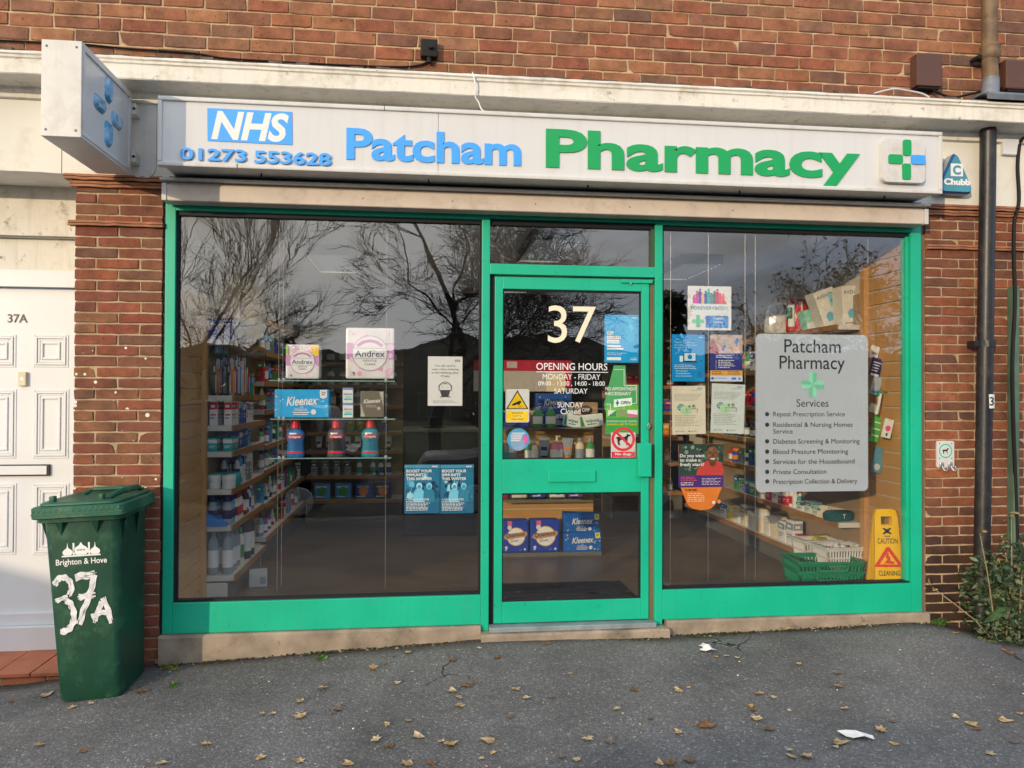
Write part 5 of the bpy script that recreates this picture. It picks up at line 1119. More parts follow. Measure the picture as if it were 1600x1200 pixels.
# ------------------------------------------------------------------ goods: one model of each, then copies
PROTO = {}
def proto(kind, c1, c2, size):
    k = (kind, c1, c2, size)
    if k in PROTO: return PROTO[k]
    a, b2 = ink(*c1), ink(*c2); w, d, h = size; mb = MB(); r_ = random.Random(hash(k) % 1000 if False else int(sum(c1) + 3 * sum(c2) + h * 1000))
    if kind == 'carton':
        mb.box(-w / 2, w / 2, -d / 2, d / 2, 0, h, a, .002)
        for sgn, ax in ((-1, 'y'), (1, 'y'), (-1, 'x'), (1, 'x')):
            def q(u0, v0, u1, v1, m_, e=.0008):
                if ax == 'y': mb.add([(u * w * .5 * -sgn, sgn * (d / 2 + e), v * h) for u, v in ((u0, v0), (u1, v0), (u1, v1), (u0, v1))], [(0, 1, 2, 3)], m_)
                else: mb.add([(sgn * (w / 2 + e), u * d * .5 * sgn, v * h) for u, v in ((u0, v0), (u1, v0), (u1, v1), (u0, v1))], [(0, 1, 2, 3)], m_)
            q(-.96, .62, .96, .9, b2); q(-.7, .38, .6, .44, b2); q(-.7, .26, .3, .31, b2); q(-.6, .70, .4, .80, Wp, .0014)
    elif kind == 'bottle':
        r = w / 2; mb.lathe([(r * .92, 0), (r, .006), (r, h * .62), (r * .8, h * .74), (r * .42, h * .80), (r * .40, h * .82)], 0, 0, a, 12, 1, d / w); mb.lathe([(r * .5, h * .82), (r * .5, h * .98), (r * .42, h)], 0, 0, b2, 12, 1, d / w)
        mb.lathe([(r * 1.015, h * .15), (r * 1.015, h * .52)], 0, 0, Wp if sum(c1) < 500 else b2, 12, 1, d / w)
    elif kind == 'pump_bottle':
        r = w / 2; mb.lathe([(r * .92, 0), (r, .006), (r, h * .55), (r * .75, h * .68), (r * .4, h * .74)], 0, 0, a, 12, 1, d / w); mb.lathe([(r * .45, h * .74), (r * .45, h * .80), (r * .18, h * .82), (r * .16, h * .93)], 0, 0, b2, 10)
        mb.box(-.012, .030, -.008, .008, h * .93, h, b2, .003); mb.lathe([(r * 1.02, h * .14), (r * 1.02, h * .45)], 0, 0, Wp, 12, 1, d / w)
    elif kind == 'spray_can':
        r = w / 2; mb.lathe([(r * .96, 0), (r, .005), (r, h * .74), (r * .8, h * .79)], 0, 0, a, 14); mb.lathe([(r * .86, h * .785), (r * .86, h * .96), (r * .75, h)], 0, 0, b2, 14); mb.lathe([(r * 1.01, h * .2), (r * 1.01, h * .5)], 0, 0, b2, 14)
    elif kind == 'squeeze_tube':
        mb.loft([[(u * sx * .5, v * sy * .5, z * h) for u, v in ((-1, -.6), (-.5, -1), (.5, -1), (1, -.6), (1, .6), (.5, 1), (-.5, 1), (-1, .6))] for z, sx, sy in ((.22, w * .62, d), (.5, w * .8, d * .8), (.93, w, d * .12), (1, w, d * .1))], a)
        mb.lathe([(w * .30, 0), (w * .30, h * .2), (w * .26, h * .22)], 0, 0, b2, 12, 1, d / w); mb.box(-w * .28, w * .28, -d * .43, d * .43, h * .45, h * .62, b2, .004)
    elif kind == 'jar':
        r = w / 2; mb.lathe([(r * .94, 0), (r, .006), (r, h * .58)], 0, 0, a, 16); mb.lathe([(r * 1.05, h * .6), (r * 1.05, h * .94), (r * .98, h)], 0, 0, b2, 16)
    elif kind == 'soft_pack':
        for sgn in (-1, 1):
            pass
        mb.loft([[(p[0] * w * k, p[1] * d * k2, z * h) for p in rrect(-.5, -.5, .5, .5, .2, 3)] for z, k, k2 in ((0, .94, .35), (.06, 1, .8), (.3, 1, 1), (.7, 1, .95), (.92, .98, .6), (.95, .97, .12), (1, .97, .1))], a)
        mb.disc(0, h * .5, w * .28, -d * .52, b2, 14); mb.rect(-w * .36, h * .72, w * .3, h * .82, -d * .50, Wp); mb.rect(-w * .4, h * .14, w * .1, h * .2, -d * .52, Wp)
    elif kind == 'brush_pack':
        mb.box(-w / 2, w / 2, -.001, .001, 0, h, a, .0); mb.box(-w * .4, w * .4, -d / 2, -.001, h * .05, h * .72, b2, .004); mb.rect(-w * .4, h * .76, w * .4, h * .95, -.0025, Wp); mb.box(-w * .12, w * .12, -d / 2 - .003, -d / 2, h * .08, h * .66, Wp, .001)
    o = mb.build(kind, smooth=40); C.objects.unlink(o); PROTO[k] = o
    return o
ORD = ['first', 'second', 'third', 'fourth', 'fifth', 'sixth', 'seventh', 'eighth', 'ninth', 'tenth', 'eleventh', 'twelfth', 'thirteenth', 'fourteenth', 'fifteenth', 'sixteenth', 'seventeenth', 'eighteenth', 'nineteenth', 'twentieth']
SEENK = set()
def goods(kind, c1, c2, size, x, y, z, rz, label, group):
    p = proto(kind, c1, c2, size); o = p if p.name not in SEENK else p.copy(); SEENK.add(p.name)
    C.objects.link(o); o.location = (x, y, z); o.rotation_euler = (0, 0, rz)
    return tag(o, label, {'carton': 'carton', 'bottle': 'bottle', 'pump_bottle': 'pump bottle', 'spray_can': 'spray can', 'squeeze_tube': 'tube', 'jar': 'jar', 'soft_pack': 'soft pack', 'brush_pack': 'brush pack'}[kind], group)
WH, RD, BL, LB, TL, GN, NV, OR, GY_, DG, PU, YE, PK, CR = (225, 225, 222), (200, 40, 55), (40, 80, 170), (90, 160, 215), (40, 165, 160), (70, 150, 80), (30, 40, 95), (225, 130, 50), (140, 150, 160), (60, 62, 70), (120, 80, 160), (235, 200, 60), (225, 130, 160), (225, 210, 180)
CN = {WH: 'white', RD: 'red', BL: 'blue', LB: 'light blue', TL: 'teal', GN: 'green', NV: 'navy', OR: 'orange', GY_: 'grey', DG: 'dark grey', PU: 'purple', YE: 'yellow', PK: 'pink', CR: 'cream'}
KN = {'carton': 'carton', 'bottle': 'bottle', 'pump_bottle': 'pump bottle', 'spray_can': 'spray can', 'squeeze_tube': 'tube', 'jar': 'jar', 'soft_pack': 'soft pack', 'brush_pack': 'brush pack'}
def row(axis, unit, shelf_name, fixed, start, z, items, rz, group, frm, end=None):
    """items: (kind, c1, c2, size, gap after)"""
    p = start
    for i, (kind, c1, c2, size, gap) in enumerate(items):
        w = size[0]
        if end is not None and p + w > end: break
        q = p + w / 2; x, y = (fixed, q) if axis == 'y' else (q, fixed)
        tail_ = '%s, %s from the %s, %s, %s' % (KN[kind], ORD[min(i, 19)], frm, shelf_name, unit); lb_ = '%s and %s %s' % (CN[c1], CN[c2], tail_)
        if c1 == c2 or len(lb_.split()) > 16: lb_ = CN[c1] + ' ' + tail_
        goods(kind, c1, c2, size, x + random.uniform(-.004, .004), y, z + .0005, rz + random.uniform(-.05, .05), lb_, group)
        p += w + gap
def rep(n, *a): return [a] * n
# left unit nearest the window (shelves counted from the floor)
U = 'near left unit'; HP = math.pi / 2; G_ = 'goods on the near left shelf unit'
def two(shelf_name, z, its, g=G_):
    row('y', U, 'front row, ' + shelf_name, -1.245, .70, z, its, HP, g, 'window', 1.66); row('y', U, 'back row, ' + shelf_name, -1.335, .70, z, its, HP, g, 'window', 1.66)
two('bottom shelf', LZ[0], [('bottle', GY_, GY_, (.07, .07, .30), .03), ('bottle', GY_, GY_, (.07, .07, .30), .06), ('bottle', GY_, GN, (.08, .06, .27), .03), ('bottle', WH, GN, (.08, .05, .24), .04), ('bottle', DG, RD, (.09, .09, .36), .04), ('bottle', DG, RD, (.09, .09, .33), .05)])
two('second shelf', LZ[1], [('spray_can', GY_, NV, (.06, .06, .19), .01), ('spray_can', LB, NV, (.06, .06, .19), .01), ('spray_can', WH, NV, (.06, .06, .19), .02), ('bottle', WH, RD, (.055, .04, .17), .012), ('bottle', WH, RD, (.055, .04, .17), .012), ('bottle', WH, RD, (.055, .04, .17), .02), ('bottle', DG, DG, (.06, .06, .2), .02), ('bottle', DG, RD, (.06, .05, .18), .02), ('bottle', WH, BL, (.06, .05, .19), .02), ('bottle', LB, WH, (.06, .05, .19), .02)])
two('third shelf', LZ[2], [('jar', WH, WH, (.085, .085, .085), .012), ('jar', TL, TL, (.105, .105, .09), .05), ('bottle', WH, BL, (.05, .04, .2), .02), ('bottle', LB, BL, (.05, .04, .22), .02), ('carton', WH, BL, (.05, .05, .2), .01), ('carton', GY_, WH, (.07, .05, .21), .004), ('carton', GY_, WH, (.07, .05, .21), .004), ('carton', WH, GY_, (.07, .05, .21), .02)])
two('fourth shelf', LZ[3], [('carton', TL, WH, (.036, .06, .085), .006)] * 4 + [('carton', DG, BL, (.05, .05, .11), .015), ('carton', BL, WH, (.05, .05, .12), .015), ('carton', NV, LB, (.06, .05, .12), .012), ('carton', BL, NV, (.05, .05, .12), .012), ('carton', DG, LB, (.05, .05, .13), .012), ('carton', LB, NV, (.05, .05, .12), .012)])
two('fifth shelf', LZ[4], [('carton', WH, RD, (.042, .05, .165), .006)] * 4 + [('carton', RD, WH, (.05, .05, .17), .02), ('carton', BL, LB, (.05, .05, .17), .008), ('carton', BL, WH, (.055, .05, .15), .008), ('carton', NV, LB, (.05, .05, .16), .012), ('carton', WH, PU, (.06, .05, .15), .006), ('carton', WH, RD, (.06, .05, .14), .006), ('carton', WH, TL, (.06, .05, .14), .006)])
two('sixth shelf', LZ[5], [('brush_pack', DG, DG, (.05, .02, .2), .03), ('brush_pack', WH, OR, (.04, .03, .24), .006), ('brush_pack', WH, OR, (.04, .03, .24), .006), ('brush_pack', NV, PU, (.05, .03, .25), .006), ('brush_pack', LB, WH, (.05, .03, .27), .006), ('brush_pack', BL, LB, (.05, .03, .27), .006), ('brush_pack', RD, WH, (.05, .03, .25), .006), ('brush_pack', WH, OR, (.05, .03, .26), .006), ('brush_pack', LB, GY_, (.05, .03, .28), .02), ('brush_pack', OR, RD, (.05, .03, .2), .02), ('carton', TL, LB, (.06, .05, .14), .02), ('carton', OR, DG, (.05, .04, .16), .02)])
row('y', U, 'hanging strip above the toothbrushes', -1.33, .72, LZ[5] + .27, [('brush_pack', TL, LB, (.045, .02, .15), .008)] * 6, HP, 'teal brush packs hung above the toothbrushes', 'window')
two('top shelf', LZ[6], [('carton', BL, NV, (.07, .06, .13), .008), ('carton', NV, LB, (.06, .06, .15), .006), ('carton', BL, LB, (.06, .06, .12), .01), ('carton', LB, BL, (.07, .06, .1), .02), ('carton', NV, BL, (.07, .06, .14), .02)])
mb = MB(); mb.add([(0, 0, 0), (.15, 0, 0), (.15, .16, 0), (0, .16, 0), (0, 0, .09), (.15, 0, .02), (.15, .16, .02), (0, .16, .09)], [(0, 3, 2, 1), (4, 5, 6, 7), (0, 1, 5, 4), (1, 2, 6, 5), (2, 3, 7, 6), (3, 0, 4, 7)], ink(30, 130, 215)); tag(mb.build('display_wedge', None, (-1.385, .655, LZ[1] + .001), (0, 0, 0)), 'bright blue sloping display wedge at the near end of the left shelf unit', 'display stand')
mb = MB(); mb.box(-.06, .06, -.07, .07, 0, .10, ink(190, 192, 196), .004); mb.box(.01, .05, -.0715, -.0705, .02, .07, ink(150, 155, 165)); tag(mb.build('storage_box', None, (-1.13, 1.12, .0235), (0, 0, .2)), 'white cardboard box on the floor in front of the left shelves', 'box')
# far left and back units
r8 = random.Random(21); U2 = 'far left unit'; U3 = 'back unit'
SN = ['bottom shelf', 'second shelf', 'third shelf', 'fourth shelf', 'fifth shelf', 'sixth shelf', 'seventh shelf', 'top shelf']
for i, z in enumerate(BZ[:7]):
    its = []
    for k in range(12):
        kd = r8.choice(['carton', 'bottle', 'carton', 'squeeze_tube', 'bottle']); its.append((kd, r8.choice([WH, GY_, WH, LB, RD, GN, PU]), r8.choice([BL, RD, GN, DG, TL, NV]), (r8.choice([.06, .07, .08]), .05, r8.choice([.13, .15, .17])), r8.uniform(.05, .14)))
    row('y', U2, SN[i], -1.25, 1.74, z, its, HP, 'goods on the far left shelf unit', 'window', 3.70)
row('x', U3, SN[0], 3.84, -1.12, BZ[0], [('soft_pack', LB, GN, (.17, .09, .17), .05), ('soft_pack', LB, GN, (.17, .09, .17), .04), ('soft_pack', BL, OR, (.18, .10, .17), .02), ('soft_pack', NV, OR, (.18, .10, .17), .02)], 0, 'blue soft packs on the back shelf unit', 'left')
row('x', U3, SN[1], 3.80, -1.14, BZ[1], [('carton', GY_, DG, (.065, .05, .15), .05)] * 4 + [('bottle', WH, TL, (.06, .05, .16), .09), ('bottle', WH, TL, (.06, .05, .16), .02), ('bottle', WH, BL, (.06, .05, .16), .02), ('bottle', WH, BL, (.06, .05, .16), .03)], 0, 'goods on the back shelf unit', 'left', -.22)
row('x', U3, SN[2], 3.80, -1.10, BZ[2], [('squeeze_tube', WH, DG, (.07, .05, .15), .03)] * 4 + [('squeeze_tube', WH, DG, (.07, .05, .15), .09)] * 2 + [('squeeze_tube', WH, DG, (.07, .05, .15), .03)], 0, 'goods on the back shelf unit', 'left', -.22)
row('x', U3, SN[3], 3.80, -1.10, BZ[3], [('squeeze_tube', GY_, GY_, (.08, .05, .15), .03)] * 3 + [('carton', GN, OR, (.07, .05, .13), .03), ('carton', GN, OR, (.07, .05, .13), .05), ('carton', PU, DG, (.08, .05, .14), .04), ('carton', PU, DG, (.08, .05, .14), .04)], 0, 'goods on the back shelf unit', 'left', -.22)
row('x', U3, SN[4], 3.80, -1.12, BZ[4], [('bottle', WH, GY_, (.09, .05, .17), .05), ('bottle', GY_, WH, (.09, .05, .18), .04), ('bottle', WH, LB, (.10, .05, .18), .03), ('bottle', WH, GY_, (.10, .05, .18), .05), ('bottle', GY_, WH, (.10, .05, .17), .03), ('bottle', WH, GY_, (.09, .05, .17), .03)], 0, 'goods on the back shelf unit', 'left', -.22)
row('x', U3, SN[5], 3.80, -1.12, BZ[5], [('bottle', WH, DG, (.08, .05, .17), .05)] * 7, 0, 'goods on the back shelf unit', 'left', -.22)
row('x', U3, SN[6], 3.80, -1.12, BZ[6], [('bottle', DG, GY_, (.08, .05, .17), .05)] * 7, 0, 'goods on the back shelf unit', 'left', -.22)
# right unit
U4 = 'right wall unit'; G4 = 'goods on the right shelf unit'; r9 = random.Random(5)
row('y', U4, SN[0], 2.93, 1.05, RZ[0], [('carton', RD, WH, (.09, .07, .10), .012), ('carton', RD, WH, (.09, .07, .10), .02), ('carton', WH, GY_, (.12, .08, .19), .012), ('carton', WH, GY_, (.13, .08, .16), .012), ('carton', CR, WH, (.13, .08, .18), .012), ('carton', WH, CR, (.12, .08, .15), .02), ('carton', CR, WH, (.14, .08, .2), .02), ('carton', WH, CR, (.14, .08, .14), .03), ('carton', CR, GY_, (.12, .08, .18), .03), ('carton', WH, YE, (.12, .08, .15), .03), ('carton', YE, WH, (.12, .08, .14), .05), ('carton', WH, BL, (.13, .08, .14), .05)], -HP, G4, 'window', 3.55)
row('y', U4, SN[1], 2.92, .82, RZ[1], [('carton', WH, GN, (.13, .09, .07), .01), ('carton', WH, TL, (.11, .09, .085), .01), ('carton', WH, GN, (.10, .09, .07), .01), ('bottle', TL, WH, (.05, .05, .12), .01), ('bottle', WH, WH, (.05, .05, .14), .01), ('bottle', WH, RD, (.06, .05, .16), .01), ('carton', RD, WH, (.07, .06, .12), .01), ('carton', RD, WH, (.07, .06, .10), .01), ('carton', WH, RD, (.10, .06, .14), .01), ('carton', RD, WH, (.09, .06, .12), .01), ('carton', WH, RD, (.09, .06, .15), .01), ('carton', GY_, RD, (.09, .06, .12), .02), ('carton', GN, WH, (.1, .06, .12), .02), ('carton', BL, GN, (.1, .06, .13), .02), ('carton', WH, GN, (.1, .06, .12), .02), ('carton', GN, BL, (.1, .06, .14), .02)], -HP, G4, 'window', 3.55)
for si in range(2, 6):
    its = []
    for k in range(16):
        kd = r9.choice(['carton', 'bottle', 'carton', 'spray_can', 'bottle']) if si != 3 else 'bottle'
        its.append((kd, r9.choice([WH, GN, BL, WH, RD, GY_]) if si != 3 else r9.choice([DG, DG, WH]), r9.choice([BL, RD, GN, OR, WH, DG]), (r9.choice([.07, .09, .10]), .06, r9.choice([.13, .15, .17])), r9.uniform(.015, .07)))
    row('y', U4, SN[si], 2.93, .70, RZ[si], its, -HP, G4, 'window', 3.55)
for si, z in enumerate((.30, .62, .90, 1.18, 1.46, 1.74)):
    its = [(r9.choice(['carton', 'bottle', 'carton']), r9.choice([WH, RD, OR, BL, PK, GY_]), r9.choice([BL, RD, GN, DG, YE]), (r9.choice([.06, .08, .1]), .06, r9.choice([.12, .15, .18])), r9.uniform(.01, .05)) for k in range(9)]
    row('x', 'back right unit', SN[si], 3.76, 2.08, z, its, 0, 'goods on the back right shelf unit', 'left', 2.80)

# things on the right unit's top shelf
zt = RZ[6]
def bag(px0, px1, t_, y, label, name, cols, cat):
    a = at(px0, 515, y); b2 = at(px1, 515, y); w = b2.x - a.x; h = at(px0, t_, y).z - zt; mb = MB()
    secs = []
    for z, kx, ky in ((0, .9, .5), (.05, 1.0, .9), (.35, .98, 1), (.7, .86, .9), (.93, .7, .7), (1, .62, .5)):
        secs.append([(p[0] * w * kx, p[1] * .12 * ky, z * h) for p in rrect(-.5, -.5, .5, .5, .22, 4)])
    mb.loft(secs, cols[0])
    o = mb.build(name, None, (a.x + w / 2, y, zt + .001), (0, 0, -.5), smooth=50); tag(o, label, cat); return o, w, h
o, w, h = bag(1196, 1233, 476, 1.55, 'crumpled beige plastic pack at the far end of the top right shelf', 'beige_pack', [mat('beige_film', (.46, .43, .36), .18, .6, 0, .25, 14, .5, 20)], 'pack')
o, w, h = bag(1230, 1262, 468, 1.30, 'red and white wrapped pack on the top right shelf beside a mint box', 'wrapped_pack', [mat('red_film', srgb(205, 40, 48), .15, .6, 0, .15, 14, .4, 25)], 'pack')
mb = MB(); mb.box(-w * .40, -w * .10, -.072, .06, h * .15, h * .85, Wp, .01); mb.box(w * .16, w * .24, -.066, .06, h * .1, h * .9, Wp, .006); mb.box(-w * .46, -w * .2, -.078, .0, h * .4, h * .75, ink(30, 110, 90), .008); mb.build('wrapper_print', o)
s = Sheet(1263, 478, 1289, 512, 1.05, .10, base=ink(150, 220, 190), ch=.003); s.P([(0.01, .05), (.99, .05), (.8, .3), (.5, .42), (.01, .46)], Wp); o = s.item('small_box', 'mint green and white box on the top right shelf between two packs', 'carton', rz=-.25); o.location.z = zt + .001
for l, r_, y, rz, t2 in ((1290, 1322, .86, -.35, 'pale baby bottle box with teal pictures on the top right shelf'), (1318, 1350, .68, -.05, 'white baby bottle box nearest the slatwall on the top right shelf')):
    s = Sheet(l, 445, r_, 508, y, .13, base=ink(225, 222, 212), ch=.003)
    s.T('AVENT', .08, .80, .09, ink(60, 70, 80), .78, .0).D(.82, .86, .05, ink(40, 120, 120)).R(.62, .55, .96, .86, ink(150, 205, 210)).D(.78, .68, .10, ink(90, 165, 190)).P([(.3, .2), (.55, .22), (.62, .36), (.5, .44), (.34, .42), (.24, .34)], ink(110, 185, 215)).R(.1, .06, .5, .1, ink(160, 160, 160))
    o = s.item('baby_bottle_box', t2, 'carton', rz=rz); o.location.z = zt + .001
mb = MB(); mb.loft([[(p[0] * k, p[1] * k2, z) for p in rrect(-.5, -.5, .5, .5, .3, 4)] for z, k, k2 in ((0, .19, .11), (.02, .21, .13), (.05, .21, .13), (.065, .18, .10))], mat('teal_fabric', (.012, .09, .10), .7, .3, 0, .2, 30)); mb.text('T', -.02, .02, None, .03, Wp, -.067, .01); tag(mb.build('zip_pouch', None, (2.93, .68, RZ[1] + .001), (0, 0, .2), smooth=50), 'dark teal pouch on the near end of the second right shelf', 'pouch')
mb = MB(); mb.loft([[(p[0] * k, p[1] * k2, z) for p in rrect(-.5, -.5, .5, .5, .25, 4)] for z, k, k2 in ((0, .18, .12), (.03, .21, .15), (.09, .2, .14), (.12, .15, .08), (.14, .16, .03))], mat('yellow_film', (.42, .34, .05), .25, .6, 0, .3, 20, .5, 25)); tag(mb.build('yellow_bag', None, (2.95, .97, RZ[0] + .001), (0, 0, .3), smooth=50), 'yellow plastic bag beside the white baskets on the lowest right shelf', 'bag')
mb = MB()
for i in range(7): mb.box(i * .022, i * .022 + .003, -.05, .05, 0, .09 + .004 * i, ink(225, 215, 195))
tag(mb.build('leaflet_stack', None, (2.86, .80, RZ[1] + .001), (0, .35, .1)), 'row of cream leaflets leaning in a holder on the second right shelf', 'leaflets')

def basket(name, label, loc, w, d, h, mt, rz, slots, group=None, handles=False):
    o = thing(name, label, 'basket', loc, (0, 0, rz), group); mb = MB(); tp = .86
    for z, k, th in ((h - .022, 1, .022), (h * .42, .94, .012), (0.0, tp, .02)):
        for sx, sy in ((0, -1), (0, 1), (-1, 0), (1, 0)):
            if sx: mb.box(sx * w / 2 * k - .005, sx * w / 2 * k + .005, -d / 2 * k, d / 2 * k, z, z + th, mt, .002)
            else: mb.box(-w / 2 * k, w / 2 * k, sy * d / 2 * k - .005, sy * d / 2 * k + .005, z, z + th, mt, .002)
    mb.box(-w / 2 * tp, w / 2 * tp, -d / 2 * tp, d / 2 * tp, 0, .006, mt)
    for i in range(slots + 1):
        u = -1 + 2 * i / slots
        for sy in (-1, 1): mb.tube([(u * w / 2 * tp, sy * d / 2 * tp, .0), (u * w / 2, sy * d / 2, h - .01)], .0065, mt, 4)
    n2 = max(3, int(slots * d / w))
    for i in range(n2 + 1):
        u = -1 + 2 * i / n2
        for sx in (-1, 1): mb.tube([(sx * w / 2 * tp, u * d / 2 * tp, 0), (sx * w / 2, u * d / 2, h - .01)], .0065, mt, 4)
    mb.build('basket_body', o)
    mb = MB()
    for sx, sy in ((0, -1), (0, 1), (-1, 0), (1, 0)):
        if sx: mb.box(sx * w / 2 - .014, sx * w / 2 + .014, -d / 2 - .014, d / 2 + .014, h - .006, h + .006, mt, .003)
        else: mb.box(-w / 2 + .014, w / 2 - .014, sy * d / 2 - .014, sy * d / 2 + .014, h - .005, h + .005, mt, .003)
    if handles: mb.tube([(-.10, -d / 2 - .018, h - .02), (-.09, -d / 2 - .024, h - .05), (.09, -d / 2 - .024, h - .05), (.10, -d / 2 - .018, h - .02)], .008, mt, 6)
    mb.build('rim', o)
    return o
wb_ = mat('white_plastic', (.66, .66, .64), .4, .4)
basket('plastic_basket', 'white slotted plastic basket full of packets on the lowest right shelf, nearest the slatwall', (2.90, .62, RZ[0] + .002), .30, .20, .13, wb_, .05, 14)
basket('plastic_basket', 'white slotted plastic basket behind the fuller one on the lowest right shelf', (2.86, .86, RZ[0] + .002), .28, .18, .13, wb_, .05, 14)
for i, (x, y, rz) in enumerate(((2.83, .60, .3), (2.90, .63, -.5), (2.97, .59, .8), (2.87, .66, 1.2))):
    mb = MB(); mb.loft([[(p[0] * k, p[1] * k * .6, z) for p in rrect(-.5, -.5, .5, .5, .25, 3)] for z, k in ((0, .05), (.02, .075), (.10, .07), (.13, .03))], mat('clear_film', (.60, .60, .60), .2, .6, 0, .2, 30, .5, 30)); tag(mb.build('film_packet', None, (x, y, RZ[0] + .02), (.3, .3, rz), smooth=50), 'clear white film packet poking out of the near white basket', 'packet', 'film packets in the near white basket')
gb = mat('green_plastic', (.0, .21, .085), .35, .5, 0, .1, 8)
c0 = at(1287, 880, .50)
basket('shopping_basket', 'green shopping basket on the floor by the right window, lower of the stack', (c0.x, .52, .024), .43, .30, .17, gb, -.12, 18, 'stack of green shopping baskets', True)
basket('shopping_basket', 'green shopping basket on top of the stack by the right window', (c0.x, .52, .086), .43, .30, .17, gb, -.10, 18, 'stack of green shopping baskets', True)

# caution sign
c0 = at(1385, 905, .14); zt2 = at(1390, 795, .14).z
cs = thing('caution_sign', 'yellow folding floor sign with a red triangle standing by the right slatwall', 'floor sign', (c0.x, .155, .024), (0, 0, -.12)); hh = zt2 - .024; ye = mat('yellow_plastic', srgb(240, 185, 10), .35, .5, 0, .05, 6)
for sgn, nm in ((-1, 'front_panel'), (1, 'rear_panel')):
    mb = MB(); wb2, wt = .098, .072
    Pn = [(-wb2, 0), (wb2, 0), (wt, hh - .02), (wt - .02, hh), (-wt + .02, hh), (-wt, hh - .02)]
    hole = [(-.035, hh - .10), (.035, hh - .10), (.035, hh - .045), (-.035, hh - .045)]
    # panel in strips round the hand hole
    lw = lambda z: wb2 + (wt - wb2) * z / hh
    for z0_, z1_ in ((0, hh - .10),): mb.slab([(-lw(z0_), z0_), (lw(z0_), z0_), (lw(z1_), z1_), (-lw(z1_), z1_)], -.008, .008, ye)
    mb.slab([(-lw(hh - .1), hh - .1), (-.035, hh - .1), (-.035, hh - .045), (-lw(hh - .045), hh - .045)], -.008, .008, ye); mb.slab([(.035, hh - .1), (lw(hh - .1), hh - .1), (lw(hh - .045), hh - .045), (.035, hh - .045)], -.008, .008, ye)
    mb.slab([(-lw(hh - .045), hh - .045), (lw(hh - .045), hh - .045), (wt - .01, hh - .006), (wt - .03, hh), (-wt + .03, hh), (-wt + .01, hh - .006)], -.008, .008, ye)
    if sgn < 0:
        k = -.0085
        mb.text('CAUTION', -.064, hh * .655, .064, .032, M['black'], k, .012); mb.text('CLEANING', -.068, hh * .335, .068, .030, M['black'], k, .012); mb.text('IN PROGRESS', -.076, hh * .235, .076, .028, M['black'], k, .012)
        mb.poly([(-.085, hh * 0.420), (.085, hh * 0.420), (.09, hh * 0.431), (.01, hh * 0.619), (-.01, hh * 0.619), (-.09, hh * 0.431)], k, ink(220, 60, 40)); mb.poly([(-.058, hh * 0.446), (.058, hh * 0.446), (0, hh * 0.577)], k - .0004, ye)
        mb.poly([(-.03, hh * 0.457), (.03, hh * 0.450), (.04, hh * 0.472), (.012, hh * 0.480), (.01, hh * 0.525), (-.01, hh * 0.547), (-.02, hh * 0.525), (-.008, hh * 0.495)], k - .0008, ink(220, 60, 40)); mb.disc(-.004, hh * 0.551, .008, k - .0008, ink(220, 60, 40), 10)
        for sx in (-1, 1): mb.poly([(-.03 * sx, hh * .755), (-.018 * sx, hh * .745), (.03 * sx, hh * .805), (.018 * sx, hh * .815)], k, M['black'])
        mb.disc(0, hh * .78, .014, k, M['black'], 10); mb.rect(-.02, hh * .725, .02, hh * .733, k, M['black'])
    mb.build(nm, cs, (0, sgn * .075, 0), (-sgn * .115 * -1 if False else sgn * .115, 0, 0))
# things hung on the right slatwall
def hang(l, t_, r_, b_, y, base, label, name, f=None):
    s = Sheet(l, t_, r_, b_, y, .012, base=base, ch=.002); s.D(.5, .93, .06, M['kick'], 10)
    if f: f(s)
    s.tube([(0, .02, s.h * .94), (.10, .02, s.h * .95), (.2, .02, s.h * .97)], .003, M['steel'], 6)
    s.item(name, label, 'hanging pack', rz=.25)
hang(1358, 540, 1371, 560, .36, Wp, 'white carded pack hung high on the right slatwall beside the board', 'hanging_pack', lambda s: s.R(.15, .3, .85, .5, ink(160, 160, 170)))
hang(1358, 559, 1374, 588, .34, ink(40, 45, 110), 'navy carded pack on the right slatwall below the white one', 'hanging_pack', lambda s: s.lines(.1, .9, .2, .8, 4, Wp, .4).R(.1, .02, .9, .14, Wp))
hang(1359, 587, 1373, 616, .34, ink(170, 185, 200), 'pale grey carded pack in the middle of the right slatwall', 'hanging_pack', lambda s: s.R(.1, .05, .9, .2, ink(70, 140, 190)))
hang(1358, 631, 1374, 645, .34, ink(200, 205, 200), 'small white pack above the green packs on the right slatwall', 'hanging_pack')
hang(1358, 648, 1372, 690, .35, ink(90, 190, 90), 'bright green packs hung low on the right slatwall', 'hanging_pack', lambda s: s.R(.1, .45, .9, .5, Wp).R(.1, .2, .9, .26, Wp).R(.1, .7, .9, .75, Wp))
hang(1377, 654, 1391, 684, .19, ink(225, 225, 215), 'white pack with a pink picture on the right slatwall', 'hanging_pack', lambda s: s.D(.5, .5, .3, ink(235, 90, 140)).R(.4, .1, .6, .25, ink(60, 60, 60)))
hang(1360, 698, 1376, 738, .33, ink(95, 150, 175), 'blue blister pack with a white ball hung lowest on the right slatwall', 'hanging_pack', lambda s: s.D(.5, .22, .3, ink(200, 205, 210)))
c0 = at(1375, 615, .28); mb = MB(); mb.tube([(0, 0, 0), (.006, 0, -.06), (.0, 0, -.14)], [.014, .009, .011], Wp, 8); mb.box(-.016, .012, -.01, .01, -.02, .02, ink(60, 150, 110), .004); mb.tube([(0, .01, .015), (.1, .01, .02), (.16, .01, .03)], .003, M['steel'], 6); tag(mb.build('hanging_brush', None, c0, (0, .2, 0)), 'white and green brush hung on the right slatwall', 'brush')

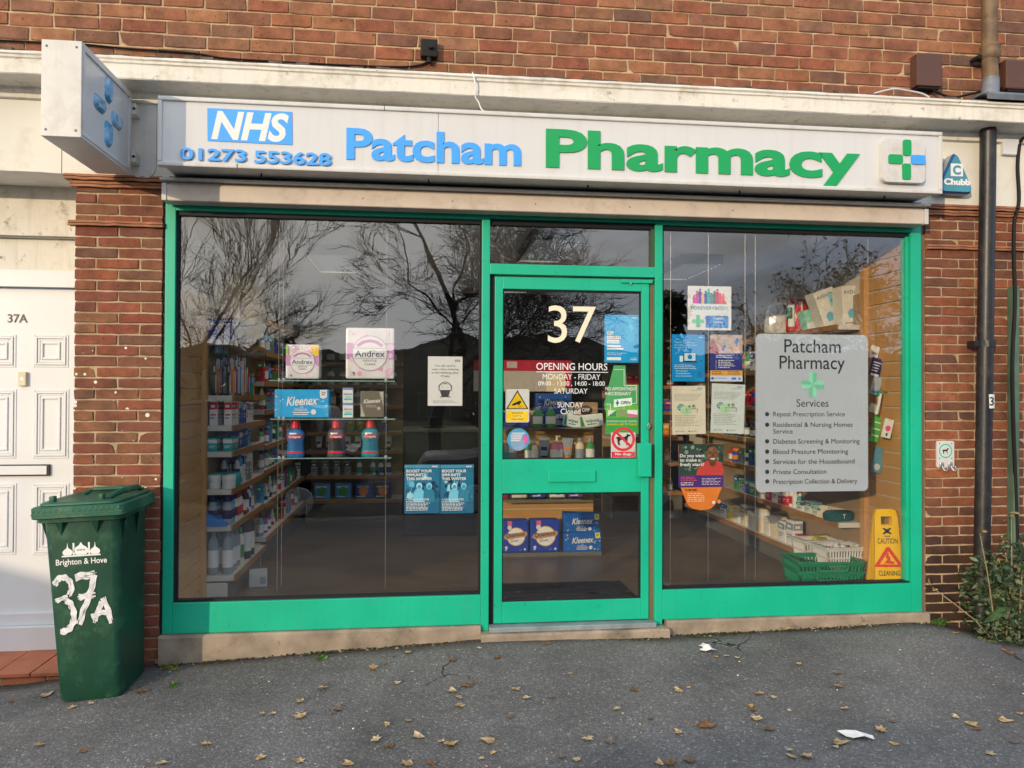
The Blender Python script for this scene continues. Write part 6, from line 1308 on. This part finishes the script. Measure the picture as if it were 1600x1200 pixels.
# display gondola seen through the door
gd = thing('display_stand', 'beech slat display stand with glass shelves seen through the door', 'display stand', (1.05, 2.16, .022)); mb = MB(); z = 0
while z < 1.18: mb.box(-.50, .45, 0, .02, z, min(z + .105, 1.2), M['slat'], .002); z += .118
mb.build('slat_board', gd); mb = MB(); mb.box(-.50, .45, .012, .05, 0, 1.2, M['groove']); mb.build('groove_lining', gd)
GZ = [zat(860, p, 1.98) for p in (858, 777, 719, 667)]
for z in GZ[1:]:
    mb = MB(); mb.box(-.50, .45, -.30, -.005, z - .012 - .022, z - .022, M['shelfglass'], .002); mb.box(-.50, .45, -.302, -.3005, z - .034, z - .022, M['kick']); mb.build('shelf', gd)
mb = MB(); mb.box(-.50, .45, -.32, -.005, 0, max(.01, GZ[0] - .022), M['kick'], .003); mb.build('plinth', gd)
def quilts(l, r_, label):
    s = Sheet(l, 808, r_, 858, 1.86, .14, base=ink(30, 62, 165), ch=.012)
    s.D(.52, .50, .35, ink(205, 170, 110)).D(.52, .50, .32, ink(240, 238, 228)); s.P([(.04, .47), (.12, .58), (.90, .66), (.96, .60), (.90, .50), (.16, .40)], ink(195, 150, 95)); s.T('Quantum', .14, .475, .11, ink(40, 45, 110), .86, .02, .15, slope=.10).T('Quilts', .30, .335, .08, ink(60, 60, 120), .68, .01, .2).T('9', .10, .07, .13, Wp, .20, .03, .15).D(.68, .36, .09, ink(225, 225, 235)).R(.2, .82, .36, .99, ink(225, 110, 130)).D(.27, .78, .08, ink(220, 220, 235)).R(.64, .06, .75, .12, ink(60, 100, 190)).D(.86, .10, .04, Wp)
    o = s.item('toilet_roll_pack', label, 'toilet roll pack'); o.location.z = GZ[0] + .001
quilts(785, 826, 'blue toilet roll pack at the foot of the display stand, left of the pair'); quilts(829, 874, 'blue toilet roll pack at the foot of the display stand, next to the tissue boxes')
dk_ = [ink(110, 190, 225), ink(235, 235, 120), ink(60, 140, 210), ink(200, 225, 240)]
o = tissue(881, 829, 939, 858.5, 1.86, .12, ink(15, 95, 180), dk_, 'dark blue tissue box at the foot of the display stand, lower of two', ink(225, 220, 50), 0, 3); o.location.z = GZ[0] + .001; h1 = .165
o2 = tissue(881, 799, 937, 828.5, 1.86, .12, ink(15, 95, 180), dk_, 'dark blue tissue box stacked on the other at the foot of the display stand', ink(225, 220, 50), 0.03, 4); o2.location.z = o.location.z + max(v[2] for v in [q.co for q in o.data.vertices]) + .001
zz = GZ[3] + .001
o = tissue(838, 607, 893, 640, 2.08, .10, ink(45, 85, 160), dk_, 'blue tissue box at the back of the upper display shelf behind the door', None, 0, 5); o.location.z = zz + .10
o = tissue(845, 638, 896, 667, 2.04, .10, ink(25, 75, 150), dk_, 'blue tissue box on the upper display shelf below the other tissue box', ink(225, 220, 50), 0, 6); o.location.z = zz - .0
s = Sheet(784, 644, 829, 667, 1.95, .14, base=ink(40, 60, 150), ch=.012); o = s.item('toilet_roll_pack', 'blue toilet roll pack lying at the left of the upper display shelf', 'toilet roll pack'); o.location.z = zz
s = Sheet(897, 627, 934, 652, 2.03, .10, base=ink(165, 135, 95), ch=.003); s.D(.5, .5, .28, ink(60, 40, 30), 20, .75).T('OPP', .33, .42, .2, Wp, .66, .02); o = s.item('brown_box', 'brown patterned box at the right of the upper display shelf', 'carton'); o.location.z = zz + .07
for px, t2 in ((840, 'green pump bottle on the upper display shelf, nearer the camera sticker'), (860, 'green pump bottle on the upper display shelf, nearer the wet wipes')):
    c0 = at(px, 667, 1.93); goods('pump_bottle', GN, GY_, (.085, .05, .20), c0.x, 1.92, zz, .1, t2, 'goods on the display stand behind the door')
for l, r_, c, t2, rz in ((879, 907, TL, 'teal and white wet wipes packet standing on the upper display shelf', .2), (907, 944, GN, 'white and green wet wipes packet at the right of the upper display shelf', -.1)):
    s = Sheet(l, 648, r_, 668, 1.90, .05, base=ink(225, 235, 228), ch=.012); s.P([(.02, .1), (.2, .1), (.1, .9), (.02, .9)], ink(*c)).T('wipes', .25, .4, .25, ink(40, 110, 140), .8, .02, .15).R(.3, .2, .7, .28, ink(*c)); o = s.item('wet_wipes', t2, 'wipes', rz=rz); o.location.z = zz
zz = GZ[2] + .001
for px, kd, c1, c2, sz, t2 in ((791, 'jar', TL, GY_, (.07, .07, .13), 'teal jar at the left end of the lower display shelf'), (800, 'jar', GY_, WH, (.08, .08, .12), 'grey jar below the round sticker on the lower display shelf'), (826, 'bottle', GN, WH, (.07, .05, .17), 'green bottle on the lower display shelf'), (835, 'pump_bottle', CR, GY_, (.07, .05, .18), 'cream pump bottle on the lower display shelf'), (850, 'squeeze_tube', GY_, NV, (.09, .05, .19), 'grey tube with navy cap on the lower display shelf, left of the pink pump bottle'), (870, 'pump_bottle', PK, CR, (.115, .06, .21), 'large pink pump bottle in the middle of the lower display shelf'), (887, 'squeeze_tube', GY_, OR, (.09, .05, .19), 'grey tube with orange cap on the lower display shelf, right of the pink pump bottle'), (906, 'bottle', CR, GY_, (.075, .06, .19), 'pale yellow bottle with grey cap on the lower display shelf'), (922, 'bottle', GN, GY_, (.075, .06, .19), 'green bottle with grey cap at the right end of the lower display shelf')):
    c0 = at(px, 719, 1.93); goods(kd, c1, c2, sz, c0.x, 1.93, zz, random.uniform(-.2, .2), t2, 'goods on the display stand behind the door')
zz = GZ[1] + .001
for i, (c1, c2) in enumerate(((RD, WH), (CR, WH), (BL, WH), (WH, BL), (PU, WH))): goods('soft_pack', c1, c2, (.13, .08, .13), .66 + i * .16, 1.95, zz, 0, '%s soft pack on the lowest glass shelf of the display stand, %s from the left' % (CN[c1], ORD[i]), 'goods on the display stand behind the door')
hb = thing('header_board', 'red and cream notice board behind the display stand seen through the door', 'notice board', (.95, 2.6, .03)); mb = MB()
a = at(740, 606, 2.6); b2 = at(893, 563.5, 2.6); c1 = at(893, 580, 2.6)
mb.box(a.x - .95, b2.x - .95, 0, .02, c1.z - .03, b2.z - .03, ink(190, 35, 65)); e = at(884, 600, 2.6); mb.box(e.x - .95, b2.x - .95, 0, .02, e.z - .06, c1.z - .03, ink(205, 40, 70)); mb.build('red_frame', hb)
mb = MB(); mb.box(a.x - .95, e.x - .953, .004, .018, e.z - .10, c1.z - .031, ink(190, 185, 175)); d0 = at(854, 600, 2.6); mb.box(d0.x - .95, e.x - .955, -.002, .003, e.z - .1, c1.z - .034, ink(235, 220, 180)); f0_ = at(792, 575, 2.6); g0 = at(808, 565, 2.6); mb.box(f0_.x - .95, g0.x - .95, -.004, -.0005, f0_.z - .03, g0.z - .03, ink(200, 185, 185)); mb.build('notice_sheet', hb)
mb = MB(); mb.box(a.x - .90, a.x - .86, .025, .06, 0, b2.z - .03, M['kick']); mb.box(b2.x - 1.0, b2.x - .97, .025, .06, 0, b2.z - .03, M['kick']); mb.build('post', hb)
sc2 = thing('shop_counter', 'dark shop counter in the middle of the shop left of the display stand', 'counter', (.1, 3.1, .023)); mb = MB(); mb.box(-.25, .42, -.25, .35, 0, .98, M['counter'], .01); mb.build('counter_front', sc2); mb = MB(); mb.box(-.28, .45, -.30, .38, .98, 1.01, M['kick'], .005); mb.build('counter_top', sc2)
mb = MB(); mb.box(-.16, .16, -.02, .02, .10, .34, M['counter'], .006); mb.box(-.145, .145, -.0215, -.0205, .115, .325, M['rubber']); mb.box(-.03, .03, -.01, .02, .0, .12, M['rubber'], .004); mb.box(-.1, .1, -.06, .06, .0, .012, M['rubber'], .004); tag(mb.build('monitor', None, (.12, 3.05, 1.034), (0, 0, .2)), 'dark computer monitor standing on the shop counter', 'monitor')

# ------------------------------------------------------------------ plants, leaves and litter on the pavement
def leaf_cluster(mb, rnd, c, rx, ry, rz, n, size, mts, droop=.3):
    for _ in range(n):
        while True:
            p = Vector((rnd.uniform(-1, 1), rnd.uniform(-1, 1), rnd.uniform(-1, 1)))
            if p.length < 1: break
        p = Vector((c[0] + p.x * rx, c[1] + p.y * ry, c[2] + p.z * rz))
        d = Vector((rnd.gauss(0, 1), rnd.gauss(0, 1), rnd.gauss(0, .6) - droop)).normalized(); u = d.cross(Vector((rnd.gauss(0, 1), rnd.gauss(0, 1), rnd.gauss(0, 1)))).normalized(); l = size * rnd.uniform(.5, 1.3); w = l * rnd.uniform(.28, .5)
        nn = d.cross(u) * l * .12
        mb.add([p, p + d * l * .35 + u * w * .5 + nn, p + d * l * .75 + u * w * .38 + nn * .5, p + d * l, p + d * l * .75 - u * w * .38 + nn * .5, p + d * l * .35 - u * w * .5 + nn], [(0, 1, 2, 3, 4, 5)], rnd.choice(mts))
rn = random.Random(31); LMD = mat('dead_leaf', (.28, .20, .10), .8, .2, 0, .3, 30)
o_ = at(1572, 1000, -.12); gz = ground_z(o_.x, -.14)
bush = thing('shrub', 'straggly dark green weed shrub growing at the foot of the drainpipe', 'shrub', (o_.x, -.13, gz)); bush.scale = (1.12, 1.1, 1.12)
mb = MB()
for i in range(34):
    a = rn.uniform(0, 6.28); l = rn.uniform(.25, .62); tip = Vector((math.cos(a) * l * rn.uniform(.3, .75), -abs(math.sin(a)) * l * .28 + .02, l * rn.uniform(.55, 1.0)))
    pts = [Vector((rn.uniform(-.1, .1), rn.uniform(-.04, .06), 0)).lerp(tip, t) + Vector((0, 0, .12 * math.sin(t * 3.1))) + Vector((rn.uniform(-.012, .012),) * 3) for t in (0, .25, .5, .75, 1)]
    mb.tube(pts, [.005, .0045, .0035, .0025, .0012], rn.choice([M['stem'], M['ivy']]), 5)
    for t in range(1, 5):
        leaf_cluster(mb, rn, pts[t], .055, .04, .05, 15, .042, [M['ivy'], M['ivy'], M['ivy2']])
for i in range(11):
    x0 = rn.uniform(-.2, .22); tip = Vector((x0 + rn.uniform(-.28, .28), -rn.uniform(.02, .16), rn.uniform(.25, .72))); b0 = Vector((x0 * .5, -.04, 0)); md = b0.lerp(tip, .55) + Vector((rn.uniform(-.08, .08), -.03, rn.uniform(.02, .1)))
    mb.tube([b0, b0.lerp(md, .5) + Vector((0, 0, .02)), md, md.lerp(tip, .55), tip], [.004, .004, .0035, .003, .0018], mat('dead_stem', (.30, .23, .14), .8, .2, 0, .3, 20), 5)
    leaf_cluster(mb, rn, tip, .03, .03, .03, 4, .05, [LMD])
mb.build('stems', bush)
mb = MB()
for (cx, cy, cz, rx, rz_, n) in ((-.05, -.02, .20, .26, .17, 420), (.10, -.03, .34, .26, .18, 620), (.02, -.08, .09, .28, .11, 480), (-.14, -.03, .36, .18, .10, 220), (.16, -.03, .50, .14, .10, 120), (.28, -.02, .22, .15, .22, 240)):
    leaf_cluster(mb, rn, (cx, cy, cz), rx, .10, rz_, n, .040, [M['ivy'], M['ivy'], M['ivy'], M['ivy'], M['ivy2']])
for i in range(9):
    leaf_cluster(mb, rn, (rn.uniform(-.2, .25), -.10, rn.uniform(.02, .25)), .01, .01, .01, 1, .13, [mat('broad_leaf', (.055, .11, .04), .5, .4, 0, .3, 20)], .1)
mb.build('foliage', bush)
for i, (p0_, p1_, p2_) in enumerate((((1577, 872), (1588, 845), (1602, 810)), ((1580, 880), (1592, 850), (1612, 835)))):
    pass
def weed(px, py, n, rx, h, label, y=None, mts=None, sz=.022):
    g = on_ground(px, py); mb = MB(); r_ = random.Random(px)
    for i in range(max(4, n // 9)):
        a = r_.uniform(0, 6.28); tip = Vector((math.cos(a) * rx * .9, math.sin(a) * rx * .4 - .01, h * r_.uniform(.5, 1.1))); pts = [Vector((r_.uniform(-rx, rx) * .5, 0, -.01)), tip * .5 + Vector((0, 0, h * .15)), tip]; mb.tube(pts, [.002, .0016, .0008], M['grass'], 4)
        leaf_cluster(mb, r_, tip, .012, .012, .012, 4, sz, mts or [M['grass']])
    leaf_cluster(mb, r_, (0, 0, h * .4), rx, .035, h * .45, n, sz, mts or [M['grass']], -.2)
    tag(mb.build('weed', None, g), label, 'weed', None)
weed(1050, 984, 70, .05, .075, 'feathery green weed growing beside the right edge of the door step')
weed(735, 991, 60, .035, .03, 'low green weed under the left edge of the door step')
weed(690, 995, 60, .06, .016, 'flat patch of green weed along the sill left of the door')
weed(1468, 978, 70, .06, .045, 'bright green weed at the foot of the right pier')
weed(265, 1046, 36, .04, .03, 'yellow green weed by the right rear foot of the bin', None, [mat('yellow_weed', (.20, .22, .03), .6, .3, 0, .3, 20)])
weed(300, 1022, 80, .10, .03, 'dark green weed along the concrete sill beside the bin')
weed(503, 1028, 26, .03, .012, 'tiny moss tuft in the cracked tarmac below the left window')
weed(272, 1072, 26, .02, .01, 'tiny moss tuft in the tarmac right of the bin', None)
weed(28, 1062, 30, .04, .025, 'small weed at the foot of the tiled step left of the bin')
# fallen leaves: five leaf shapes, each leaf a copy laid where it lies
LM = [mat('leaf_tan', (.46, .31, .15), .8, .2, 0, .3, 40), mat('leaf_brown', (.20, .105, .05), .8, .2, 0, .35, 40), mat('leaf_orange', (.46, .25, .09), .8, .2, 0, .3, 40), mat('leaf_pale', (.50, .38, .22), .8, .2, 0, .3, 40), mat('leaf_grey', (.16, .13, .11), .85, .2, 0, .3, 40)]
LP = []
rl = random.Random(77)
for k in range(10):
    pts = []; lob = [(-150, .55), (-95, .85), (-50, .5), (-30, .95), (0, .62), (20, 1.1), (45, .58), (70, 1.0), (98, .5), (125, .85), (165, .5)] if k % 2 == 0 else [(-160, .45), (-110, .7), (-60, .55), (-20, .8), (15, 1.15), (50, .65), (90, .85), (130, .55)]
    for a, r in lob:
        a = math.radians(a + 60 + rl.uniform(-8, 8)); r = .036 * r * rl.uniform(.8, 1.15); pts.append((r * math.cos(a), r * math.sin(a)))
    cu = rl.uniform(1.5, 9); hgt = lambda x, y: .004 + cu * (x * x * rl.uniform(.6, 1.3) + y * y * .5) + rl.uniform(-.002, .003)
    mb = MB(); n = len(pts); v = [(0, 0, .006)] + [(p[0] * .5, p[1] * .5, hgt(p[0] * .5, p[1] * .5)) for p in pts] + [(p[0], p[1], hgt(*p)) for p in pts]
    f = [(0, 1 + i, 1 + (i + 1) % n) for i in range(n)] + [(1 + i, 1 + n + i, 1 + n + (i + 1) % n, 1 + (i + 1) % n) for i in range(n)]
    mb.add(v, f, LM[k % 5]); mb.tube([(0, 0, .006), (-.02, -.03, .008), (-.025, -.05, .012)], .0012, LM[1], 4); LP.append(mb)
LEAF = []
def lz(x0, y0, k, pts):
    for p in pts: LEAF.append((x0 + p[0] / k, y0 + p[1] / k, p[2] if len(p) > 2 else 1.0, p[3] if len(p) > 3 else None))
lz(400, 900, 2.667, [(40, 308, 1.1, 3), (403, 289, 1.1, 2), (632, 322, 1.0, 3), (577, 336, .6, 1), (541, 366, .6, 1), (490, 388, 1.1, 2), (820, 351, 1.1, 1), (1008, 343, 1, 1), (645, 404, .6, 3), (278, 471, 1.2, 0), (586, 451, .7, 3), (378, 479, .7, 4), (888, 457, 1.5, 1), (820, 486, 1.3, 3), (845, 509, .7, 0), (848, 545, 1.2, 0), (1080, 474, 1, 0), (1122, 512, .8, 3), (1313, 409, .6, 0), (186, 525, .8, 3), (340, 556, 1.6, 4), (28, 578, .7, 0), (66, 577, .7, 3), (190, 590, 1.2, 0), (546, 622, .8, 0), (640, 607, .6, 3), (680, 676, 1.2, 3), (500, 690, 1.2, 3), (556, 715, 1, 1), (770, 695, .8, 3), (806, 704, 1.5, 0), (978, 693, 1.4, 0), (984, 743, .6, 0), (940, 768, .7, 3), (1275, 757, .9, 4), (1338, 772, .8, 3), (1380, 683, 1.1, 3), (1475, 697, 1.1, 4), (1505, 556, .9, 3), (1572, 478, 1.1, 1), (12, 764, .9, 0), (388, 792, 1.2, 0), (636, 790, 1.3, 0), (733, 787, .9, 1), (1215, 288, 1.0, 1), (1460, 259, 1.1, 3), (1395, 266, .6, 1), (935, 305, .7, 3), (1240, 508, .8, 4), (1058, 595, .7, 1)])
lz(1000, 900, 2.667, [(610, 225, .9, 0), (1530, 320, 1.9, 1), (318, 340, .6, 0), (362, 338, .7, 0), (402, 345, .7, 3), (665, 370, .7, 0), (828, 408, .9, 4), (828, 463, 1.3, 0), (492, 495, 1, 0), (556, 508, .7, 3), (164, 484, 1, 0), (200, 469, .6, 0), (460, 547, .7, 2), (475, 562, .8, 1), (850, 557, 1, 3), (626, 566, .5, 3), (490, 602, 1.3, 3), (528, 642, 1, 1), (262, 626, 1.6, 1), (163, 657, 1, 0), (825, 703, 1.5, 0), (818, 719, .7, 3), (1004, 650, 1.3, 0), (1055, 611, .9, 4), (1375, 620, 1.4, 0), (1405, 643, .9, 1), (1318, 594, .8, 3), (1510, 607, 1.3, 0), (1582, 580, .8, 0), (1555, 700, 1.1, 4), (693, 760, 1.4, 0), (130, 786, 1.3, 1), (84, 787, .8, 0), (628, 730, .7, 3), (50, 595, .8, 4), (1310, 242, .9, 0), (38, 443, .6, 1)])
lz(0, 700, 2.963, [(740, 1003, 1.5, 2), (1495, 1115, 1.2, 3), (1395, 1177, .9, 0), (210, 1155, 1.5, 3), (40, 1097, 1.2, 0), (655, 1135, 1.6, 1), (420, 1190, .9, 3), (1240, 932, 1.3, 0), (15, 1062, 1.1, 3)])
lz(0, 0, 1, [(110, 1108, 1.0, 0), (20, 1098, .8, 1), (62, 1165, 1.1, 0), (130, 1175, .8, 1), (322, 1165, .9, 0), (410, 1186, .9, 3), (466, 1192, 1, 0), (520, 1115, .7, 4), (1080, 1190, .9, 1), (1400, 1165, .8, 0), (1545, 1180, 1, 3), (1240, 1185, .9, 0), (705, 1168, .7, 1), (250, 1195, 1.0, 3)])
LC = ['tan', 'brown', 'orange', 'pale', 'grey']
LEAF.sort(key=lambda q: q[1]); rows = [[q for q in LEAF if a <= q[1] < b2] for a, b2 in ((0, 1030), (1030, 1060), (1060, 1085), (1085, 1110), (1110, 1135), (1135, 1160), (1160, 1180), (1180, 1300))]
RN = ['closest to the shopfront', 'second from the shopfront', 'third from the shopfront', 'fourth from the shopfront', 'fourth from the front edge', 'third from the front edge', 'second from the front edge', 'along the front edge']
for R_, nm in zip(rows, RN):
    R_.sort(key=lambda q: q[0]); used = {}
    for (px, py, sc3, c) in R_:
        c = rl.randrange(5) if c is None else c; g = on_ground(px, py); kk = used.get(c, 0); used[c] = kk + 1
        key = (c, rl.randrange(2)); mbp = LP[[i for i in range(10) if i % 5 == c][key[1]]]
        if not hasattr(mbp, 'ob'): mbp.ob = mbp.build('fallen_leaf'); o = mbp.ob
        else: o = mbp.ob.copy(); C.objects.link(o)
        o.location = g + Vector((0, 0, .004)); sc4 = sc3 * .80; o.scale = (sc4 * rl.uniform(.85, 1.15), sc4 * rl.uniform(.8, 1.2), sc4); o.rotation_euler = (rl.uniform(-.14, .14), rl.uniform(-.14, .14), rl.uniform(0, 6.28))
        tag(o, '%s dry leaf, %s %s one from the left, row %s' % (LC[c], ORD[min(kk, 19)], LC[c], nm), 'leaf', 'fallen leaves on the pavement')
def litter(px, py, pts, label):
    g = on_ground(px, py); mb = MB(); r_ = random.Random(px); n = len(pts); h = lambda: r_.uniform(.004, .03)
    c = (sum(p[0] for p in pts) / n, sum(p[1] for p in pts) / n); v = [(c[0], c[1], .03)] + [((p[0] + c[0]) / 2, (p[1] + c[1]) / 2, h()) for p in pts] + [(p[0], p[1], h() * .6) for p in pts]
    mb.add(v, [(0, 1 + i, 1 + (i + 1) % n) for i in range(n)] + [(1 + i, 1 + n + i, 1 + n + (i + 1) % n, 1 + (i + 1) % n) for i in range(n)], M['paper'])
    tag(mb.build('paper_scrap', None, g + Vector((0, 0, .003)), smooth=0), label, 'litter', 'paper litter on the pavement')
litter(1104, 1015, [(-.045, -.01), (-.01, .01), (-.03, .055), (-.008, .07), (.012, .02), (.03, -.01), (.045, -.05), (.01, -.045), (-.02, -.04), (-.05, -.03)], 'crumpled white tissue scrap on the tarmac right of the door')
litter(1338, 1153, [(-.07, .035), (-.045, .042), (-.01, .026), (.03, .022), (.065, -.02), (.06, -.038), (.02, -.03), (-.025, -.018), (-.045, .006)], 'flat white tissue scrap near the front edge of the pavement on the right')
rl = random.Random(5); mb = MB()
for i in range(420):
    px, py = rl.uniform(-20, 1620), 985 + 230 * rl.random() ** 1.2; g = on_ground(px, py)
    if g.y > -.05: continue
    r = rl.uniform(.002, .006); mb.add([(g.x + r * math.cos(a) * rl.uniform(.6, 1.2), g.y + r * math.sin(a) * rl.uniform(.6, 1.4), g.z + (.001 if k < 4 else .004)) for k, a in enumerate((.3, 1.9, 3.4, 5.0, .3, 1.9, 3.4, 5.0))], [(0, 1, 5, 4), (1, 2, 6, 5), (2, 3, 7, 6), (3, 0, 4, 7), (4, 5, 6, 7)], rl.choice([LM[3], LM[4], LM[1], M['concrete'], M['paper']] if i % 6 == 0 else [LM[3], LM[4], M['concrete']]))
o = mb.build('pavement_grit'); o['kind'] = 'stuff'; tag(o, 'scattered grit, leaf crumbs and small stones on the tarmac', None)

rl = random.Random(91); mb = MB(); soil_ms = [mat('soil', (.05, .038, .026), .95, .1, 0, .4, 40), mat('moss', (.035, .05, .012), .95, .1, 0, .4, 40), M['concrete'], LM[4]]
for i in range(1500):
    x = rl.uniform(-1.42, 3.35); dn = .5 + .5 * math.sin(x * 3.1 + 1) * math.cos(x * 7.7)
    if rl.random() > .25 + .75 * dn: continue
    y = (-.082 if .34 < x < 1.46 else -.036) - abs(rl.gauss(0, .016)); r = rl.uniform(.003, .010); z = ground_z(x, y) + .002; n = 6
    ring_ = [(x + r * math.cos(k * 1.047) * rl.uniform(.7, 1.4), y + r * .7 * math.sin(k * 1.047) * rl.uniform(.7, 1.3), z - .003) for k in range(n)]
    mb.add(ring_ + [(x, y, z + r * rl.uniform(.4, .9))], [(k, (k + 1) % n, n) for k in range(n)], rl.choice(soil_ms[:2] if i % 4 else soil_ms))
tag(mb.build('soil_line'), 'dark soil and moss gathered along the foot of the shopfront', None, None, 'stuff')

# ------------------------------------------------------------------ across the street: bare trees, evergreens and parked cars, seen as reflections in the glass
def bare_tree(name, label, x, y, h, spread, seed, mt, levels=6, upright=.35, trunk_r=.22, first=.28, leafy=0):
    r_ = random.Random(seed); z0 = KZ - .1 if y > -46 else 0; o = thing(name, label, 'tree', (x, y, z0), group='bare trees across the street'); tk = MB(); cr_ = MB(); tips = []
    def grow(p, d, l, r, lev):
        n = 4; pts = [p]; q = p.copy(); dd = d.copy()
        for i in range(n):
            dd = (dd + Vector((r_.gauss(0, .13), r_.gauss(0, .13), r_.gauss(0, .08) + upright * .10))).normalized(); q = q + dd * l / n; pts.append(q.copy())
        e = r * (.62 if lev else .3)
        (tk if lev >= levels - 1 else cr_).tube(pts, [r + (e - r) * i / n for i in range(n + 1)], mt, 7 if lev > 3 else 4, False)
        if lev == 0: tips.append(q); return
        k = r_.choice([3, 3, 4]) if lev > 1 else r_.choice([4, 5])
        for i in range(k):
            t = 1.0 if i == 0 else r_.uniform(.35, .95); b2 = pts[min(n, max(1, int(t * n)))]
            ax = Vector((r_.gauss(0, 1), r_.gauss(0, 1), r_.gauss(0, .5))); ax = (ax - dd * ax.dot(dd)).normalized(); nd = (dd * math.cos(a_ := r_.uniform(.25, .75) * spread) + ax * math.sin(a_)).normalized()
            grow(b2, nd, l * r_.uniform(.62, .86), max(.0065, e * (.88 if i == 0 else .52)), lev - 1)
    grow(Vector((0, 0, 0)), Vector((0, 0, 1)), h * first, trunk_r, levels)
    tk.build('trunk', o, smooth=60)
    if leafy:
        for t in tips:
            if r_.random() < leafy: leaf_cluster(cr_, r_, t, .3, .3, .3, 7, .14, [LM[1], M['conifer'], LM[4]])
    cr_.build('crown', o); return o
bare_tree('bare_tree', 'large bare winter tree with spreading dark limbs across the street', .4, -17.5, 14.5, 1.30, 3, M['bark'], 7, .30, .22, .22)
bare_tree('bare_tree', 'slender pale bare tree across the street toward the left', -5.4, -14.5, 9.5, .62, 8, M['bark2'], 5, 1.1, .10, .30)
bare_tree('bare_tree', 'second slender pale bare tree toward the left', -7.0, -16.0, 9.0, .62, 9, M['bark2'], 5, 1.1, .09, .30)
bare_tree('bare_tree', 'bushy half bare tree across the street toward the right', 10.2, -17, 10.5, 1.2, 14, M['bark'], 6, .45, .18, .22, .30)
bare_tree('bare_tree', 'bushy half bare tree furthest to the right across the street', 14.5, -18, 10.5, 1.2, 15, M['bark'], 6, .45, .2, .22, .25)
bare_tree('bare_tree', 'spreading bare tree across the street left of the largest one', -7.5, -23, 12, 1.3, 23, M['bark'], 6, .35, .20, .22)
def evergreen(x, y, w, h, seed, label, cone=False):
    r_ = random.Random(seed); o = thing('evergreen_tree' if cone else 'evergreen_bush', label, 'tree' if cone else 'bush', (x, y, KZ - .1)); mb = MB(); mb.tube([(0, 0, 0), (0, 0, h * .8)], [.1, .03], M['bark'], 6); mb.build('trunk', o); mb = MB()
    for i in range(26):
        t = r_.random(); rr = w * (1 - t * .85 if cone else math.sqrt(max(0.05, 1 - (t * 1.6 - .6) ** 2 * .9))) * r_.uniform(.4, 1); a = r_.uniform(0, 6.28)
        leaf_cluster(mb, r_, (rr * math.cos(a) * .8, rr * math.sin(a) * .8, h * (.08 + t * .86)), w * .34, w * .34, h * .12, 130, .26, [M['conifer'], M['conifer'], M['ivy']], .2)
    mb.build('crown', o)
evergreen(7.0, -16.5, 1.5, 4.6, 3, 'dark conifer across the street toward the right', True)
evergreen(-4.2, -19, 2.0, 3.3, 4, 'dark evergreen bush across the street toward the left'); evergreen(-8.5, -19, 2.2, 2.8, 5, 'dark evergreen bush furthest left across the street'); evergreen(12.5, -20, 2.6, 3.6, 6, 'dark evergreen bush across the street toward the right'); evergreen(3.8, -24, 2.4, 2.7, 7, 'low dark evergreen bush behind the largest bare tree')
def car(x, y, L_, h, col, label):
    o = thing('parked_car', label, 'car', (x, y, KZ - .12), group='cars parked along the kerb'); paint = mat('car_paint_%d' % int(col[0] * 1000 + col[2] * 100), col, .25, .6, 0, .02, 3); gl = mat('car_glass', (.02, .025, .03), .06, .8)
    mb = MB(); hw = .90; P = [(-L_ / 2, .34), (-L_ / 2 + .02, .62), (-L_ / 2 + .18, .88), (-L_ / 2 + 1.05, h * .60), (L_ / 2 - .5, h * .62), (L_ / 2 - .06, h * .58), (L_ / 2, .5), (L_ / 2 - .05, .30)]
    mb.loft([[(p[0], yy, .30 + (p[1] - .30) * k) for p in P] for yy, k in ((-hw, .93), (-hw + .08, 1), (hw - .08, 1), (hw, .93))], paint)
    Q = [(-L_ / 2 + 1.0, h * .59), (-L_ / 2 + 1.75, h - .06), (-L_ / 2 + 2.1, h), (L_ / 2 - 1.1, h), (L_ / 2 - .5, h - .12), (L_ / 2 - .22, h * .60)]
    mb.loft([[(p[0], yy * (1 - .16 * max(0, (p[1] - h * .6) / (h * .4))), p[1]) for p in Q] for yy in (-hw + .05, hw - .05)], paint); mb.build('body', o, smooth=30)
    wn = MB()
    for sy in (-1, 1):
        for a, b2 in ((-L_ / 2 + 1.35, -L_ / 2 + 2.35), (-L_ / 2 + 2.42, L_ / 2 - 1.25), (L_ / 2 - 1.18, L_ / 2 - .55)):
            z0_, z1_ = h * .63, h - .14; yy = lambda z: sy * ((hw - .05) * (1 - .16 * max(0, (z - h * .6) / (h * .4))) + .006); s0 = .5 if a < -L_ / 2 + 1.5 else 0; wn.add([(a, yy(z0_), z0_), (b2, yy(z0_), z0_), (b2 - (.1 if b2 > L_ / 2 - .8 else 0), yy(z1_), z1_), (a + s0, yy(z1_), z1_)], [(0, 1, 2, 3)], gl)
    wn.build('side_window', o)
    for wx in (-L_ / 2 + .85, L_ / 2 - .80):
        for sy in (-1, 1):
            w_ = MB(); w_.lathe([(.30, -.1), (.33, -.08), (.33, .08), (.30, .1)], 0, 0, M['rubber'], 22); w_.lathe([(.21, .101), (.20, .108)], 0, 0, M['steel'], 18); w_.v = [(wx + p[0], sy * (.80 + p[2]), .33 + p[1]) for p in w_.v]; w_.build('wheel', o, smooth=30)
car(-10.2, -7.5, 5.2, 2.65, (.02, .03, .06), 'tall dark blue van parked by the kerb, leftmost'); car(-3.2, -7.55, 4.6, 1.70, (.015, .016, .018), 'black parked car by the kerb opposite the left window'); car(2.1, -7.5, 4.4, 1.62, (.06, .065, .07), 'grey parked car by the kerb opposite the right window')
